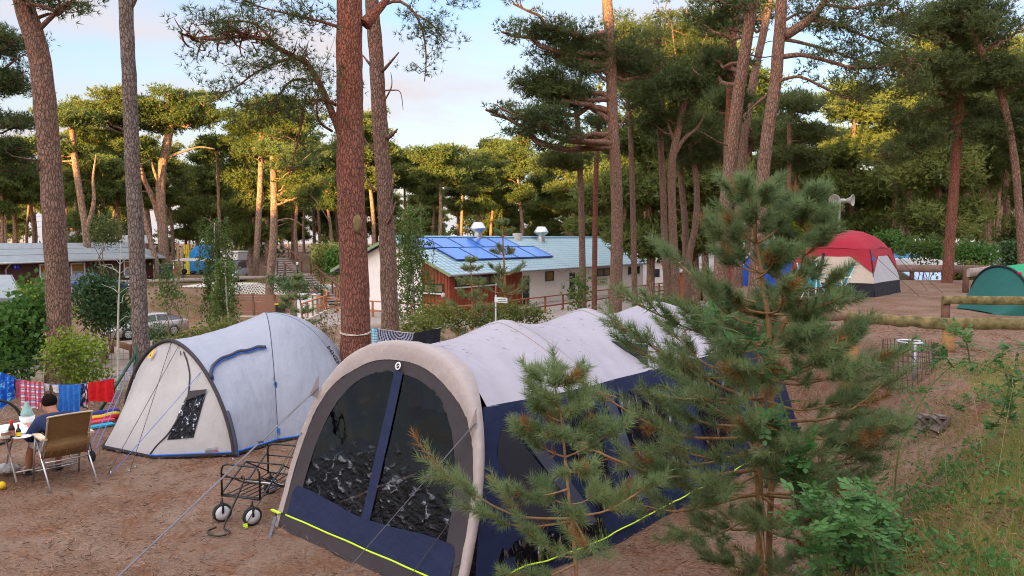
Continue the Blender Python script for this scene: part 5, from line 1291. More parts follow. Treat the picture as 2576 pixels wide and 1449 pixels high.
# =============================================================== chair, seated person, table
CF = Vector((-.72, .69, 0)).normalized(); CO, CR = Vector((-5.33, 8.97, 0)) + CF * .13, Vector((.69, .72, 0)).normalized()
def C(x, y, z): return CO + CR * x + CF * y + Vector((0, 0, z))
ch = thing('camping_chair', 'beige folding camping chair with tubular legs, seen from behind', 'chair', tuple(C(0, .2, 0)))
CW = .235; BEIGE = fabric_mat('chair_cloth', (.215, .12, .048), .55, .3, (6, 6, 6))
G = np.zeros((16, 22, 3))
for i in range(16):
    f = i / 15; z = .345 + .555 * f; y = .10 - .28 * f - (.05 * math.sin(math.pi * min(1, f * 2.5)) if f < .4 else 0)
    for j in range(22):
        x = (j / 21 - .5) * 2 * (CW - .008); G[i, j] = C(x, y - .03 * (1 - (x / CW) ** 2) * (1 if f < .35 else .3) + .004 * nz(x * 12, z * 12), z)
bk = MB().grid(G); bk.grid(np.array([[tuple(Vector(G[i, j]) + CF * .022) for j in range(22)] for i in range(16)])); bk.build('backrest', BEIGE, ch)
MB().tube([C(-CW + .02, .1 - .02, .50), C(CW - .02, .08, .50)], .010, 6).build('backrest_fold', PM('chair_fold', (.36, .21, .08), .6), ch)
lace = [C(x, .04 + .0, .43 + .022 * math.sin(x * 75)) for x in np.linspace(-CW + .04, CW - .03, 60)]
MB().tube([p - CF * .055 for p in lace], .005, 5).build('lacing', PM('lace_brown', (.12, .065, .025), .6), ch)
MB().tube(spline([C(-CW, .10, .34), C(-CW, -.05, .62), C(-CW, -.165, .86), C(-CW + .03, -.185, .90), C(CW - .03, -.185, .90), C(CW, -.165, .86), C(CW, -.05, .62), C(CW, .10, .34)], 40), .011, 8).build('back_frame', PM('frame_beige', (.48, .38, .25), .5), ch)
G = np.array([[tuple(C(x * (CW - .01), y, .385 - .025 * (1 - x * x))) for x in np.linspace(-1, 1, 9)] for y in np.linspace(.08, .50, 9)])
MB().grid(G).build('seat', BEIGE, ch)
for sx in (-1, 1):
    x = sx * (CW + .02)
    MB().tube([C(x, -.26, 0), C(x, .10, .36), C(x, .30, .585)], .0115, 8).build('leg', STEEL, ch)
    MB().tube([C(x, .48, 0), C(x, .42, .25), C(x, .30, .585)], .0115, 8).build('leg', STEEL, ch)
    MB().tube([C(x, .10, .34), C(x, -.05, .60)], .010, 6).build('arm_support', STEEL, ch)
    a = [C(x - .035, -.06, .60), C(x + .035, -.06, .60), C(x + .04, .20, .61), C(x + .03, .34, .60), C(x - .03, .34, .60), C(x - .04, .20, .61)]
    MB().prism(a, (0, 0, .022)).build('armrest', PM('arm_plastic', (.62, .52, .36), .5), ch)
MB().tube([C(-CW - .02, .06, .30), C(CW + .02, .06, .30)], .010, 8).build('crossbar', STEEL, ch)
MB().tube([C(-CW - .02, .45, .12), C(CW + .02, .45, .12)], .008, 8).build('crossbar', STEEL, ch)

def skinned(name, J, E, mat, parent, sub=2):
    me = bpy.data.meshes.new(name); me.from_pydata([tuple(p) for p, r in J], E, []); me.update()
    o = bpy.data.objects.new(name, me); COL.objects.link(o); me.materials.append(mat)
    md = o.modifiers.new('Skin', 'SKIN'); md.use_smooth_shade = True
    sv = me.skin_vertices[0].data
    for i, (p, r) in enumerate(J): sv[i].radius = (r, r) if not isinstance(r, tuple) else r; sv[i].use_root = (i == 0)
    s = o.modifiers.new('Sub', 'SUBSURF'); s.levels = sub; s.render_levels = sub
    attach(o, parent); return o
pe = thing('person', 'person in a navy jumper and pale shorts sitting with their back turned', 'person', tuple(C(0, .25, 0)))
SKIN = PM('skin', (.42, .19, .12), .6, .1, 20); JUMP = fabric_mat('navy_jumper', (.012, .024, .075), .85, .4, (7, 7, 7)); SHORT = fabric_mat('pale_shorts', (.50, .48, .50), .85, .4, (7, 7, 7))
hip, ab, chs, nk = C(0, .22, .46), C(0, .27, .58), C(0, .36, .73), C(-.01, .455, .80)
J = [(hip, .12), (ab, .115), (chs, .115), (nk, .052), (C(-.02, .50, .86), .055), (C(-.03, .545, .915), .084), (C(-.03, .565, .955), .072),
     (C(-.20, .37, .72), .055), (C(-.285, .44, .53), .042), (C(-.22, .66, .60), .033), (C(-.20, .74, .63), .026), (C(.20, .37, .72), .055), (C(.28, .48, .54), .042), (C(.16, .68, .60), .033), (C(.13, .75, .63), .026),
     (C(-.11, .27, .44), .09), (C(-.18, .68, .43), .062), (C(-.215, .78, .22), .056), (C(-.225, .80, .07), .036), (C(-.23, .92, .035), .032), (C(-.235, .99, .025), .022),
     (C(.10, .27, .44), .09), (C(.12, .68, .43), .062), (C(.115, .78, .22), .056), (C(.11, .80, .07), .036), (C(.11, .92, .035), .032), (C(.112, .99, .025), .022)]
E = [(0, 1), (1, 2), (2, 3), (3, 4), (4, 5), (5, 6), (2, 7), (7, 8), (8, 9), (9, 10), (2, 11), (11, 12), (12, 13), (13, 14), (0, 15), (15, 16), (16, 17), (17, 18), (18, 19), (19, 20), (0, 21), (21, 22), (22, 23), (23, 24), (24, 25), (25, 26)]
skinned('person_body', J, E, SKIN, pe)
# hands: four fingers and a thumb each, resting on the table edge
for sx, hx in ((-1, -.20), (1, .13)):
    w0 = C(hx, .74, .632); JJ = [(w0, .022), (C(hx + .0, .79, .640), .026)]; EE = [(0, 1)]
    for k, (dx, ln) in enumerate(((-.027, .060), (-.009, .072), (.009, .068), (.027, .052))):
        a = len(JJ); JJ += [(C(hx + dx, .815, .642), .0105), (C(hx + dx * 1.25, .815 + ln * .55, .650), .009), (C(hx + dx * 1.3, .815 + ln, .636), .0075)]
        EE += [(1, a), (a, a + 1), (a + 1, a + 2)]
    a = len(JJ); JJ += [(C(hx - sx * .034, .785, .640), .011), (C(hx - sx * .050, .815, .638), .009)]; EE += [(1, a), (a, a + 1)]
    skinned('hand', JJ, EE, SKIN, pe, 1)
skinned('jumper', [(C(0, .22, .44), .150), (C(0, .26, .56), .150), (C(0, .35, .71), .140), (C(-.005, .42, .785), .10), (C(-.19, .37, .72), .098), (C(-.292, .44, .53), .075), (C(-.225, .64, .595), .045), (C(.19, .37, .72), .098), (C(.285, .48, .54), .075), (C(.165, .66, .595), .045)],
        [(0, 1), (1, 2), (2, 3), (2, 4), (4, 5), (5, 6), (2, 7), (7, 8), (8, 9)], JUMP, pe)
skinned('shorts', [(C(0, .22, .42), .135), (C(-.11, .30, .43), .108), (C(-.18, .64, .435), .085), (C(-.185, .72, .41), .080), (C(.10, .30, .43), .108), (C(.12, .64, .435), .085), (C(.12, .72, .41), .080)], [(0, 1), (1, 2), (2, 3), (0, 4), (4, 5), (5, 6)], SHORT, pe)
HAIR = PM('dark_hair', (.014, .010, .008), 1.0, .5, 60, spec=.05, bump=.5, bs=150)
hc = C(-.03, .552, .935)
Mh_ = frame((0, 0, 0), CR, Vector((0, 0, 1)) + CF * .35)
MB().ball(hc + Vector((0, 0, .022)) - CF * .010, (.088, .096, .092), 18, 12, M=Mh_).build('hair', HAIR, pe)
hd = MB().ball(hc - Vector((0, 0, .02)) + CF * .028, (.083, .095, .108), 18, 12, M=Mh_); hd.build('head', SKIN, pe)
for sx in (-1, 1): MB().ball(hc + CR * sx * .090 + CF * .02 - Vector((0, 0, .03)), (.012, .020, .032), 8, 6, M=Mh_).build('ear', SKIN, pe)
fc = hc + CF * .125 - Vector((0, 0, .045))
MB().ball(fc + Vector((0, 0, -.005)) + CF * .004, (.014, .020, .024), 8, 6, M=Mh_).build('nose', SKIN, pe)
for sx in (-1, 1): MB().ball(fc + CR * sx * .033 - CF * .016 + Vector((0, 0, .022)), .011, 8, 6).build('eye', WHITEP, pe)
MB().ball(fc - CF * .012 - Vector((0, 0, .045)), (.024, .008, .007), 8, 6, M=Mh_).build('mouth', PM('lips', (.30, .09, .07), .6), pe)
for hx in (-.23, .111):
    m = MB(); m.prism([C(hx - .045, .75, .0), C(hx + .045, .75, .0), C(hx + .052, .94, .0), C(hx + .02, 1.03, .0), C(hx - .03, 1.03, .0), C(hx - .052, .94, .0)], (0, 0, .018))
    m.build('sandal_sole', PM('sole', (.03, .03, .03), .8), pe)
    MB().tube(spline([C(hx - .05, .90, .015), C(hx - .03, .90, .075), C(hx + .02, .91, .075), C(hx + .05, .90, .015)], 12), .011, 6).tube(spline([C(hx - .045, .80, .02), C(hx - .035, .83, .09), C(hx + .03, .83, .09), C(hx + .045, .80, .02)], 12), .010, 6).build('sandal_strap', PM('strap_pale', (.5, .48, .42), .7), pe)
bag_ = thing('black_bag', 'small black bag hanging on the right side of the camping chair', 'bag', tuple(C(.34, .0, .25)))
MB().ball(C(.29, .06, .27), (.04, .055, .075), 12, 8).build('pouch', PM('black_cloth', (.012, .012, .014), .8), bag_); MB().tube([C(.29, .06, .34), C(.262, .02, .46)], .006, 5).build('strap', PM('black_cloth', (.012, .012, .014), .8), bag_)

tb = thing('camping_table', 'white folding camping table with tubular legs at the left edge', 'table', tuple(C(-.55, .95, 0)))
tx0, tx1, ty0, ty1, tzz = -1.35, .32, .50, 1.16, .61
MB().prism([C(tx0, ty0, tzz - .02), C(tx1 - .03, ty0, tzz - .02), C(tx1, ty0 + .03, tzz - .02), C(tx1, ty1, tzz - .02), C(tx0, ty1, tzz - .02)], (0, 0, .022)).build('table_top', WHITEP, tb)
for x in (-.42, .22):
    for y, y2 in ((.60, 1.08), (1.08, .60)):
        MB().tube([C(x, y, tzz - .02), C(x, (y + y2) / 2, .32), C(x, y2 - (.06 if y2 < .8 else -.06), 0)], .013, 8).build('leg', PM('leg_grey', (.5, .47, .43), .4, metal=.4), tb)
MB().tube([C(-.42, .56, .12), C(.22, .56, .12)], .01, 6).build('crossbar', PM('leg_grey', (.5, .47, .43), .4, metal=.4), tb)
def tpos(u, v): return gp(u, v, tzz + .002)
p = tpos(30, 1101); t = thing('sauce_bottle', 'dark sauce bottle with a red cap, tallest on the camping table', 'bottle', tuple(p))
MB().lathe([(.001, 0), (.034, .0), (.036, .10), (.030, .13), (.017, .155), (.016, .165)], p, 16).build('bottle_body', PM('dark_sauce', (.025, .010, .006), .15), t)
MB().lathe([(.018, .163), (.019, .205), (.012, .215), (.001, .216)], p, 14).build('cap', PM('red_plastic', (.55, .02, .02), .4), t); MB().lathe([(.0365, .03), (.0372, .05), (.0365, .095)], p, 16).build('label', PM('label_orange', (.40, .14, .07), .6), t)
p = tpos(47, 1099); t = thing('seasoning_bottle', 'small brown seasoning bottle with a yellow label and red cap', 'bottle', tuple(p))
MB().lathe([(.001, 0), (.028, .0), (.029, .07), (.024, .085), (.009, .115), (.009, .135)], p, 14).build('bottle_body', PM('brown_glass', (.03, .015, .008), .12), t)
MB().lathe([(.0105, .128), (.011, .155), (.001, .156)], p, 10).build('cap', PM('red_plastic', (.55, .02, .02), .4), t); MB().lathe([(.0292, .015), (.030, .03), (.0294, .062)], p, 14).build('label', PM('label_yellow', (.75, .55, .03), .6), t)
p = tpos(14, 1106); t = thing('glass_jar', 'squat glass jar of red sauce at the table front', 'jar', tuple(p))
MB().lathe([(.001, 0), (.045, .0), (.048, .02), (.048, .075), (.036, .09), (.036, .10)], p, 18).build('jar_body', PM('red_sauce', (.22, .07, .035), .1), t); MB().lathe([(.0385, .088), (.039, .102), (.001, .104)], p, 16).build('lid', STEEL, t); MB().lathe([(.0485, .02), (.049, .04), (.0485, .06)], p, 18).build('label', PM('label_pale', (.42, .40, .30), .6), t)
p = tpos(56, 1101); tag(MB().lathe([(.001, .004), (.07, .004), (.10, .014), (.105, .018), (.072, .0), (.001, .0)], p, 28).build('plate', WHITEP), 'white plate lying on the camping table beside the person', 'plate')
p = C(-.16, 1.05, tzz + .002); tag(MB().lathe([(.001, .0), (.06, .0), (.085, .05), (.09, .09), (.083, .09), (.06, .01)], p, 24).build('bowl', WHITEP), 'white bowl stack on the table in front of the person', 'bowl')
p = C(-.16, 1.05, tzz + .10); t = thing('plastic_bag', 'mint green translucent plastic bag standing on the white bowls', 'bag', tuple(p))
MB().lathe([(.065, 0), (.075, .02), (.062, .06), (.05, .10), (.022, .15), (.030, .175), (.004, .18)], p, 14).build('bag_body', fabric_mat('mint_plastic', (.42, .62, .55), .35, .5, (9, 9, 9), trans=.4), t)
p = gp(4, 1233); p.z = .055; tag(MB().ball(p, .05, 16, 10).build('ball', PM('yellow_felt', (.75, .50, .02), .9, .15, 30, bump=.3)), 'yellow ball lying on the needles at the left edge', 'ball')
p = C(-.42, 1.0, .03); t = thing('water_bottle_bag', 'crumpled white bag lying under the camping table', 'bag', tuple(p)); MB().ball(p + Vector((0, 0, .05)), (.13, .09, .07), 10, 7).ball(p + Vector((.07, .03, .04)), (.07, .06, .05), 8, 6).build('bag_body', fabric_mat('white_bag', (.55, .55, .56), .6, .8, (8, 8, 8)), t)
bt = thing('plastic_tub', 'white plastic tub standing under the camping table', 'tub', tuple(C(-.2, .95, .25)))
MB().lathe([(.001, 0), (.11, 0), (.15, .07), (.158, .075), (.143, .07), (.105, .01)], C(-.1, .9, .40), 22).build('tub_body', WHITEP, bt)

# =============================================================== washing
def uvmat(name, fn, rough=.9):
    m, nt, b = new_mat(name); t = nt.nodes.new('ShaderNodeTexCoord'); sp = nt.nodes.new('ShaderNodeSeparateXYZ'); nt.links.new(t.outputs['UV'], sp.inputs[0])
    nt.links.new(fn(nt, sp.outputs[0], sp.outputs[1], t.outputs['UV']), b.inputs['Base Color']); b.inputs['Roughness'].default_value = rough; b.inputs['Specular IOR Level'].default_value = .2
    return m
def stripe(nt, x, k, thr):
    return math_n(nt, 'LESS_THAN', math_n(nt, 'FRACT', math_n(nt, 'MULTIPLY', x, k)), thr)
def check_rwb(nt, x, y, uv):
    c = mixc(nt, math_n(nt, 'MULTIPLY', stripe(nt, x, 5, .5), .85), (.72, .70, .72), (.45, .02, .06))
    c = mixc(nt, math_n(nt, 'MULTIPLY', stripe(nt, y, 5, .45), .75), c, (.5, .03, .06))
    return mixc(nt, math_n(nt, 'MULTIPLY', stripe(nt, math_n(nt, 'ADD', y, .1), 5, .2), .8), c, (.05, .07, .28))
def check_teal(nt, x, y, uv):
    c = mixc(nt, math_n(nt, 'MULTIPLY', stripe(nt, x, 4, .4), .7), (.45, .66, .72), (.05, .30, .45)); return mixc(nt, math_n(nt, 'MULTIPLY', stripe(nt, y, 7, .4), .7), c, (.04, .25, .40))
def floral(nt, x, y, uv):
    v = nt.nodes.new('ShaderNodeTexVoronoi'); v.inputs['Scale'].default_value = 9; nt.links.new(uv, v.inputs['Vector'])
    s = nt.nodes.new('ShaderNodeSeparateColor'); nt.links.new(v.outputs['Color'], s.inputs[0]); return ramp(nt, s.outputs[0], [(.0, (.02, .02, .05)), (.45, (.4, .04, .10)), (.62, (.05, .10, .3)), (.75, (.6, .55, .5))], 'CONSTANT')
def beach(nt, x, y, uv):
    v = noise_n(nt, uv, 4.5, 2); return ramp(nt, v, [(.0, (.01, .07, .38)), (.50, (.02, .14, .55)), (.58, (.12, .42, .70)), (.64, (.03, .16, .5)), (.69, (.45, .04, .03)), (.72, (.20, .35, .08))], 'CONSTANT')
def mandala(nt, x, y, uv):
    dx = math_n(nt, 'SUBTRACT', x, .62); dy = math_n(nt, 'SUBTRACT', y, .0)
    r = math_n(nt, 'SQRT', math_n(nt, 'ADD', math_n(nt, 'MULTIPLY', dx, dx), math_n(nt, 'MULTIPLY', math_n(nt, 'MULTIPLY', dy, dy), .16)))
    a = math_n(nt, 'ARCTAN2', dy, dx)
    s = math_n(nt, 'SINE', math_n(nt, 'MULTIPLY', r, 90.0)); k = math_n(nt, 'SINE', math_n(nt, 'MULTIPLY', a, 36.0))
    f = math_n(nt, 'GREATER_THAN', math_n(nt, 'ADD', s, math_n(nt, 'MULTIPLY', k, .7)), .1); return mixc(nt, f, (.035, .04, .09), (.36, .37, .44))
def plain(c):
    return fabric_mat('cloth_%d_%d_%d' % tuple(int(q * 99) for q in c), c, .9, .4, (9, 9, 9))
def cloth(name, label, cat, u0, v0, u1, v1, vb0, vb1, d, mat, folds=4, amp=.025, group=None):
    """cloth hung over a line from (u0,v0) to (u1,v1); its lower corners end at vb0 and vb1"""
    n, m = 26, 18; G = np.zeros((n, m, 3)); sd = rnd.random() * 90
    for i in range(n):
        f = i / (n - 1); top = at(u0 + (u1 - u0) * f, v0 + (v1 - v0) * f, d); bot = at(u0 + (u1 - u0) * f, vb0 + (vb1 - vb0) * f, d)
        for j in range(m):
            g = j / (m - 1); p = top.lerp(bot, g); k = amp * (.25 + .75 * g) * (math.sin(f * folds * 6.28 + sd) + .7 * nz(f * 7, g * 2, sd))
            edge = .010 * nz(g * 5, sd + f * 9); G[i, j] = (p.x + edge + .3 * k, p.y - .012 * (1 - g) + k, p.z + (.012 * nz(f * 5, sd, 3) if j == m - 1 else 0))
    b = MB().grid(G); B = G.copy(); B[..., 1] += .02 + .02 * np.linspace(0, 1, m)[None, :]; b.grid(B[:, :max(4, m * 2 // 3)])
    o = b.build(name, mat); tag(o, label, cat, group); return o
DL = 12.1
cloth('beach_towel', 'blue patterned beach towel hanging at the left end of the clothes line', 'towel', -18, 930, 36, 948, 1050, 1000, DL, uvmat('beach_print', beach), 3, .03)
cloth('cloth', 'dusty pink cloth hanging half behind the checked tea towel', 'cloth', 37, 952, 62, 958, 1001, 1000, DL + .05, plain((.42, .10, .17)), 2)
cloth('tea_towel', 'red, white and blue checked tea towel on the clothes line', 'towel', 50, 956, 110, 963, 1025, 1028, DL - .06, uvmat('check_rwb', check_rwb), 3, .02)
cloth('underwear', 'small white garment hanging right of the checked tea towel', 'clothing', 103, 963, 123, 966, 982, 984, DL, plain((.66, .64, .62)), 1, .01)
cloth('underwear', 'small white garment hanging left of the plain blue towel', 'clothing', 132, 968, 152, 968, 984, 991, DL, plain((.64, .62, .60)), 1, .01)
cloth('towel', 'plain bright blue towel on the clothes line', 'towel', 149, 968, 204, 967, 1045, 1040, DL - .04, plain((.03, .16, .52)), 4, .03)
cloth('swim_shorts', 'dark floral swim shorts between the blue towel and the red jumper', 'clothing', 203, 967, 222, 963, 1022, 1030, DL, uvmat('floral', floral), 2, .02)
cloth('sock', 'white cloth peeping out below the red jumper', 'clothing', 221, 985, 234, 985, 1012, 1018, DL + .05, plain((.6, .6, .62)), 1, .01)
t = cloth('jumper', 'bright red jumper hanging from the clothes line at the tent porch', 'clothing', 222, 963, 286, 952, 1008, 1012, DL - .03, plain((.55, .010, .012)), 3, .03)
ln = MB().tube(spline([at(-60, 940, DL), at(36, 953, DL), at(125, 967, DL), at(205, 966, DL), at(285, 950, DL), at(338, 925, DL + .6)], 30), .004, 5); tag(ln.build('clothes_line', ROPE_BLUE), 'thin blue clothes line strung from the left edge to the fence post', 'clothes line')
D3 = 12.45
cloth('shirt', 'turquoise checked shirt hanging beside the biggest trunk', 'clothing', 934, 824, 949, 826, 872, 872, D3, uvmat('check_teal', check_teal), 1, .015)
cloth('sarong', 'grey sarong with a printed round pattern, hanging behind the awning tent', 'cloth', 949, 826, 1040, 838, 875, 875, D3, uvmat('mandala', mandala), 2, .02)
cloth('black_cloth', 'plain black cloth at the right end of the clothes line behind the awning tent', 'cloth', 1040, 838, 1108, 825, 875, 870, D3, plain((.012, .013, .02)), 2, .02)
cl = at(895, 832, 12.7); cr_ = 72 / FPX * 12.7 / 2 + .02
lp = [cl + Vector((math.cos(a) * cr_, math.sin(a) * cr_, .02 * math.sin(a * 1.0) - (.03 if math.sin(a) < 0 else 0) * abs(math.sin(a)))) for a in np.linspace(0, 2 * math.pi, 30)]
rp = thing('clothes_line', 'pale rope tied round the biggest trunk and running to the right', 'clothes line', tuple(cl))
MB().tube(lp, .008, 6).tube([p + Vector((0, 0, .018 * math.sin(i * .4))) for i, p in enumerate(lp)], .007, 6).build('rope_loop', PM('pale_rope', (.62, .55, .45), .8), rp)
MB().tube(spline([lp[0], at(949, 827, D3), at(1040, 838, D3), at(1110, 824, D3 + .3)], 24), .005, 5).build('rope', PM('pale_rope', (.62, .55, .45), .8), rp)
for u, v, c in ((968, 836, 'w'), (1003, 838, 'w')):
    pass
mt = thing('air_mattress', 'rolled beach mat with red and yellow stripes on the ground by the fence', 'beach mat', tuple(at(235, 1060, 12.2)))
for k, (c, r) in enumerate((((.45, .02, .03), .05), ((.75, .50, .04), .045), ((.05, .06, .30), .05))):
    a, b = at(196, 1072 - k * 7, 11.9 + .1 * k), at(300, 1042 - k * 6, 12.3 + .1 * k); a.z = .06 + .03 * k; b.z = .07 + .03 * k
    MB().tube(limb_curve(a, b, .03, .05, 8), [r * .7] + [r] * 6 + [r * .6], 8).build('mat_fold', plain(c), mt)
ml_ = thing('air_mattress', 'turquoise and red folded mat lying nearest the tent porch', 'beach mat', tuple(at(240, 1078, 11.6)))
for k, c in enumerate(((.03, .35, .50), (.55, .07, .10))):
    a, b = gp(200, 1084 - k * 6), gp(285, 1070 - k * 7); a.z = b.z = .03 + .03 * k
    MB().beam(a, b, .16, .03).build('mat_fold', plain(c), ml_)
# bicycle, mostly beyond the left edge
bc = thing('bicycle', 'bicycle at the left edge of which one wheel shows behind the bottles', 'bicycle', tuple(at(-60, 1090, 10.8)))
wc = at(-12, 1062, 10.8); wc.z = .34; ang = R(20); ax = Vector((-math.sin(ang), math.cos(ang), 0)); fwd = Vector((math.cos(ang), math.sin(ang), 0))
for c in (wc, wc - fwd * 1.03):
    M = frame((0, 0, 0), fwd, ax); w_ = MB().tube([c + fwd * .325 * math.cos(a) + Vector((0, 0, .325 * math.sin(a))) for a in np.linspace(0, 6.2832, 40)], .02, 8, caps=False).build('wheel', RUBBER, bc)
    m = MB()
    for k in range(18): a = k * math.pi / 9; m.tube([c, c + fwd * .31 * math.cos(a) + Vector((0, 0, .31 * math.sin(a)))], .0012, 3)
    o = m.build('spokes', STEEL, bc); o.parent = w_; o.matrix_parent_inverse = Matrix()
BF = PM('bike_blue', (.03, .06, .2), .4); rr0 = wc - fwd * 1.03; bb = wc - fwd * .62 + Vector((0, 0, -.06)); st_ = wc - fwd * .78 + Vector((0, 0, .45)); hd_ = wc - fwd * .22 + Vector((0, 0, .50))
MB().tube([bb, st_], .018, 8).tube([st_, hd_], .018, 8).tube([bb, hd_], .02, 8).tube([rr0, bb], .012, 6).tube([rr0, st_], .012, 6).tube([wc, hd_, hd_ + Vector((0, 0, .12))], .014, 6).build('frame', BF, bc)
MB().tube([hd_ + Vector((0, 0, .12)) + ax * .28, hd_ + Vector((0, 0, .14)), hd_ + Vector((0, 0, .12)) - ax * .28], .012, 6).build('handlebar', BLACKM, bc); MB().ball(st_ + Vector((0, 0, .10)), (.13, .07, .035), 10, 6).tube([st_, st_ + Vector((0, 0, .09))], .012, 6).build('saddle', BLACKM, bc)

# =============================================================== green wire fence behind the pitch
FG = PM('green_fence', (.012, .06, .03), .5)
def wire_fence(label, pts, h, step=.10, group=None, posts=True, sub=.10):
    t = thing('wire_fence', label, 'fence', pts[0]); P = [Vector(p) for p in pts]; m = MB()
    for a, b in zip(P[:-1], P[1:]):
        L = (b - a).length; n = max(2, int(L / step))
        for k in range(n + 1):
            q = a.lerp(b, k / n); m.tube([q, q + Vector((0, 0, h))], .0022, 3, caps=False)
        for z in np.arange(.05, h + .01, sub): m.tube([a + Vector((0, 0, z)), b + Vector((0, 0, z))], .0022, 3, caps=False)
    m.build('wire_mesh', FG, t)
    for p in (P if posts else []): MB().tube([p + Vector((0, 0, -.1)), p + Vector((0, 0, h + .08))], .028, 8).build('post', FG, t)
    return t
def g3(x, y): return (x, y, tz(x, y))
fp = at(342, 880, 13.4)
wf_ = wire_fence('green wire mesh fence behind the clothes line on the left', [g3(-11.5, 12.5), g3(-9.0, 12.9), g3(fp.x, 13.4)], 1.02)
MB().tube([(fp.x, 13.4, .95), (at(245, 1045, 12.7).x, 12.75, .03)], .026, 8).build('brace', FG, wf_)
wire_fence('green wire mesh fence between the tents and the shrubs behind', [g3(fp.x + .4, 13.6), g3(-3.2, 15.2), g3(-1.0, 15.4), g3(1.4, 15.4), g3(3.6, 15.0)], 1.02)
rnd = random.Random(51); rng = np.random.default_rng(51)
WHITE_W = PM('white_render', (.80, .74, .70), .9, .05, 3, bump=.15, bs=60)
WOOD_RED = PM('red_cladding', (.23, .052, .022), .7, .3, 5, scale=(1, 1, .15), bump=.3)
WOOD_BR = PM('brown_rail', (.24, .105, .055), .8, .3, 7, bump=.3); WOOD_GREY = PM('grey_rail', (.33, .27, .235), .9, .25, 7, bump=.4, bs=40)
WOOD_DK = PM('dark_post', (.12, .055, .035), .8, .3, 8); CONC = PM('concrete', (.48, .45, .41), .9, .12, 4, bump=.2)
FRAME_DG = PM('dark_green_frame', (.012, .03, .025), .5); PANE_Y = PM('pane_reflecting', (.16, .13, .06), .12, .4, 1.5, spec=.7)
def tile_mat(name, col, sx, sy, wave=.25):
    m, nt, b = new_mat(name); t = nt.nodes.new('ShaderNodeTexCoord'); sp = nt.nodes.new('ShaderNodeSeparateXYZ'); nt.links.new(t.outputs['UV'], sp.inputs[0])
    fx = math_n(nt, 'FRACT', math_n(nt, 'MULTIPLY', sp.outputs[0], sx)); fy = math_n(nt, 'FRACT', math_n(nt, 'MULTIPLY', sp.outputs[1], sy))
    hx = math_n(nt, 'SINE', math_n(nt, 'MULTIPLY', fx, 3.1416)); h = math_n(nt, 'ADD', math_n(nt, 'MULTIPLY', hx, .6), math_n(nt, 'MULTIPLY', fy, -.6))
    f = noise_n(nt, tc(nt), 1.3, 4); c = ramp(nt, f, [(.3, tuple(q * .82 for q in col)), (.7, col)])
    c = mixc(nt, math_n(nt, 'MULTIPLY', math_n(nt, 'MAXIMUM', math_n(nt, 'GREATER_THAN', fy, .74), math_n(nt, 'MULTIPLY', math_n(nt, 'LESS_THAN', hx, .45), .5)), .75), c, tuple(q * .45 for q in col))
    nt.links.new(c, b.inputs['Base Color']); b.inputs['Roughness'].default_value = .35; bump_n(nt, b, h, wave, .15); return m
# =============================================================== shower building
BA, BL, BW = Vector((-4, 48, 0)), Vector((.58, .81, 0)).normalized(), Vector((-.81, .58, 0)).normalized()
def Bd(s, t, z): return BA + BL * s + BW * t + Vector((0, 0, z))
bz, be, br, Lb, Wb = -2.1, .93, 3.0, 28.0, 10.0
bu = thing('shower_building', 'long white shower building with red cladding, pale blue tiled roof and solar panels', 'building', tuple(Bd(14, 5, -1.9)))
m = MB(); prof = [(0, bz), (Wb, bz), (Wb, be), (Wb / 2, br - .12), (0, be)]
m.prism([Bd(0, t, z) for t, z in prof], BL * Lb).build('wall', WHITE_W, bu)
m = MB(); z0 = be - .02
m.box(Bd(4.0, -.03, (bz + z0) / 2), (8.0, .08, z0 - bz), math.atan2(BL.y, BL.x))
a = [Bd(-.06, -.07, bz), Bd(-.06, 2.3, bz), Bd(-.06, 2.3, be + .41 * 2.2), Bd(-.06, -.07, be)]; m.prism(a, BL * .05)
for s in np.arange(.12, 8, .28): m.box(Bd(s, -.085, (bz + z0) / 2), (.05, .03, z0 - bz), math.atan2(BL.y, BL.x))
for t in np.arange(.1, 2.3, .28): m.box(Bd(-.075, t, (bz + be + .4 * t) / 2), (.03, .05, be + .4 * t - bz), math.atan2(BL.y, BL.x))
m.build('cladding', WOOD_RED, bu)
MB().box(Bd(-.05, 9.7, (bz + be) / 2 + .1), (.12, .5, be - bz - .1), math.atan2(BL.y, BL.x)).build('cladding', PM('orange_cladding', (.50, .13, .03), .7, .2), bu)
ov = .55
def roof_pt(s, q, side=0, dz=0.0):
    t = Wb / 2 * q - (1 - q) * ov; z = be - .22 + (br - be + .22) * q
    return Bd(s, t if not side else Wb - t, z + dz)
ROOF_T = tile_mat('roof_tiles', (.36, .52, .57), 60, 15, .9)
for sd in (0, 1):
    g = np.array([[tuple(roof_pt(s, q, sd, .05)) for q in np.linspace(0, 1, 20)] for s in np.linspace(-ov, Lb + ov, 60)]); b = MB().grid(g); b.build('roof', ROOF_T, bu)
    MB().tube([roof_pt(-ov, 0, sd, -.02), roof_pt(Lb + ov, 0, sd, -.02)], .07, 8).build('gutter', PM('gutter_grey', (.25, .28, .32), .4), bu)
    for s in (-ov, Lb + ov): MB().beam(roof_pt(s, 0, sd, -.02), roof_pt(s, 1, sd, -.02), .05, .2).build('verge_board', PM('verge', (.20, .28, .16), .6), bu)
MB().tube([roof_pt(-ov, 1, 0, .08), roof_pt(Lb + ov, 1, 0, .08)], .12, 8).build('ridge_cap', PM('ridge_blue', (.22, .40, .48), .5), bu)
m, nt, b = new_mat('solar_cells'); 
nt.links.new(ramp(nt, noise_n(nt, tc(nt), .4, 3), [(.3, (.014, .10, .42)), (.7, (.022, .15, .55))]), b.inputs['Base Color']); b.inputs['Roughness'].default_value = .22; b.inputs['Specular IOR Level'].default_value = .6; SOLAR = m
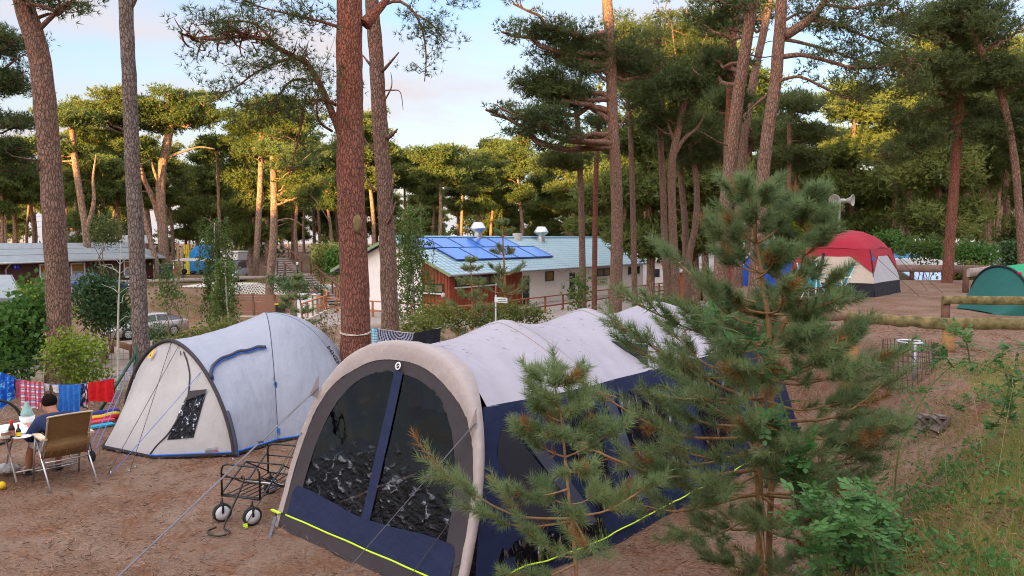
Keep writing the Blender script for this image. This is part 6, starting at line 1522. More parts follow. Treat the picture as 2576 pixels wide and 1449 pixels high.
for q0, q1, s0, s1, n, dz in ((.30, .64, 2.1, 14.1, 5, .14), (.66, .96, .7, 12.4, 5, .10)):
    w_ = (s1 - s0) / n
    for k in range(n):
        a, b2 = s0 + k * w_ + .04, s0 + (k + 1) * w_ - .04
        g = [roof_pt(a, q0, 0, dz), roof_pt(b2, q0, 0, dz), roof_pt(b2, q1, 0, dz), roof_pt(a, q1, 0, dz)]
        p = MB().prism(g, (0, 0, .06)).build('solar_panel', SOLAR, bu)
        mm = MB()
        for i in range(4): mm.beam(g[i] + Vector((0, 0, .07)), g[(i + 1) % 4] + Vector((0, 0, .07)), .05, .03)
        o = mm.build('panel_frame', PM('panel_rim', (.03, .06, .16), .4), bu)
        o.parent = p; o.matrix_parent_inverse = Matrix()
for s, q in ((17.2, .88), (9.2, .98)):
    c = roof_pt(s, q); MB().lathe([(.32, -.2), (.32, .35), (.28, .36), (.28, .52), (.62, .78), (.62, .86), (.34, 1.28), (.001, 1.28)], c, 16, smooth=False).build('roof_vent', PM('zinc', (.62, .64, .67), .3, metal=.7), bu)
MB().lathe([(.4, -.1), (.4, .5), (.001, .52)], roof_pt(14.4, .97), 12, smooth=False).build('roof_vent', CONC, bu)
def win(c0, ax, w, h, z0, frames=1, out=None, sill=True, pane=PANE_Y):
    """window set in a wall: frame, panes and sill"""
    out = out or -BW; f = MB(); a = c0 - ax * w / 2; a = Vector((a.x, a.y, z0)); up = Vector((0, 0, 1))
    def bar(s0, s1, h0, h1): f.prism([a + ax * s0 + up * h0, a + ax * s1 + up * h0, a + ax * s1 + up * h1, a + ax * s0 + up * h1], out * .05)
    bar(0, .09, 0, h); bar(w - .09, w, 0, h); bar(.09, w - .09, 0, .08); bar(.09, w - .09, h - .08, h)
    if frames > 1: bar(w / 2 - .08, w / 2 + .08, .08, h - .08)
    o = f.build('window', FRAME_DG, bu)
    p = MB().prism([a + ax * .05 + up * .04, a + ax * (w - .05) + up * .04, a + ax * (w - .05) + up * (h - .04), a + ax * .05 + up * (h - .04)], out * .02).build('pane', pane, bu); p.parent = o; p.matrix_parent_inverse = Matrix()
    if sill:
        p = MB().prism([a - ax * .08 + up * -.08, a + ax * (w + .08) + up * -.08, a + ax * (w + .08), a - ax * .08], out * .14).build('sill', PM('sill_pale', (.6, .58, .56), .6), bu); p.parent = o; p.matrix_parent_inverse = Matrix()
for s, w_, z0, h, fr, pn, off in ((1.55, 2.1, -.12, .62, 2, PANE_Y, -.09), (4.1, 2.2, -.12, .62, 2, PANE_Y, -.09), (11.75, 1.15, -.22, .72, 1, PANE_Y, -.02), (20.3, 2.3, -.2, .66, 2, PANE_Y, -.02), (26.0, 2.3, -.25, .70, 2, GLASSD, -.02)):
    win(Bd(s, off, 0), BL, w_, h, z0, fr, pane=pn)
win(Bd(-.09, 1.25, 0), BW, 1.7, .6, -.5, 2, out=-BL); win(Bd(-.02, 3.35, 0), BW, .55, .62, 0, 1, out=-BL)
for s, w_ in ((8.6, .8), (15.1, .8), (16.4, .7)):
    d = MB().prism([Bd(s - w_ / 2, -.02, bz), Bd(s + w_ / 2, -.02, bz), Bd(s + w_ / 2, -.02, .28), Bd(s - w_ / 2, -.02, .28)], -BW * .03).build('door', FRAME_DG, bu)
    o = MB().box(Bd(s + w_ * .35, -.08, -.9), (.04, .04, .16)).build('handle', STEEL, bu); o.parent = d; o.matrix_parent_inverse = Matrix()
for s, t, o_ in ((13.6, -.06, -BW), (-.12, .35, -BL)):
    MB().ball(Bd(s, t, -.62) + o_ * .05, (.16, .16, .18), 12, 8).build('wall_lamp', PM('lamp_grey', (.45, .43, .42), .4), bu)
sg = MB().prism([Bd(19.1, -.01, -.92), Bd(20.9, -.01, -.92), Bd(20.9, -.01, -.42), Bd(19.1, -.01, -.42)], -BW * .04).build('sign', PM('sign_green', (.30, .48, .10), .5), bu)
o = MB().prism([Bd(19.25, -.055, -.85), Bd(20.75, -.055, -.85), Bd(20.75, -.055, -.52), Bd(19.25, -.055, -.52)], -BW * .01).build('sign_face', PM('sign_pale', (.55, .62, .45), .5), bu); o.parent = sg; o.matrix_parent_inverse = Matrix()
o = text_mesh('sign_text', 'oceco', .40, frame(Bd(20, -.072, -.67), BL, -BW), PM('sign_dark', (.06, .14, .02), .5), bu); o.parent = sg; o.matrix_parent_inverse = Matrix()
def railing(label, pts, h, step, mat, z=None, rail=.07, name='railing', mid=True, post=.10, group=None):
    """posts with a top and a middle rail along points (x, y, z)"""
    P = [Vector(p) for p in pts]; t = thing(name, label, 'railing', tuple(P[0]), group)
    for a, b in zip(P[:-1], P[1:]):
        n = max(1, round((b - a).length / step))
        for k in range(n + (1 if b is P[-1] else 0)):
            q = a.lerp(b, k / n); MB().box(q + Vector((0, 0, h / 2 - .05)), (post, post, h + .1), math.atan2((b - a).y, (b - a).x)).build('post', mat, t)
        e = Vector((0, 0, h + .04)); MB().beam(a + e, b + e, post * 1.2, rail).build('rail', mat, t)
        if mid: e = Vector((0, 0, h * .42)); MB().beam(a + e + Vector((.0, -.06, 0)), b + e + Vector((.0, -.06, 0)), .05, rail * 1.3).build('rail', mat, t)
    return t
RB = PM('rail_red_brown', (.27, .085, .04), .7, .25, 6); ROB = PM('rail_orange_brown', (.36, .15, .06), .7, .25, 6)
railing('long red-brown wooden railing in front of the white building', [tuple(Bd(s, -4.1, -1.88)) for s in (.5, 27)], 1.02, 2.2, RB)
railing('wooden railing continuing to the right beyond the white building', [tuple(Bd(27.3, -4.1, -1.88)), tuple(Bd(31, -6.5, -1.6)), tuple(Bd(40, -8, -1.2))], 1.0, 2.2, RB)
railing('low orange-brown railing below the red corner of the building', [tuple(Bd(-.2, -4.2, -1.9)), tuple(Bd(-3.4, -3.2, -1.9)), tuple(Bd(-3.6, 6.5, -1.9)), tuple(Bd(-2.5, 10.2, -1.9))], .95, 1.7, ROB)
cw = thing('concrete_wall', 'pale concrete retaining wall under the orange railing beside the white cabinet', 'wall', (-12.9, 52, -2.4))
P = [(-14.6, 57.5), (-13.4, 54.0), (-12.55, 50.5), (-12.4, 44)]
MB().prism([(x, y, -3.3) for x, y in P] + [(x + .25, y + .1, -3.3) for x, y in P[::-1]], (0, 0, 1.52)).build('concrete_slab', CONC, cw)
railing('orange-brown railing on the concrete wall between white cabinet and biggest trunk', [(x + .1, y + .05, -1.8) for x, y in P], .95, 1.35, ROB)
def steps(label, a, b, z0, z1, n, w, zb):
    t = thing('wooden_steps', label, 'steps', (a[0], a[1], z0)); A, B = Vector((*a, 0)), Vector((*b, 0)); d = (B - A).normalized(); p = Vector((-d.y, d.x, 0)); L = (B - A).length; m = MB()
    for k in range(n):
        z = z0 + (z1 - z0) * (k + 1) / n; c = A + d * (L * (k + .5) / n); m.box(c + Vector((0, 0, (z + zb) / 2 - .06)), (L / n + .02, w, z - zb - .1), math.atan2(d.y, d.x)); m.box(c + Vector((0, 0, z - .02)), (L / n + .05, w + .1, .06), math.atan2(d.y, d.x))
    m.build('tread', PM('step_wood', (.33, .27, .245), .9, .2, 5), t)
    for sd in (-1, 1):
        e0, e1 = A + p * sd * (w / 2 + .12) + Vector((0, 0, z0)), B + p * sd * (w / 2 + .12) + Vector((0, 0, z1))
        for k in range(4):
            q = e0.lerp(e1, k / 3); MB().box(q + Vector((0, 0, .45)), (.11, .11, 1.1), math.atan2(d.y, d.x)).build('post', WOOD_DK, t)
        MB().beam(e0 + Vector((0, 0, 1.0)) - d * .3, e1 + Vector((0, 0, 1.0)) + d * .2, .10, .10).build('handrail', WOOD_DK, t)
steps('lower flight of grey wooden steps with brown handrails left of the biggest trunk', (-13.4, 55.6), (-17.4, 61.4), -1.95, .05, 12, 1.9, -3.1)
steps('upper flight of wooden steps behind the pale pine trunk', (-19.0, 64.5), (-21.6, 69.5), .0, 1.15, 7, 1.8, -1.6)
# =============================================================== brown hut and carport
HA, HD, HB_ = Vector((-36.6, 54, 0)), Vector((.27, .963, 0)).normalized(), Vector((-.963, .27, 0)).normalized()
def Hd(s, t, z): return HA + HD * s + HB_ * t + Vector((0, 0, z))
hu = thing('brown_hut', 'dark brown boarded hut with grey roof and white-framed windows', 'hut', tuple(Hd(4, 3, -.9)))
m, nt, b = new_mat('diagonal_boards'); g_ = tc(nt, 'Object'); sp = N(nt, 'ShaderNodeSeparateXYZ'); nt.links.new(g_, sp.inputs[0])
zig = math_n(nt, 'PINGPONG', sp.outputs[1], 1.6); q = math_n(nt, 'FRACT', math_n(nt, 'MULTIPLY', math_n(nt, 'ADD', math_n(nt, 'MULTIPLY', zig, .9), sp.outputs[2]), 6.5))
nt.links.new(mixc(nt, math_n(nt, 'LESS_THAN', q, .18), mixc(nt, noise_n(nt, g_, 3, 4), (.075, .028, .020), (.12, .045, .03)), (.02, .008, .006)), b.inputs['Base Color']); b.inputs['Roughness'].default_value = .7; bump_n(nt, b, q, .3, .03); BOARD = m
s0, s1 = -14, 15.0
MB().prism([Hd(s0, t, z) for t, z in ((0, -1.6), (6, -1.6), (6, 1.35), (3, 2.42), (0, 1.35))], HD * (s1 - s0)).build('wall', BOARD, hu)
GREYR = PM('roofing_felt', (.24, .27, .28), .85, .12, 2, bump=.2)
for sd in (0, 1):
    gr = [Hd(s0 - .5, -.6 if not sd else 6.6, 1.25), Hd(s1 + .9, -.6 if not sd else 6.6, 1.25), Hd(s1 + .9, 3, 2.55), Hd(s0 - .5, 3, 2.55)]
    MB().prism(gr, (0, 0, .09)).build('roof', GREYR, hu)
    mm = MB()
    for f in (.33, .66): mm.beam(gr[0].lerp(gr[3], f) + Vector((0, 0, .10)), gr[1].lerp(gr[2], f) + Vector((0, 0, .10)), .03, .02)
    mm.build('roof_seam', PM('felt_seam', (.16, .18, .19), .9), hu)
MB().tube([Hd(s0 - .5, -.66, 1.24), Hd(s1 + .9, -.66, 1.24)], .08, 8).build('gutter', PM('gutter_pale', (.48, .48, .47), .5), hu); MB().tube([Hd(.25, -.62, 1.2), Hd(.3, -.3, .95), Hd(.3, -.12, .8), Hd(.3, -.12, -.9)], .06, 8).build('downpipe', PM('gutter_pale', (.48, .48, .47), .5), hu)
HWP = Vector((.963, -.27, 0))
def hwin(s, w_, z0, h):
    up = Vector((0, 0, 1)); a = Hd(s, -.01, z0); f = MB()
    for x0, x1, h0, h1 in ((0, .11, 0, h), (w_ - .11, w_, 0, h), (.11, w_ - .11, 0, .11), (.11, w_ - .11, h - .11, h)): f.prism([a + HD * x0 + up * h0, a + HD * x1 + up * h0, a + HD * x1 + up * h1, a + HD * x0 + up * h1], HWP * .06)
    o = f.build('window', WHITEP, hu)
    for nm_, h0, h1, mt_ in (('blind', h * .55, h - .08, PM('orange_blind', (.30, .13, .03), .4)), ('net_curtain', .08, h * .55, PM('net_curtain', (.30, .30, .29), .4, .3, 20))):
        p = MB().prism([a + HD * .08 + up * h0, a + HD * (w_ - .08) + up * h0, a + HD * (w_ - .08) + up * h1, a + HD * .08 + up * h1], HWP * .03).build(nm_, mt_, hu); p.parent = o; p.matrix_parent_inverse = Matrix()
hwin(6.0, 1.4, -.38, 1.45); hwin(3.15, 1.4, -.38, 1.45); hwin(11.5, 1.4, -.38, 1.45)
MB().prism([Hd(-1.4, -.01, -.6), Hd(-.1, -.01, -.6), Hd(-.1, -.01, 1.1), Hd(-1.4, -.01, 1.1)], HWP * .04).build('door', PM('brown_door', (.20, .075, .02), .5), hu)
sg = MB().prism([Hd(.95, -.01, .72), Hd(1.55, -.01, .72), Hd(1.55, -.01, 1.10), Hd(.95, -.01, 1.10)], HWP * .03).build('sign', PM('sign_blue', (.01, .02, .45), .4), hu)
o = text_mesh('sign_text', 'B 1', .27, frame(Hd(1.25, -.055, .91), HD, HWP), WHITEP, hu); o.parent = sg; o.matrix_parent_inverse = Matrix()
cp = thing('carport', 'grey-roofed carport corner at the lower left edge', 'carport', (-25, 36, -3))
a, b_, c, d = at(-160, 763, 33), at(55, 754, 34), at(26, 697, 39), at(-160, 697, 39)
MB().prism([a, b_, c, d], (0, 0, .12)).build('roof', GREYR, cp)
MB().beam(a + Vector((0, -.05, 0)), b_ + Vector((0, -.05, 0)), .1, .16).beam(b_ + Vector((.06, 0, .03)), c + Vector((.06, 0, .03)), .06, .2).build('fascia', PM('felt_seam', (.16, .18, .19), .9), cp)
for u in (48, -120): q = at(u, 770, 34.6); MB().box((q.x, q.y, -1.6), (.2, .2, 3.6)).build('post', WOOD_DK, cp)
q = at(-40, 740, 39.5); MB().box((q.x - 1, q.y, -1.2), (5, .1, 3.4)).build('rear_wall', BOARD, cp)
# =============================================================== vehicles
def vehicle(name, label, cat, loc, head, L, W, H, prof, cabin, paint, wheels, wr, seats=False, tail=(.5, .01, .01), lamps=True, plate=True):
    """prof: (x, z_low, z_belt) stations nose to tail; cabin: (x, z_roof, shrink) stations"""
    t = thing(name, label, cat, loc); hd = Vector((head[0], head[1], 0)).normalized(); lf = Vector((-hd.y, hd.x, 0)); O = Vector(loc)
    def P(x, y, z): return O + hd * x + lf * y + Vector((0, 0, z))
    G = []
    for x, zl, zb, wf in prof:
        w = W / 2 * wf; G.append([tuple(P(x, y, z)) for y, z in ((-w * .9, zl), (-w * .98, zl + .12), (-w, (zl + zb) / 2), (-w * .97, zb - .06), (-w * .90, zb), (0, zb + .03), (w * .90, zb), (w * .97, zb - .06), (w, (zl + zb) / 2), (w * .98, zl + .12), (w * .9, zl))])
    m = MB().grid(np.array(G), uv=False)
    m.poly(G[0][::-1]).poly(G[-1]); m.build('body', paint, t)
    C_ = [[tuple(P(x, y, z)) for y, z in ((-W / 2 * .90, zb), (-W / 2 * k, zr - .05), (-W / 2 * k * .85, zr), (0, zr + .02), (W / 2 * k * .85, zr), (W / 2 * k, zr - .05), (W / 2 * .90, zb))] for x, zb, zr, k in cabin]
    mc = MB().grid(np.array(C_)[1:-1], uv=False); mc.build('roof', paint, t)
    def Q(i, side, f0, f1, off=.012):
        k = 0 if side < 0 else 6; k2 = 1 if side < 0 else 5
        a, b2 = Vector(C_[i][k]), Vector(C_[i][k2]); return a.lerp(b2, f0) + lf * side * off, a.lerp(b2, f1) + lf * side * off
    for side in (-1, 1):
        for i in range(1, len(C_) - 2):
            a0, a1 = Q(i, side, .10, .92); b0, b1 = Q(i + 1, side, .10, .92); s = .05
            MB().prism([a0.lerp(b0, s), a0.lerp(b0, 1 - s), a1.lerp(b1, 1 - s), a1.lerp(b1, s)], lf * side * .006).build('side_window', GLASSD, t)
    MB().grid(np.array([[C_[0][k] for k in range(0, 7)], [C_[1][k] for k in range(0, 7)]])).build('windscreen', GLASSD, t); MB().grid(np.array([[C_[-2][k] for k in range(7)], [C_[-1][k] for k in range(7)]])).build('rear_window', GLASSD, t)
    for x in wheels:
        for side in (-1, 1):
            c = P(x, side * (W / 2 - .09), wr); M = frame((0, 0, 0), hd, lf * side)
            wh = MB().lathe([(wr * .62, -.1), (wr * .95, -.1), (wr, -.05), (wr, .06), (wr * .93, .10), (wr * .62, .10)], c, 24, M).build('wheel', RUBBER, t)
            r_ = MB().lathe([(.001, .085), (wr * .22, .05), (wr * .2, .06)], c, 12, M)
            for k in range(9):
                an = k * 2 * math.pi / 9; dr = hd * math.cos(an) + Vector((0, 0, math.sin(an))); r_.beam(c + lf * side * .085 + dr * wr * .1, c + lf * side * .085 + dr * wr * .62, .055, .02, up=tuple(lf))
            r_.lathe([(wr * .56, .10), (wr * .64, .105), (wr * .64, .08)], c, 24, M)
            o = r_.build('rim', PM('alloy', (.55, .55, .56), .35, metal=.6), t); o.parent = wh; o.matrix_parent_inverse = Matrix()
            MB().lathe([(wr * 1.13, .02), (wr * 1.13, .10)], c, 24, M).build('wheel_arch', BLACKM, t)
    xf, xr = prof[0][0], prof[-1][0]; zf = (prof[0][1] + prof[0][2]) / 2
    for side in (-1, 1):
        MB().ball(P(xf - .10, side * W * .36, prof[1][2] - .12), (.12, .18, .09), 10, 7, M=frame((0, 0, 0), hd)).build('headlight', PM('lamp_glass', (.6, .62, .65), .15, spec=.8), t)
        MB().ball(P(xr + .10, side * W * .38, prof[-1][2] - .12), (.10, .22, .05), 10, 7, M=frame((0, 0, 0), hd)).build('tail_light', PM('tail_red', (.55, .012, .015), .2), t)
        MB().ball(P(cabin[0][0] - .25, side * (W / 2 + .09), cabin[0][1] + .10), (.07, .10, .07), 8, 6, M=frame((0, 0, 0), hd)).build('mirror', paint if H < 1.7 else BLACKM, t)
    MB().box(P(xf + .02, 0, zf + .05), (.04, W * .45, .12), math.atan2(hd.y, hd.x)).box(P(xf + .02, 0, zf - .12), (.04, W * .62, .07), math.atan2(hd.y, hd.x)).build('grille', BLACKM, t); MB().box(P(xf + .045, 0, prof[0][1] + .14), (.02, .5, .11), math.atan2(hd.y, hd.x)).build('number_plate', WHITEP, t); MB().box(P(xr - .03, 0, prof[-1][1] + .35), (.02, .5, .11), math.atan2(hd.y, hd.x)).build('number_plate', WHITEP, t)
    return t
def paint(name, c, metal=.5):
    m = PM(name, c, .25, .04, 1, metal=metal); m.node_tree.nodes['Principled BSDF'].inputs['Coat Weight'].default_value = .6; return m
SEDAN = [(2.35, .30, .55, .74), (2.2, .22, .68, .90), (1.6, .2, .86, .98), (.9, .2, .93, 1), (0, .2, .95, 1), (-1.0, .2, .97, 1), (-1.7, .22, 1.0, .98), (-2.2, .28, 1.0, .92), (-2.38, .36, .92, .80)]
SCAB = [(1.15, .93, .95, .90), (.35, .94, 1.40, .68), (-.35, .96, 1.48, .68), (-1.1, .98, 1.42, .66), (-1.95, 1.0, 1.02, .85)]
vehicle('parked_car', 'brownish silver hatchback parked behind the dark straight pine trunk', 'car', (-22.45, 46.0, tz(-22.4, 46)), (-.65, -.76), 4.7, 1.85, 1.48, SEDAN, SCAB, paint('car_silver', (.36, .33, .30)), (1.38, -1.33), .335)
vehicle('parked_car', 'dark blue car with red tail lights, half hidden by the laurel bush at the hut', 'car', (-30.4, 54.6, tz(-30.4, 54.6)), (.86, .5), 4.2, 1.75, 1.45, SEDAN, SCAB, paint('car_blue', (.04, .07, .20)), (1.38, -1.33), .32)
vehicle('parked_car', 'dark car standing under the grey carport roof at the left edge', 'car', (-24.6, 35.5, tz(-24.6, 35.5)), (.25, -.97), 4.4, 1.78, 1.45, SEDAN, SCAB, paint('car_dark', (.03, .035, .05)), (1.38, -1.33), .32)
vehicle('parked_car', 'small dark blue car on the sand right of the white building', 'car', (16.6, 69, tz(16.6, 69)), (-.5, -.86), 4.2, 1.75, 1.45, SEDAN, SCAB, paint('car_blue', (.04, .07, .20)), (1.38, -1.33), .32)
VAN = [(2.4, .34, .70, .84), (2.3, .26, .98, .95), (1.75, .24, 1.14, 1), (.5, .24, 1.18, 1), (-1, .24, 1.18, 1), (-2.3, .26, 1.18, 1), (-2.4, .34, 1.16, .96)]
VCAB = [(1.75, 1.14, 1.16, .92), (1.0, 1.17, 1.92, .80), (-.3, 1.18, 1.98, .80), (-1.4, 1.18, 1.98, .80), (-2.3, 1.18, 1.94, .80), (-2.38, 1.18, 1.2, .9)]
vx, vy = -25.4, 68.5
vehicle('camper_van', 'silver camper van with raised roof, parked behind the weeping birch', 'van', (vx, vy, tz(vx, vy)), (.12, -.99), 4.9, 1.9, 1.98, VAN, VCAB, paint('van_silver', (.56, .60, .68)), (1.5, -1.4), .33)
pr = [o for o in SC.objects if o.get('label', '').startswith('silver camper van')][0]; z = tz(vx, vy)
MB().prism([(vx - .75, vy - .7, z + 2.0), (vx + .75, vy - .7, z + 2.0), (vx + .75, vy + 1.8, z + 2.0), (vx - .75, vy + 1.8, z + 2.0)], (0, .2, .65)).build('raised_roof_tent', PM('pop_top', (.45, .42, .40), .8), pr); MB().box((vx, vy + .7, z + 2.74), (1.6, 2.7, .1)).build('raised_roof', WHITEP, pr)
awv = thing('van_awning', 'grey sun awning on poles beside the camper van', 'awning', (vx - 3, vy, z))
MB().prism([(vx - 4.6, vy - 1.9, z + 1.95), (vx - 1.0, vy - 1.9, z + 1.95), (vx - 1.0, vy + .6, z + 2.1), (vx - 4.6, vy + .6, z + 2.1)], (0, 0, .05)).build('canopy', PM('awn_grey', (.40, .37, .34), .8), awv)
for x, y in ((vx - 4.5, vy - 1.8), (vx - 1.1, vy - 1.8), (vx - 4.5, vy + .5)): MB().tube([(x, y, z - .1), (x, y, z + 2)], .03, 6).build('pole', STEEL, awv)
tag(MB().grid(np.array([[(vx - 5.9 + 1.3 * f, vy - 1.6 + .1 * math.sin(f * 9), z + 1.65 - g * (1.2 + .2 * math.sin(f * 3))) for g in np.linspace(0, 1, 8)] for f in np.linspace(0, 1, 12)])).grid(np.array([[(vx - 5.9 + 1.3 * f, vy - 1.52 + .1 * math.sin(f * 9), z + 1.65 - g * 1.1) for g in np.linspace(0, 1, 8)] for f in np.linspace(0, 1, 12)])).build('blanket', plain((.035, .035, .045))), 'dark blanket hanging up left of the van awning', 'blanket')
tag(MB().grid(np.array([[(vx - 4.62 + .35 * f, vy - 1.65 + .05 * math.sin(f * 9), z + 1.75 - g * 1.0) for g in np.linspace(0, 1, 6)] for f in np.linspace(0, 1, 6)])).grid(np.array([[(vx - 4.62 + .35 * f, vy - 1.6 + .05 * math.sin(f * 9), z + 1.7 - g * .9) for g in np.linspace(0, 1, 6)] for f in np.linspace(0, 1, 6)])).build('red_cloth', plain((.5, .03, .06))), 'small red cloth hanging at the left pole of the van awning', 'cloth')
kt = thing('camping_kitchen', 'dark camping kitchen table crowded with gear under the van awning', 'table', (vx - 3.2, vy - .8, z)); DKB = PM('gear_black', (.02, .02, .024), .7)
MB().box((vx - 3.2, vy - .8, z + .72), (2.2, .7, .05)).build('table_top', DKB, kt)
for x in (-4.2, -2.2): MB().box((vx + x, vy - .8, z + .36), (.06, .6, .72)).build('leg', STEEL, kt)
for x, h, w_ in ((-4.0, .5, .5), (-3.2, .32, .6), (-2.5, .42, .4)): MB().ball((vx + x, vy - .8, z + .74 + h / 2), (w_ / 2, .25, h / 2), 10, 7).build('gear_bag', DKB, kt)
bx2 = at(512, 640, 80); zz_ = tz(bx2.x, bx2.y)
def dome(name, label, c, r, h, mats, n=40, m=12, ang=0.0, cat='tent', sq=2.4, rings=None):
    t = thing(name, label, cat, tuple(c)); parts = {}
    for i, (a0, a1, mt_, nm_) in enumerate(mats):
        G = np.zeros((n, m, 3))
        for k in range(n):
            a = R(a0 + (a1 - a0) * k / (n - 1)); rr_ = 1 / ((abs(math.cos(a)) ** sq + abs(math.sin(a)) ** sq) ** (1 / sq))
            for j in range(m):
                f = j / (m - 1) * math.pi / 2; q = math.cos(f) ** .85; x, y = math.cos(a) * rr_ * r[0] * q, math.sin(a) * rr_ * r[1] * q
                ca, sa = math.cos(ang), math.sin(ang); G[k, j] = (c[0] + x * ca - y * sa, c[1] + x * sa + y * ca, c[2] + h * math.sin(f) ** .9 + .02 * nz(k, j))
        MB().grid(G, uv=False).build(nm_, mt_, t)
    return t
dome('dome_tent', 'blue and white dome tent on the upper terrace behind the silver van', (bx2.x, bx2.y, zz_), (1.7, 1.5), 80 / FPX * 0 + 2.35 - zz_, [(-160, 20, plain((.03, .22, .55)), 'blue_panel'), (20, 200, plain((.62, .62, .66)), 'white_panel')])
pst = at(470, 640, 76); zs = tz(pst.x, pst.y)
tag(MB().box((pst.x, pst.y, 1.9), (.12, .10, 1.0)).box((pst.x + .17, pst.y, 1.9), (.12, .10, 1.0)).box((pst.x - .17, pst.y, 1.9), (.12, .10, 1.0)).box((pst.x, pst.y + .08, (1.5 + zs) / 2), (.4, .05, 1.6 - zs + .6)).build('air_mattress', [PM('yellow_pvc', (.70, .55, .02), .5)]), 'yellow striped air mattress set upright beside the blue and white dome tent', 'air mattress')
for u, v0, lb in ((447, 612, 'taller wooden post'), (456, 624, 'shorter wooden post')):
    q = at(u, v0, 72); tag(MB().lathe([(.12, -1.5), (.12, q.z - tz(q.x, q.y)), (.001, q.z - tz(q.x, q.y) + .05)], (q.x, q.y, tz(q.x, q.y)), 10).build('wooden_post', PM('pale_post', (.42, .27, .14), .85)), lb + ' left of the yellow air mattress', 'post')
for u0, u1, v0, v1, lb in ((170, 212, 585, 601, 'white pavilion roof behind the brown hut, left of the pale conifer'), (292, 386, 594, 612, 'white pavilion roof behind the brown hut, right of the pale conifer')):
    a, b_, c, d = at(u0, v1, 84), at(u1, v1, 84), at(u1 - 8, v0, 90), at(u0 + 8, v0, 90); t = thing('pavilion', lb, 'pavilion', (a.x, a.y, tz(a.x, a.y)))
    MB().prism([a, b_, c, d], (0, 0, .12)).build('roof', PM('pavilion_white', (.62, .62, .62), .6), t)
    for p in (a, b_, c, d): zq = tz(p.x, p.y); MB().box((p.x, p.y, (p.z + zq) / 2), (.12, .12, p.z - zq + .05)).build('post', WHITEP, t)
q = at(595, 640, 73); zq = tz(q.x, q.y); t = thing('power_cabinet', 'cream electricity cabinet on the terrace right of the silver van', 'cabinet', (q.x, q.y, zq)); MB().box((q.x, q.y, zq + .75), (.58, .3, 1.4)).build('cabinet_body', PM('cream_gr', (.5, .48, .40), .6), t); MB().box((q.x + .1, q.y - .16, zq + 1.2), (.12, .01, .12)).build('warning_label', PM('orange_tag', (.85, .42, .02), .5), t)
# rails, lattice slope, screens
def log_rail(label, pts, h, mat, post, rh=.16, n=12, rt=.06, name='rail_fence'):
    P = [Vector(p) for p in pts]; t = thing(name, label, 'fence', tuple(P[0]))
    for p in P: zq = tz(p.x, p.y); MB().tube([(p.x, p.y, zq - .3), (p.x, p.y, p.z + h + rh * .4)], post, 9, wob=.1).build('post', WOOD_DK if post < .06 else mat[1], t)
    for a, b in zip(P[:-1], P[1:]):
        G = np.zeros((n, 9, 3)); d = (b - a).normalized(); s = Vector((d.y, -d.x, 0)); sd = rnd.random() * 50
        for i in range(n):
            c = a.lerp(b, -.03 + 1.06 * i / (n - 1)) + Vector((0, 0, h)); hh = rh * (1 + .09 * nz(i * .6, sd)); c.z += .018 * nz(i * .4, sd, 4)
            for k in range(9):
                an = 2 * math.pi * k / 8; G[i, k] = c + s * (rt / 2 * math.copysign(abs(math.cos(an)) ** .25, math.cos(an)) + post * .9) + Vector((0, 0, hh / 2 * math.copysign(abs(math.sin(an)) ** .35, math.sin(an)) * (1 + .05 * nz(i * 1.3, sd + math.sin(an)))))
        m = MB().grid(G, uv=False); m.poly(G[0][:8][::-1]).poly(G[-1][:8]); m.build('rail', mat[0], t)
    return t
def pz(x, y, dz=0): return (x, y, tz(x, y) + dz)
log_rail('pale log rail at the edge of the terrace in front of the silver van', [pz(-31.5, 58.3), pz(-27.5, 61.6), pz(-24, 65.0, -.0), pz(-20.6, 66.8)], .55, (WOOD_GREY, WOOD_GREY), .09, .28)
log_rail('short log rail right of the silver van by the upper steps', [pz(-21.5, 71.5), pz(-18.6, 70.5)], .5, (WOOD_GREY, WOOD_GREY), .09, .28)
log_rail('low wooden barrier in front of the silver car', [pz(-20.9, 39.2), pz(-18.9, 37.2)], .62, (PM('barrier_wood', (.30, .15, .075), .8, .3, 8), WOOD_DK), .09, .34)
lt = thing('lattice_slope', 'white diamond lattice of paving stones on the slope below the van', 'embankment', (-21, 63, -2)); m = MB()
for k in range(-46, 50):
    for sg_ in (1, -1):
        pts = []
        for j in range(14):
            y = 59.8 + 5.6 * j / 13; x = -21.0 + k * .33 + sg_ * (y - 62.5) * 1.0
            if -26.5 < x < -15.2: pts.append((x, y, tz(x, y) + .10))
        if len(pts) > 1: m.tube(pts, .055, 4)
m.build('paving_grid', PM('lattice_white', (.55, .52, .45), .9), lt)
PL = PM('brown_planks', (.25, .125, .08), .75, .12, 5, scale=(1, 1, 8), bump=.2)
ps = thing('plank_screen', 'brown plank screen enclosure in front of the lattice slope', 'fence', (-20, 58, -3))
def panel(a, b, z0, z1):
    a, b = Vector((*a, 0)), Vector((*b, 0)); m = MB(); n = 7; d = (b - a).normalized(); s = Vector((d.y, -d.x, 0))
    for k in range(n): h = (z1 - z0) / n; m.beam(a + Vector((0, 0, z0 + (k + .5) * h)), b + Vector((0, 0, z0 + (k + .5) * h)), .04, h - .012)
    m.build('plank_panel', PL, ps)
    for f in np.linspace(0, 1, max(2, round((b - a).length / 1.9) + 1)): MB().box(a.lerp(b, f) + s * .05 + Vector((0, 0, (z0 + z1) / 2 + .03)), (.11, .11, z1 - z0 + .08)).build('post', PM('plank_post', (.19, .095, .065), .7), ps)
    MB().beam(a + Vector((0, 0, z0 - .12)), b + Vector((0, 0, z0 - .12)), .12, .2).build('plinth', CONC, ps)
u2x = lambda u, y: (u - CXP) / FPX * y
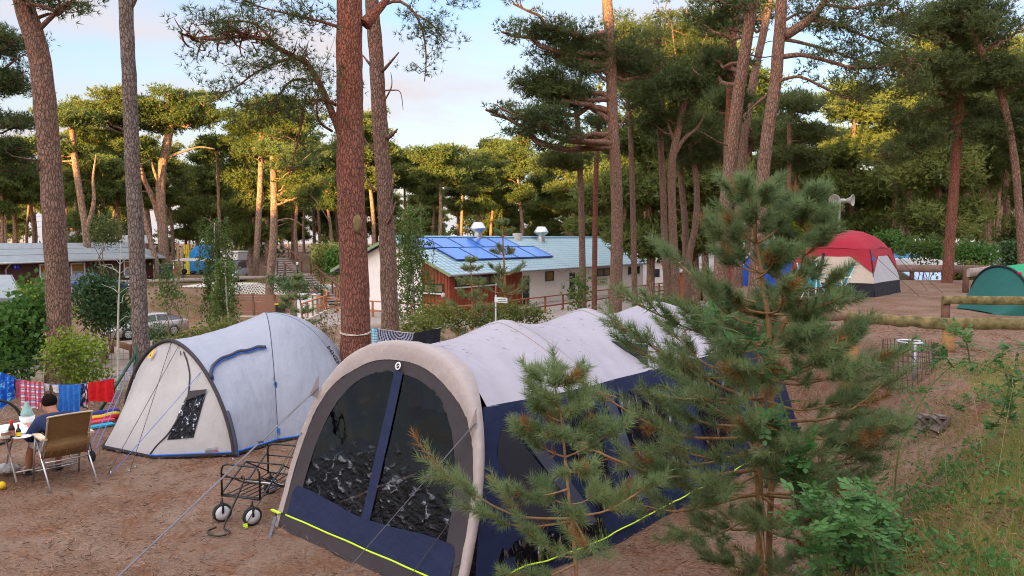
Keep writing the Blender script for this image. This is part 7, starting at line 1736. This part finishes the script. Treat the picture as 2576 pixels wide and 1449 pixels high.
panel((u2x(578, 57.6), 57.6), (u2x(693, 57.4), 57.4), -2.85, -1.82); panel((u2x(580, 61), 61), (u2x(745, 59.5), 59.5), -2.85, -1.45); panel((u2x(578, 57.6), 57.7), (u2x(580, 61), 60.9), -2.85, -1.6)
bi = thing('waste_bin', 'black waste bin with a yellow lid at the end of the brown plank screen', 'bin', (u2x(703, 57.5), 57.5, -3)); MB().prism([(u2x(703, 57.5) + x, 57.5 + y, -3) for x, y in ((-.28, -.3), (.28, -.3), (.28, .3), (-.28, .3))], (0, 0, .98)).build('bin_body', BLACKM, bi); MB().box((u2x(703, 57.5), 57.48, -1.98), (.64, .70, .09)).build('lid', PM('yellow_lid', (.75, .62, .03), .4), bi)
kb = thing('service_cabinet', 'white service cabinet with mint stripe and vertical lettering', 'cabinet', (-14.95, 55, -3)); kc = Vector((u2x(769, 54.6), 54.6, -3.0)); kx = Vector((.985, -.17, 0)).normalized(); kn = Vector((-.17, -.985, 0)).normalized()
KW = PM('cabinet_white', (.70, .71, .74), .45, .04); a0 = kc - kx * .72
MB().prism([a0 + Vector((0, 0, .06)), a0 + kx * 1.44 + Vector((0, 0, .06)), a0 + kx * 1.44 - kn * .8 + Vector((0, 0, .06)), a0 - kn * .8 + Vector((0, 0, .06))], (0, 0, 1.86)).build('cabinet_body', KW, kb)
MB().prism([a0 + kx * 1.17 + kn * .004 + Vector((0, 0, .1)), a0 + kx * 1.42 + kn * .004 + Vector((0, 0, .1)), a0 + kx * 1.42 + kn * .004 + Vector((0, 0, 1.88)), a0 + kx * 1.17 + kn * .004 + Vector((0, 0, 1.88))], kn * .004).build('mint_stripe', PM('mint', (.34, .62, .50), .5), kb)
MB().prism([a0 + kx * -.05 + kn * .05 + Vector((0, 0, 1.92)), a0 + kx * 1.49 + kn * .05 + Vector((0, 0, 1.92)), a0 + kx * 1.49 - kn * .85 + Vector((0, 0, 1.92)), a0 - kx * .05 - kn * .85 + Vector((0, 0, 1.92))], (0, 0, .06)).build('cabinet_lid', KW, kb)
up = Vector((0, 0, 1)); INK = PM('ink', (.03, .03, .035), .6)
for tx_, x, s in (('GARBER', .62, .15), ('RUHR', .80, .12)): text_mesh('lettering', tx_, s, Matrix.Translation(a0 + kx * x + kn * .012 + up * .55) @ Matrix((up, -kx, kn)).transposed().to_4x4(), INK, kb)
for x, z_, rx in ((.52, 1.16, .055), (.70, 1.26, .11), (.72, 1.10, .11)): MB().lathe([(.001, .01), (.045, .01), (.05, 0)], a0 + kx * x + kn * .004 + up * z_, 14, frame((0, 0, 0), kx, kn).to_3x3() @ Matrix.Diagonal((rx / .05, .9, 1))).build('emblem', INK, kb)
fl = thing('flower_tub', 'small tub of flowers behind the white cabinet', 'flowers', (u2x(783, 56.2), 56.2, -3)); MB().lathe([(.12, 0), (.2, 2.05), (.18, 2.05), (.001, 2.0)], (u2x(783, 56.2), 56.2, -3), 12).build('tub', PM('tub_blue', (.10, .10, .22), .6), fl); MB().ball((u2x(783, 56.2), 56.2, -.8), (.2, .2, .22), 10, 7).build('blossoms', PM('blossom', (.6, .42, .32), .8, .6, 12), fl)
sf = thing('slatted_fence', 'yellow-green slatted fence panel above the bushes, left of the biggest trunk', 'fence', (-17.5, 70, 0)); SL = PM('slat_green', (.30, .29, .08), .8, .2)
for k, (ua, ub, vt) in enumerate(((783, 826, 612), (827, 870, 609), (872, 905, 606))):
    a, b_ = at(ua, vt, 70), at(ub, vt, 70); m = MB()
    for q in range(9): m.beam(a + Vector((0, 0, -.09 - .16 * q)), b_ + Vector((0, 0, -.09 - .16 * q)), .03, .13)
    m.build('slat_panel', SL, sf); MB().box((a.x, a.y + .06, a.z - 1.2), (.1, .1, 2.5)).build('post', SL, sf)
q = at(748, 660, 63); bo = thing('bollard_light', 'dark bollard light at the top of the wooden steps', 'lamp', (q.x, q.y, tz(q.x, q.y))); MB().tube([(q.x, q.y, q.z - 1.3), (q.x, q.y, q.z - .2)], .08, 10).build('pole', BLACKM, bo); MB().lathe([(.08, 0), (.085, .1), (.09, .22), (.001, .24)], (q.x, q.y, q.z - .2), 12).build('lamp_head', WHITEP, bo)
q = at(1247, 745, 20); zq = tz(q.x, q.y); si = thing('signpost', 'thin grey signpost with a white direction board', 'sign', (q.x, q.y, zq)); ptop = at(1248, 712, 20)
MB().tube([(q.x, q.y, zq - .2), (q.x, q.y, at(0, 742, 20).z)], .022, 8).tube([(q.x, q.y, at(0, 742, 20).z), ptop], .008, 6).build('pole', PM('pole_grey', (.45, .46, .44), .5), si)
bdv = Vector((.97, -.2, 0)).normalized(); bn = Vector((-.2, -.97, 0)).normalized(); b0 = q + bn * .03 - bdv * .02; sb = MB().prism([b0 + Vector((0, 0, -.16)), b0 + bdv * .345 + Vector((0, 0, -.175)), b0 + bdv * .345 + Vector((0, 0, -.045)), b0 + Vector((0, 0, -.02))], bn * .012).build('sign_board', WHITEP, si)
m = MB()
for r_ in (0, 1):
    x = .09
    while x < .31: w_ = rnd.uniform(.012, .03); m.box(b0 + bdv * (x + w_ / 2) + bn * .015 + Vector((0, 0, -.075 - .055 * r_)), (w_, .004, .018), math.atan2(bdv.y, bdv.x)); x += w_ + .008
o = m.build('sign_marks', INK, si); o.parent = sb; o.matrix_parent_inverse = Matrix()
for v in (749, 772): MB().tube([(q.x, q.y, at(0, v, 20).z), (q.x, q.y, at(0, v + 2, 20).z)], .034, 8).build('clamp', PM('clamp_green', (.04, .40, .10), .5), si)
for x, y, w_, d_, h, mt_, lb in ((16.5, 80, 9, 5, 2.6, WHITE_W, 'low white outbuilding right of the shower building'), (14.6, 61, 3.2, 4, 2.4, PM('orange_cladding', (.50, .13, .03), .7, .2), 'orange boarded cabin behind the trunk cluster')):
    t = thing('outbuilding', lb, 'building', (x, y, tz(x, y))); z = tz(x, y) - .2; MB().box((x, y, z + h / 2), (w_, d_, h)).build('wall', mt_, t); MB().prism([(x - w_ / 2 - .4, y - d_ / 2 - .4, z + h), (x + w_ / 2 + .4, y - d_ / 2 - .4, z + h), (x + w_ / 2 + .4, y, z + h + .9), (x - w_ / 2 - .4, y, z + h + .9)], (0, 0, .1)).prism([(x - w_ / 2 - .4, y + d_ / 2 + .4, z + h), (x + w_ / 2 + .4, y + d_ / 2 + .4, z + h), (x + w_ / 2 + .4, y, z + h + .9), (x - w_ / 2 - .4, y, z + h + .9)], (0, 0, .1)).build('roof', PM('pale_roof', (.50, .48, .46), .6), t)
    MB().box((x - w_ * .2, y - d_ / 2 - .02, z + 1.4), (.9, .06, .8)).build('window', GLASSD, t); MB().box((x + w_ * .2, y - d_ / 2 - .02, z + 1.05), (.9, .06, 2)).build('door', FRAME_DG, t)
# =============================================================== upper pitch on the right
RT = [Vector((7.75, 21.3, 0)), Vector((9.87, 20.5, 0)), Vector((11.6, 22.5, 0)), Vector((9.5, 23.3, 0))]; rc = sum(RT, Vector()) / 4
rt_ = thing('cabin_tent', 'red, cream and black cabin tent with a domed red roof', 'tent', (rc.x, rc.y, 1.4))
CRE = fabric_mat('cream_wall', (.52, .44, .36), .8, .3, (4, 4, 4)); RED_ = fabric_mat('red_roof', (.36, .010, .03), .6, .3, (3, 3, 3)); BLK = fabric_mat('black_skirt', (.016, .017, .024), .7, .3, (4, 4, 4)); GRY = fabric_mat('grey_wall', (.46, .45, .46), .8, .3, (4, 4, 4))
def rp_(i, f, h):
    a, b = RT[i], RT[(i + 1) % 4]; p = a.lerp(b, f); k = 1 - .02 * h / .4 if h < .4 else .98 - .17 * (h - .4) / .9
    q = rc + (p - rc) * k; return Vector((q.x, q.y, 1.38 + h + .01 * nz(f * 5, h * 4, i)))
for i in range(4):
    for nm_, h0, h1, mt_ in (('skirt', 0, .40, BLK), ('side_wall', .40, 1.12, CRE if i in (0, 2) else GRY), ('roof_hem', 1.12, 1.345, RED_)):
        MB().grid(np.array([[tuple(rp_(i, f, h0 + (h1 - h0) * g)) for g in np.linspace(0, 1, 7)] for f in np.linspace(0, 1, 16)])).build(nm_, mt_, rt_)
    MB().tube([rp_(i, 0, 0), rp_(i, 0, .7), rp_(i, 0, 1.34)], .015, 6).build('pole_sleeve', BLK, rt_)
    o_ = (rp_(i, .5, .8) - Vector((rc.x, rc.y, 2.2))).normalized() * .02
    for f0, f1 in ((0, .30), (1, .72)): MB().prism([rp_(i, f0, 1.16) + o_, rp_(i, f1, 1.16) + o_, rp_(i, f0 * .99 + .005, .68) + o_], o_ * .3).build('roof_flap', RED_, rt_)
G = np.zeros((25, 25, 3))
for a in range(25):
    for b in range(25):
        x, y = a / 12 - 1, b / 12 - 1; p = (RT[0] * (1 - x) * (1 - y) + RT[1] * (1 + x) * (1 - y) + RT[2] * (1 + x) * (1 + y) + RT[3] * (1 - x) * (1 + y)) / 4; q = rc + (p - rc) * .815
        G[a, b] = (q.x, q.y, 1.38 + 1.10 + .76 * (max(0, 1 - .93 * x * x) * max(0, 1 - .93 * y * y)) ** .40 + .01 * nz(a * .5, b * .5))
MB().grid(G, uv=False).build('roof', RED_, rt_)
MB().beam(rp_(0, .36, .42) + Vector((0, -.02, 0)), rp_(0, .36, 1.22) + Vector((0, -.02, 0)), .07, .02).build('door_zip', BLK, rt_)
p = rp_(1, .03, 1.1) + Vector((.0, -.06, .0)); MB().prism([p + Vector((-.07, 0, -.09)), p + Vector((.07, 0, -.09)), p + Vector((0, 0, .06))], (0, -.006, 0)).build('tag', PM('tag_blue', (.02, .12, .35), .5), rt_)
for e in ((12.6, 22.0), (12.9, 23.4)): guy(rt_, rp_(2, 0, 1.3), (e[0], e[1], 1.4), .006, ROPE_DARK)
for e in ((11.3, 20.9),): guy(rt_, rp_(1, .0, 1.25), (e[0], e[1], 1.4), .006, ROPE_DARK)
dome('dome_tent', 'blue dome tent half hidden by the big young pine, left of the red tent', (9.5, 26.2, 1.35), (1.6, 1.4), 1.6, [(-180, -70, plain((.015, .08, .42)), 'blue_panel'), (-70, 30, plain((.02, .10, .50)), 'blue_panel'), (30, 180, plain((.4, .42, .5)), 'grey_panel')])
dome('dome_tent', 'small red and blue tent far left behind the big young pine', (8.65, 27.6, 1.35), (.9, 1.0), .95, [(-180, -95, plain((.35, .02, .04)), 'red_panel'), (-95, 20, plain((.04, .15, .38)), 'blue_panel'), (20, 180, plain((.4, .42, .5)), 'grey_panel')])
gt = thing('tunnel_tent', 'green tunnel tent at the right edge behind the mossy rails', 'tent', (10.5, 16.5, 1.4)); GRN = fabric_mat('green_tent', (.012, .30, .12), .7, .3, (3, 3, 3), trans=.1); TEA = fabric_mat('teal_tent', (.012, .10, .085), .7, .3, (3, 3, 3))
def hp(x, f, H, W_): th = math.pi * f; return (10.35 + x, 16.4 + .25 * x - math.cos(th) * W_, tz(10.35 + x, 16.4) + H * math.sin(th) ** .8)
for x0, x1, H0, H1, W0, W1, mt_, nm_ in ((-.30, .30, .05, .98, .75, 1.05, TEA, 'end_panel'), (.30, 1.35, .98, 1.08, 1.05, 1.1, GRN, 'flysheet'), (1.35, 3.2, 1.08, 1.0, 1.1, 1.05, TEA, 'flysheet_rear')):
    MB().grid(np.array([[hp(x0 + (x1 - x0) * g, f, H0 + (H1 - H0) * g, W0 + (W1 - W0) * g) for f in np.linspace(0, 1, 30)] for g in np.linspace(0, 1, 8)])).build(nm_, mt_, gt)
for x, H, W_ in ((.30, 1.0, 1.07), (1.35, 1.1, 1.12)): MB().tube([hp(x, f, H, W_) for f in np.linspace(0, 1, 30)], .028, 7).build('hoop', BLK, gt); MB().ball(hp(x, .3, H + .03, W_ + .02), .04, 8, 6).build('pole_tab', plain((.5, .02, .08)), gt)
s_ = [(9.55 + q, 15.2, 0) for q in (0, .3)]
MOSS = PM('mossy_wood', (.12, .105, .03), .9, .35, 9, col2=(.27, .21, .09), bump=.5, bs=30); POST_O = PM('orange_post', (.30, .16, .06), .85, .3, 9, bump=.4, bs=30)
log_rail('nearest mossy rail fence with round posts, in front of the green tent', [(5.34, 11.75, 1.40), (6.14, 10.55, 1.44), (8.9, 10.7, 1.42)], .37, (MOSS, POST_O), .085, .165, 22, .05)
log_rail('brown rail sinking behind the big young pine, left end of the nearest fence', [(4.25, 12.6, 1.18), (5.30, 11.85, 1.36)], .44, (PM('rail_brown2', (.20, .12, .075), .9, .3, 8, bump=.4), POST_O), .06, .15, 12, .08)
log_rail('mossy plank rail just behind the nearest fence, below the green tent', [(7.78, 13.5, 1.40), (10.6, 13.4, 1.40)], .50, (MOSS, WOOD_DK), .075, .155, 18, .05)
log_rail('weathered grey rail beside the green tent hoop', [(13.6, 22.6, 1.4), (15.4, 24.4, 1.4)], .58, (WOOD_GREY, WOOD_DK), .085, .26, 12, .09)
log_rail('long brown plank fence at the far edge of the upper pitch', [(14.2, 31.0, 1.32), (15.9, 30.0, 1.34), (17.1, 29.4, 1.34), (16.9, 27.0, 1.40), (18.4, 25.4, 1.40)], .48, (PM('plank_pale_brown', (.25, .16, .125), .9, .2, 6, bump=.3), WOOD_DK), .09, .30, 12, .08)
wc_ = Vector((5.02, 9.5, tz(5.02, 9.5))); cg = thing('wire_cage', 'cylindrical wire mesh cage with a metal ring beside the round post', 'cage', tuple(wc_)); m = MB(); WIR = PM('rusty_wire', (.07, .065, .06), .6, metal=.3)
for k in range(34): a = k * 2 * math.pi / 34; h = .56 + .02 * nz(k, 3); m.tube([wc_ + Vector((.29 * math.cos(a), .29 * math.sin(a), -.05)), wc_ + Vector((.295 * math.cos(a), .295 * math.sin(a), h))], .0038, 3, caps=False)
for z in np.arange(.03, .55, .075): m.tube([wc_ + Vector((.292 * math.cos(a), .292 * math.sin(a), z)) for a in np.linspace(0, 6.2832, 34)], .0038, 3, caps=False)
m.build('wire_mesh', WIR, cg); MB().tube([wc_ + Vector((.14 * math.cos(a) + .02, .17 * math.sin(a), .55)) for a in np.linspace(0, 6.2832, 30)], .016, 6).build('metal_ring', PM('zinc', (.62, .64, .67), .3, metal=.7), cg); MB().tube([wc_ + Vector((.06, -.05, -.1)), wc_ + Vector((.06, -.05, .54))], .022, 8).build('pipe', PM('pipe_grey', (.33, .35, .38), .4, metal=.5), cg)
lb_ = thing('lattice_blocks', 'row of dark concrete lattice blocks set in the bank', 'blocks', (3.9, 7.4, 1.2)); m = MB(); DC_ = PM('dark_concrete', (.13, .10, .085), .95, .25, 12, bump=.4, bs=60)
for k in range(5):
    c = gpt(2215 + k * 38, 1072 + 3 * k); c.z += .075; m = MB()
    for sx in (-1, 1): m.beam(c + Vector((-.07 * sx, 0, -.08)), c + Vector((.07 * sx, .02, .07)), .12, .036)
    m.beam(c + Vector((-.035, .02, .075)), c + Vector((.035, .02, .075)), .12, .03); m.build('block', DC_, lb_)
# turquoise chairs and a white table
TQ = plain((.03, .42, .55))
def small_chair(label, c, ang):
    t = thing('folding_chair', label, 'chair', tuple(c), 'turquoise folding chairs by the red tent'); f = Vector((math.cos(ang), math.sin(ang), 0)); r = Vector((f.y, -f.x, 0)); c = Vector(c)
    def P(x, y, z): return c + r * x + f * y + Vector((0, 0, z))
    MB().prism([P(-.24, -.2, .42), P(.24, -.2, .42), P(.24, .24, .44), P(-.24, .24, .44)], (0, 0, .025)).build('seat', TQ, t); MB().prism([P(-.24, -.21, .46), P(.24, -.21, .46), P(.24, -.40, .98), P(-.24, -.40, .98)], f * .025).build('backrest', TQ, t)
    for s in (-1, 1):
        MB().tube([P(.26 * s, .28, 0), P(.26 * s, -.18, .45), P(.26 * s, -.41, 1.0)], .014, 6).build('leg', WHITEP, t); MB().tube([P(.26 * s, -.3, 0), P(.26 * s, .20, .62)], .014, 6).build('leg', WHITEP, t); MB().beam(P(.27 * s, -.3, .64), P(.27 * s, .25, .64), .05, .025).build('armrest', WHITEP, t)
small_chair('left turquoise folding chair, back to the big young pine, by the red tent', pz(at(2052, 720, 18.6).x, 18.6), R(35)); small_chair('right turquoise folding chair, standing against the red tent skirt', pz(at(2104, 720, 19.0).x, 19.0), R(165))
q = pz(at(2076, 720, 18.5).x, 18.5); t = thing('folding_table', 'small white folding table between the turquoise chairs', 'table', q); MB().box((q[0], q[1], q[2] + .66), (.75, .55, .03)).build('table_top', WHITEP, t)
for x in (-.33, .33):
    for y in (-.22, .22): MB().tube([(q[0] + x, q[1] + y, q[2]), (q[0] + x * .9, q[1] + y * .9, q[2] + .65)], .013, 6).build('leg', WHITEP, t)
# caravans
CVW = PM('caravan_white', (.64, .64, .63), .4, .04)
def caravan(label, x, y, ang, L=4.6, H=2.45, W_=2.1, mt=None, stripe=(.10, .16, .40)):
    z = tz(x, y); t = thing('caravan', label, 'caravan', (x, y, z)); f = Vector((math.cos(ang), math.sin(ang), 0)); r = Vector((f.y, -f.x, 0)); O = Vector((x, y, z))
    def P(a, b, c): return O + f * a + r * b + Vector((0, 0, c))
    pf = [(-L / 2, .5), (-L / 2 - .05, 1.2), (-L / 2 + .18, H - .35), (-L / 2 + .55, H - .05), (0, H), (L / 2 - .6, H - .06), (L / 2 - .22, H - .4), (L / 2 + .05, 1.3), (L / 2, .5)]
    b = MB(); b.prism([P(a, -W_ / 2, c) for a, c in pf], r * W_); b.build('body', mt or CVW, t)
    for s in (-1, 1):
        for a, w_ in ((-L * .28, 1.0), (L * .22, 1.1)): MB().prism([P(a - w_ / 2, s * W_ / 2, 1.25), P(a + w_ / 2, s * W_ / 2, 1.25), P(a + w_ / 2, s * W_ / 2, 1.8), P(a - w_ / 2, s * W_ / 2, 1.8)], r * s * .03).build('window', PM('caravan_glass', (.20, .18, .13), .2), t)
        MB().prism([P(-L / 2 + .05, s * W_ / 2, .92), P(L / 2 - .05, s * W_ / 2, .92), P(L / 2 - .05, s * W_ / 2, 1.05), P(-L / 2 + .05, s * W_ / 2, 1.05)], r * s * .012).build('stripe', PM('stripe_%d' % int(stripe[0] * 99), stripe, .5), t)
        M = frame((0, 0, 0), f, r * s); MB().lathe([(.12, -.08), (.30, -.08), (.32, 0), (.30, .08), (.12, .08)], P(-.2, s * (W_ / 2 - .1), .32), 18, M).build('wheel', RUBBER, t)
    MB().prism([P(L / 2 + .03, -.6, 1.45), P(L / 2 + .03, .6, 1.45), P(L / 2 - .17, .6, H - .55), P(L / 2 - .17, -.6, H - .55)], f * .03).build('front_window', PM('caravan_glass', (.20, .18, .13), .2), t)
    MB().tube([P(L / 2, .3, .45), P(L / 2 + 1.1, 0, .45), P(L / 2, -.3, .45)], .04, 6).build('drawbar', STEEL, t); MB().box(P(-.3, 0, H + .03), (.5, .4, .08), ang).build('roof_hatch', WHITEP, t)
caravan('cream-white caravan with a red stripe behind the plank fence, right of the red tent', 22.6, 42.0, R(168), 5.2, 2.5, stripe=(.45, .03, .05)); caravan('white caravan behind the white-flowering bush right of the orange-barked pine', 28.2, 47.5, R(195), 4.8, 2.5)
caravan('white caravan with a dark roof window at the far right', 33.8, 50.5, R(180), 5.4, 2.9); caravan('distant white caravan behind the orange-barked pine', 31, 59, R(172), 5.0, 2.8); caravan('distant white caravan just right of the ivy-clad trunk', 26.5, 62, R(185), 5.0, 2.7)
aw2 = thing('caravan_awning', 'low blue and white awning roof in front of the cream-white caravan', 'awning', (21.6, 38.6, tz(21.6, 38.6))); a, b_, c, d = Vector((20.3, 37.2, .72)), Vector((23.6, 37.0, .55)), Vector((23.2, 40.4, 1.35)), Vector((20.6, 40.6, 1.4)); MB().prism([a, b_, c, d], (0, 0, .05)).build('canopy', plain((.42, .55, .72)), aw2)
for p in (a, b_, c, d): zq = tz(p.x, p.y); MB().tube([(p.x, p.y, zq), p], .025, 6).build('pole', STEEL, aw2)
pk = thing('party_tent', 'blue peaked canopy roof behind the cream-white caravan', 'canopy', (23.2, 46, tz(23.2, 46))); ap = Vector((23.6, 46, 2.25)); cs = [Vector((21.6, 44.6, 1.45)), Vector((25.8, 44.6, 1.45)), Vector((25.8, 47.4, 1.45)), Vector((21.6, 47.4, 1.45))]; m = MB()
for k in range(4): m.prism([cs[k], cs[(k + 1) % 4], ap], (0, 0, .04))
m.build('canopy', plain((.06, .22, .36)), pk)
for p in cs: MB().tube([(p.x, p.y, tz(p.x, p.y)), p], .03, 6).build('pole', STEEL, pk)
gw = thing('awning_annex', 'large grey-white caravan annex tent at the far right', 'tent', (32, 45, tz(32, 45))); z = tz(32, 45); MB().prism([(29.4, 43.5, z), (29.4, 43.5, z + 2.2), (31.5, 43.5, z + 2.75), (35.5, 43.5, z + 2.35), (35.5, 43.5, z)], (0, 3.2, 0)).build('canvas', fabric_mat('annex_cloth', (.45, .46, .50), .8, .4, (2, 2, 2)), gw); MB().prism([(31.2, 43.47, z + .2), (33.6, 43.47, z + .2), (33.6, 43.47, z + 1.7), (31.2, 43.47, z + 1.7)], (0, -.02, 0)).build('annex_window', GLASSD, gw)
# horn loudspeakers on a pole
hq = at(2113, 508, 35); hs = thing('loudspeaker_pole', 'grey pole with two horn loudspeakers above the red tent', 'loudspeaker', (hq.x, hq.y, tz(hq.x, hq.y))); HG = PM('horn_grey', (.48, .46, .43), .5, .06)
MB().tube([(hq.x - .05, hq.y, tz(hq.x, hq.y) - .2), (hq.x, hq.y, hq.z + .1)], .045, 8).build('pole', PM('pole_green_grey', (.30, .34, .28), .6), hs)
for dx, dr in ((.38, Vector((.75, -.66, .0))), (-.22, Vector((-.70, -.7, 0)))):
    dr = dr.normalized(); c = hq + Vector((dx * .5, 0, .06)); M = frame((0, 0, 0), dr.cross(Vector((0, 0, 1))), dr)
    MB().lathe([(.09, -.16), (.10, 0), (.07, .04), (.10, .16), (.17, .28), (.27, .37), (.275, .39), (.25, .385), (.10, .2), (.001, .12)], c, 20, M).build('horn', HG, hs)
MB().beam(hq + Vector((-.25, 0, .0)), hq + Vector((.32, 0, .0)), .05, .05).build('bracket', STEEL, hs)
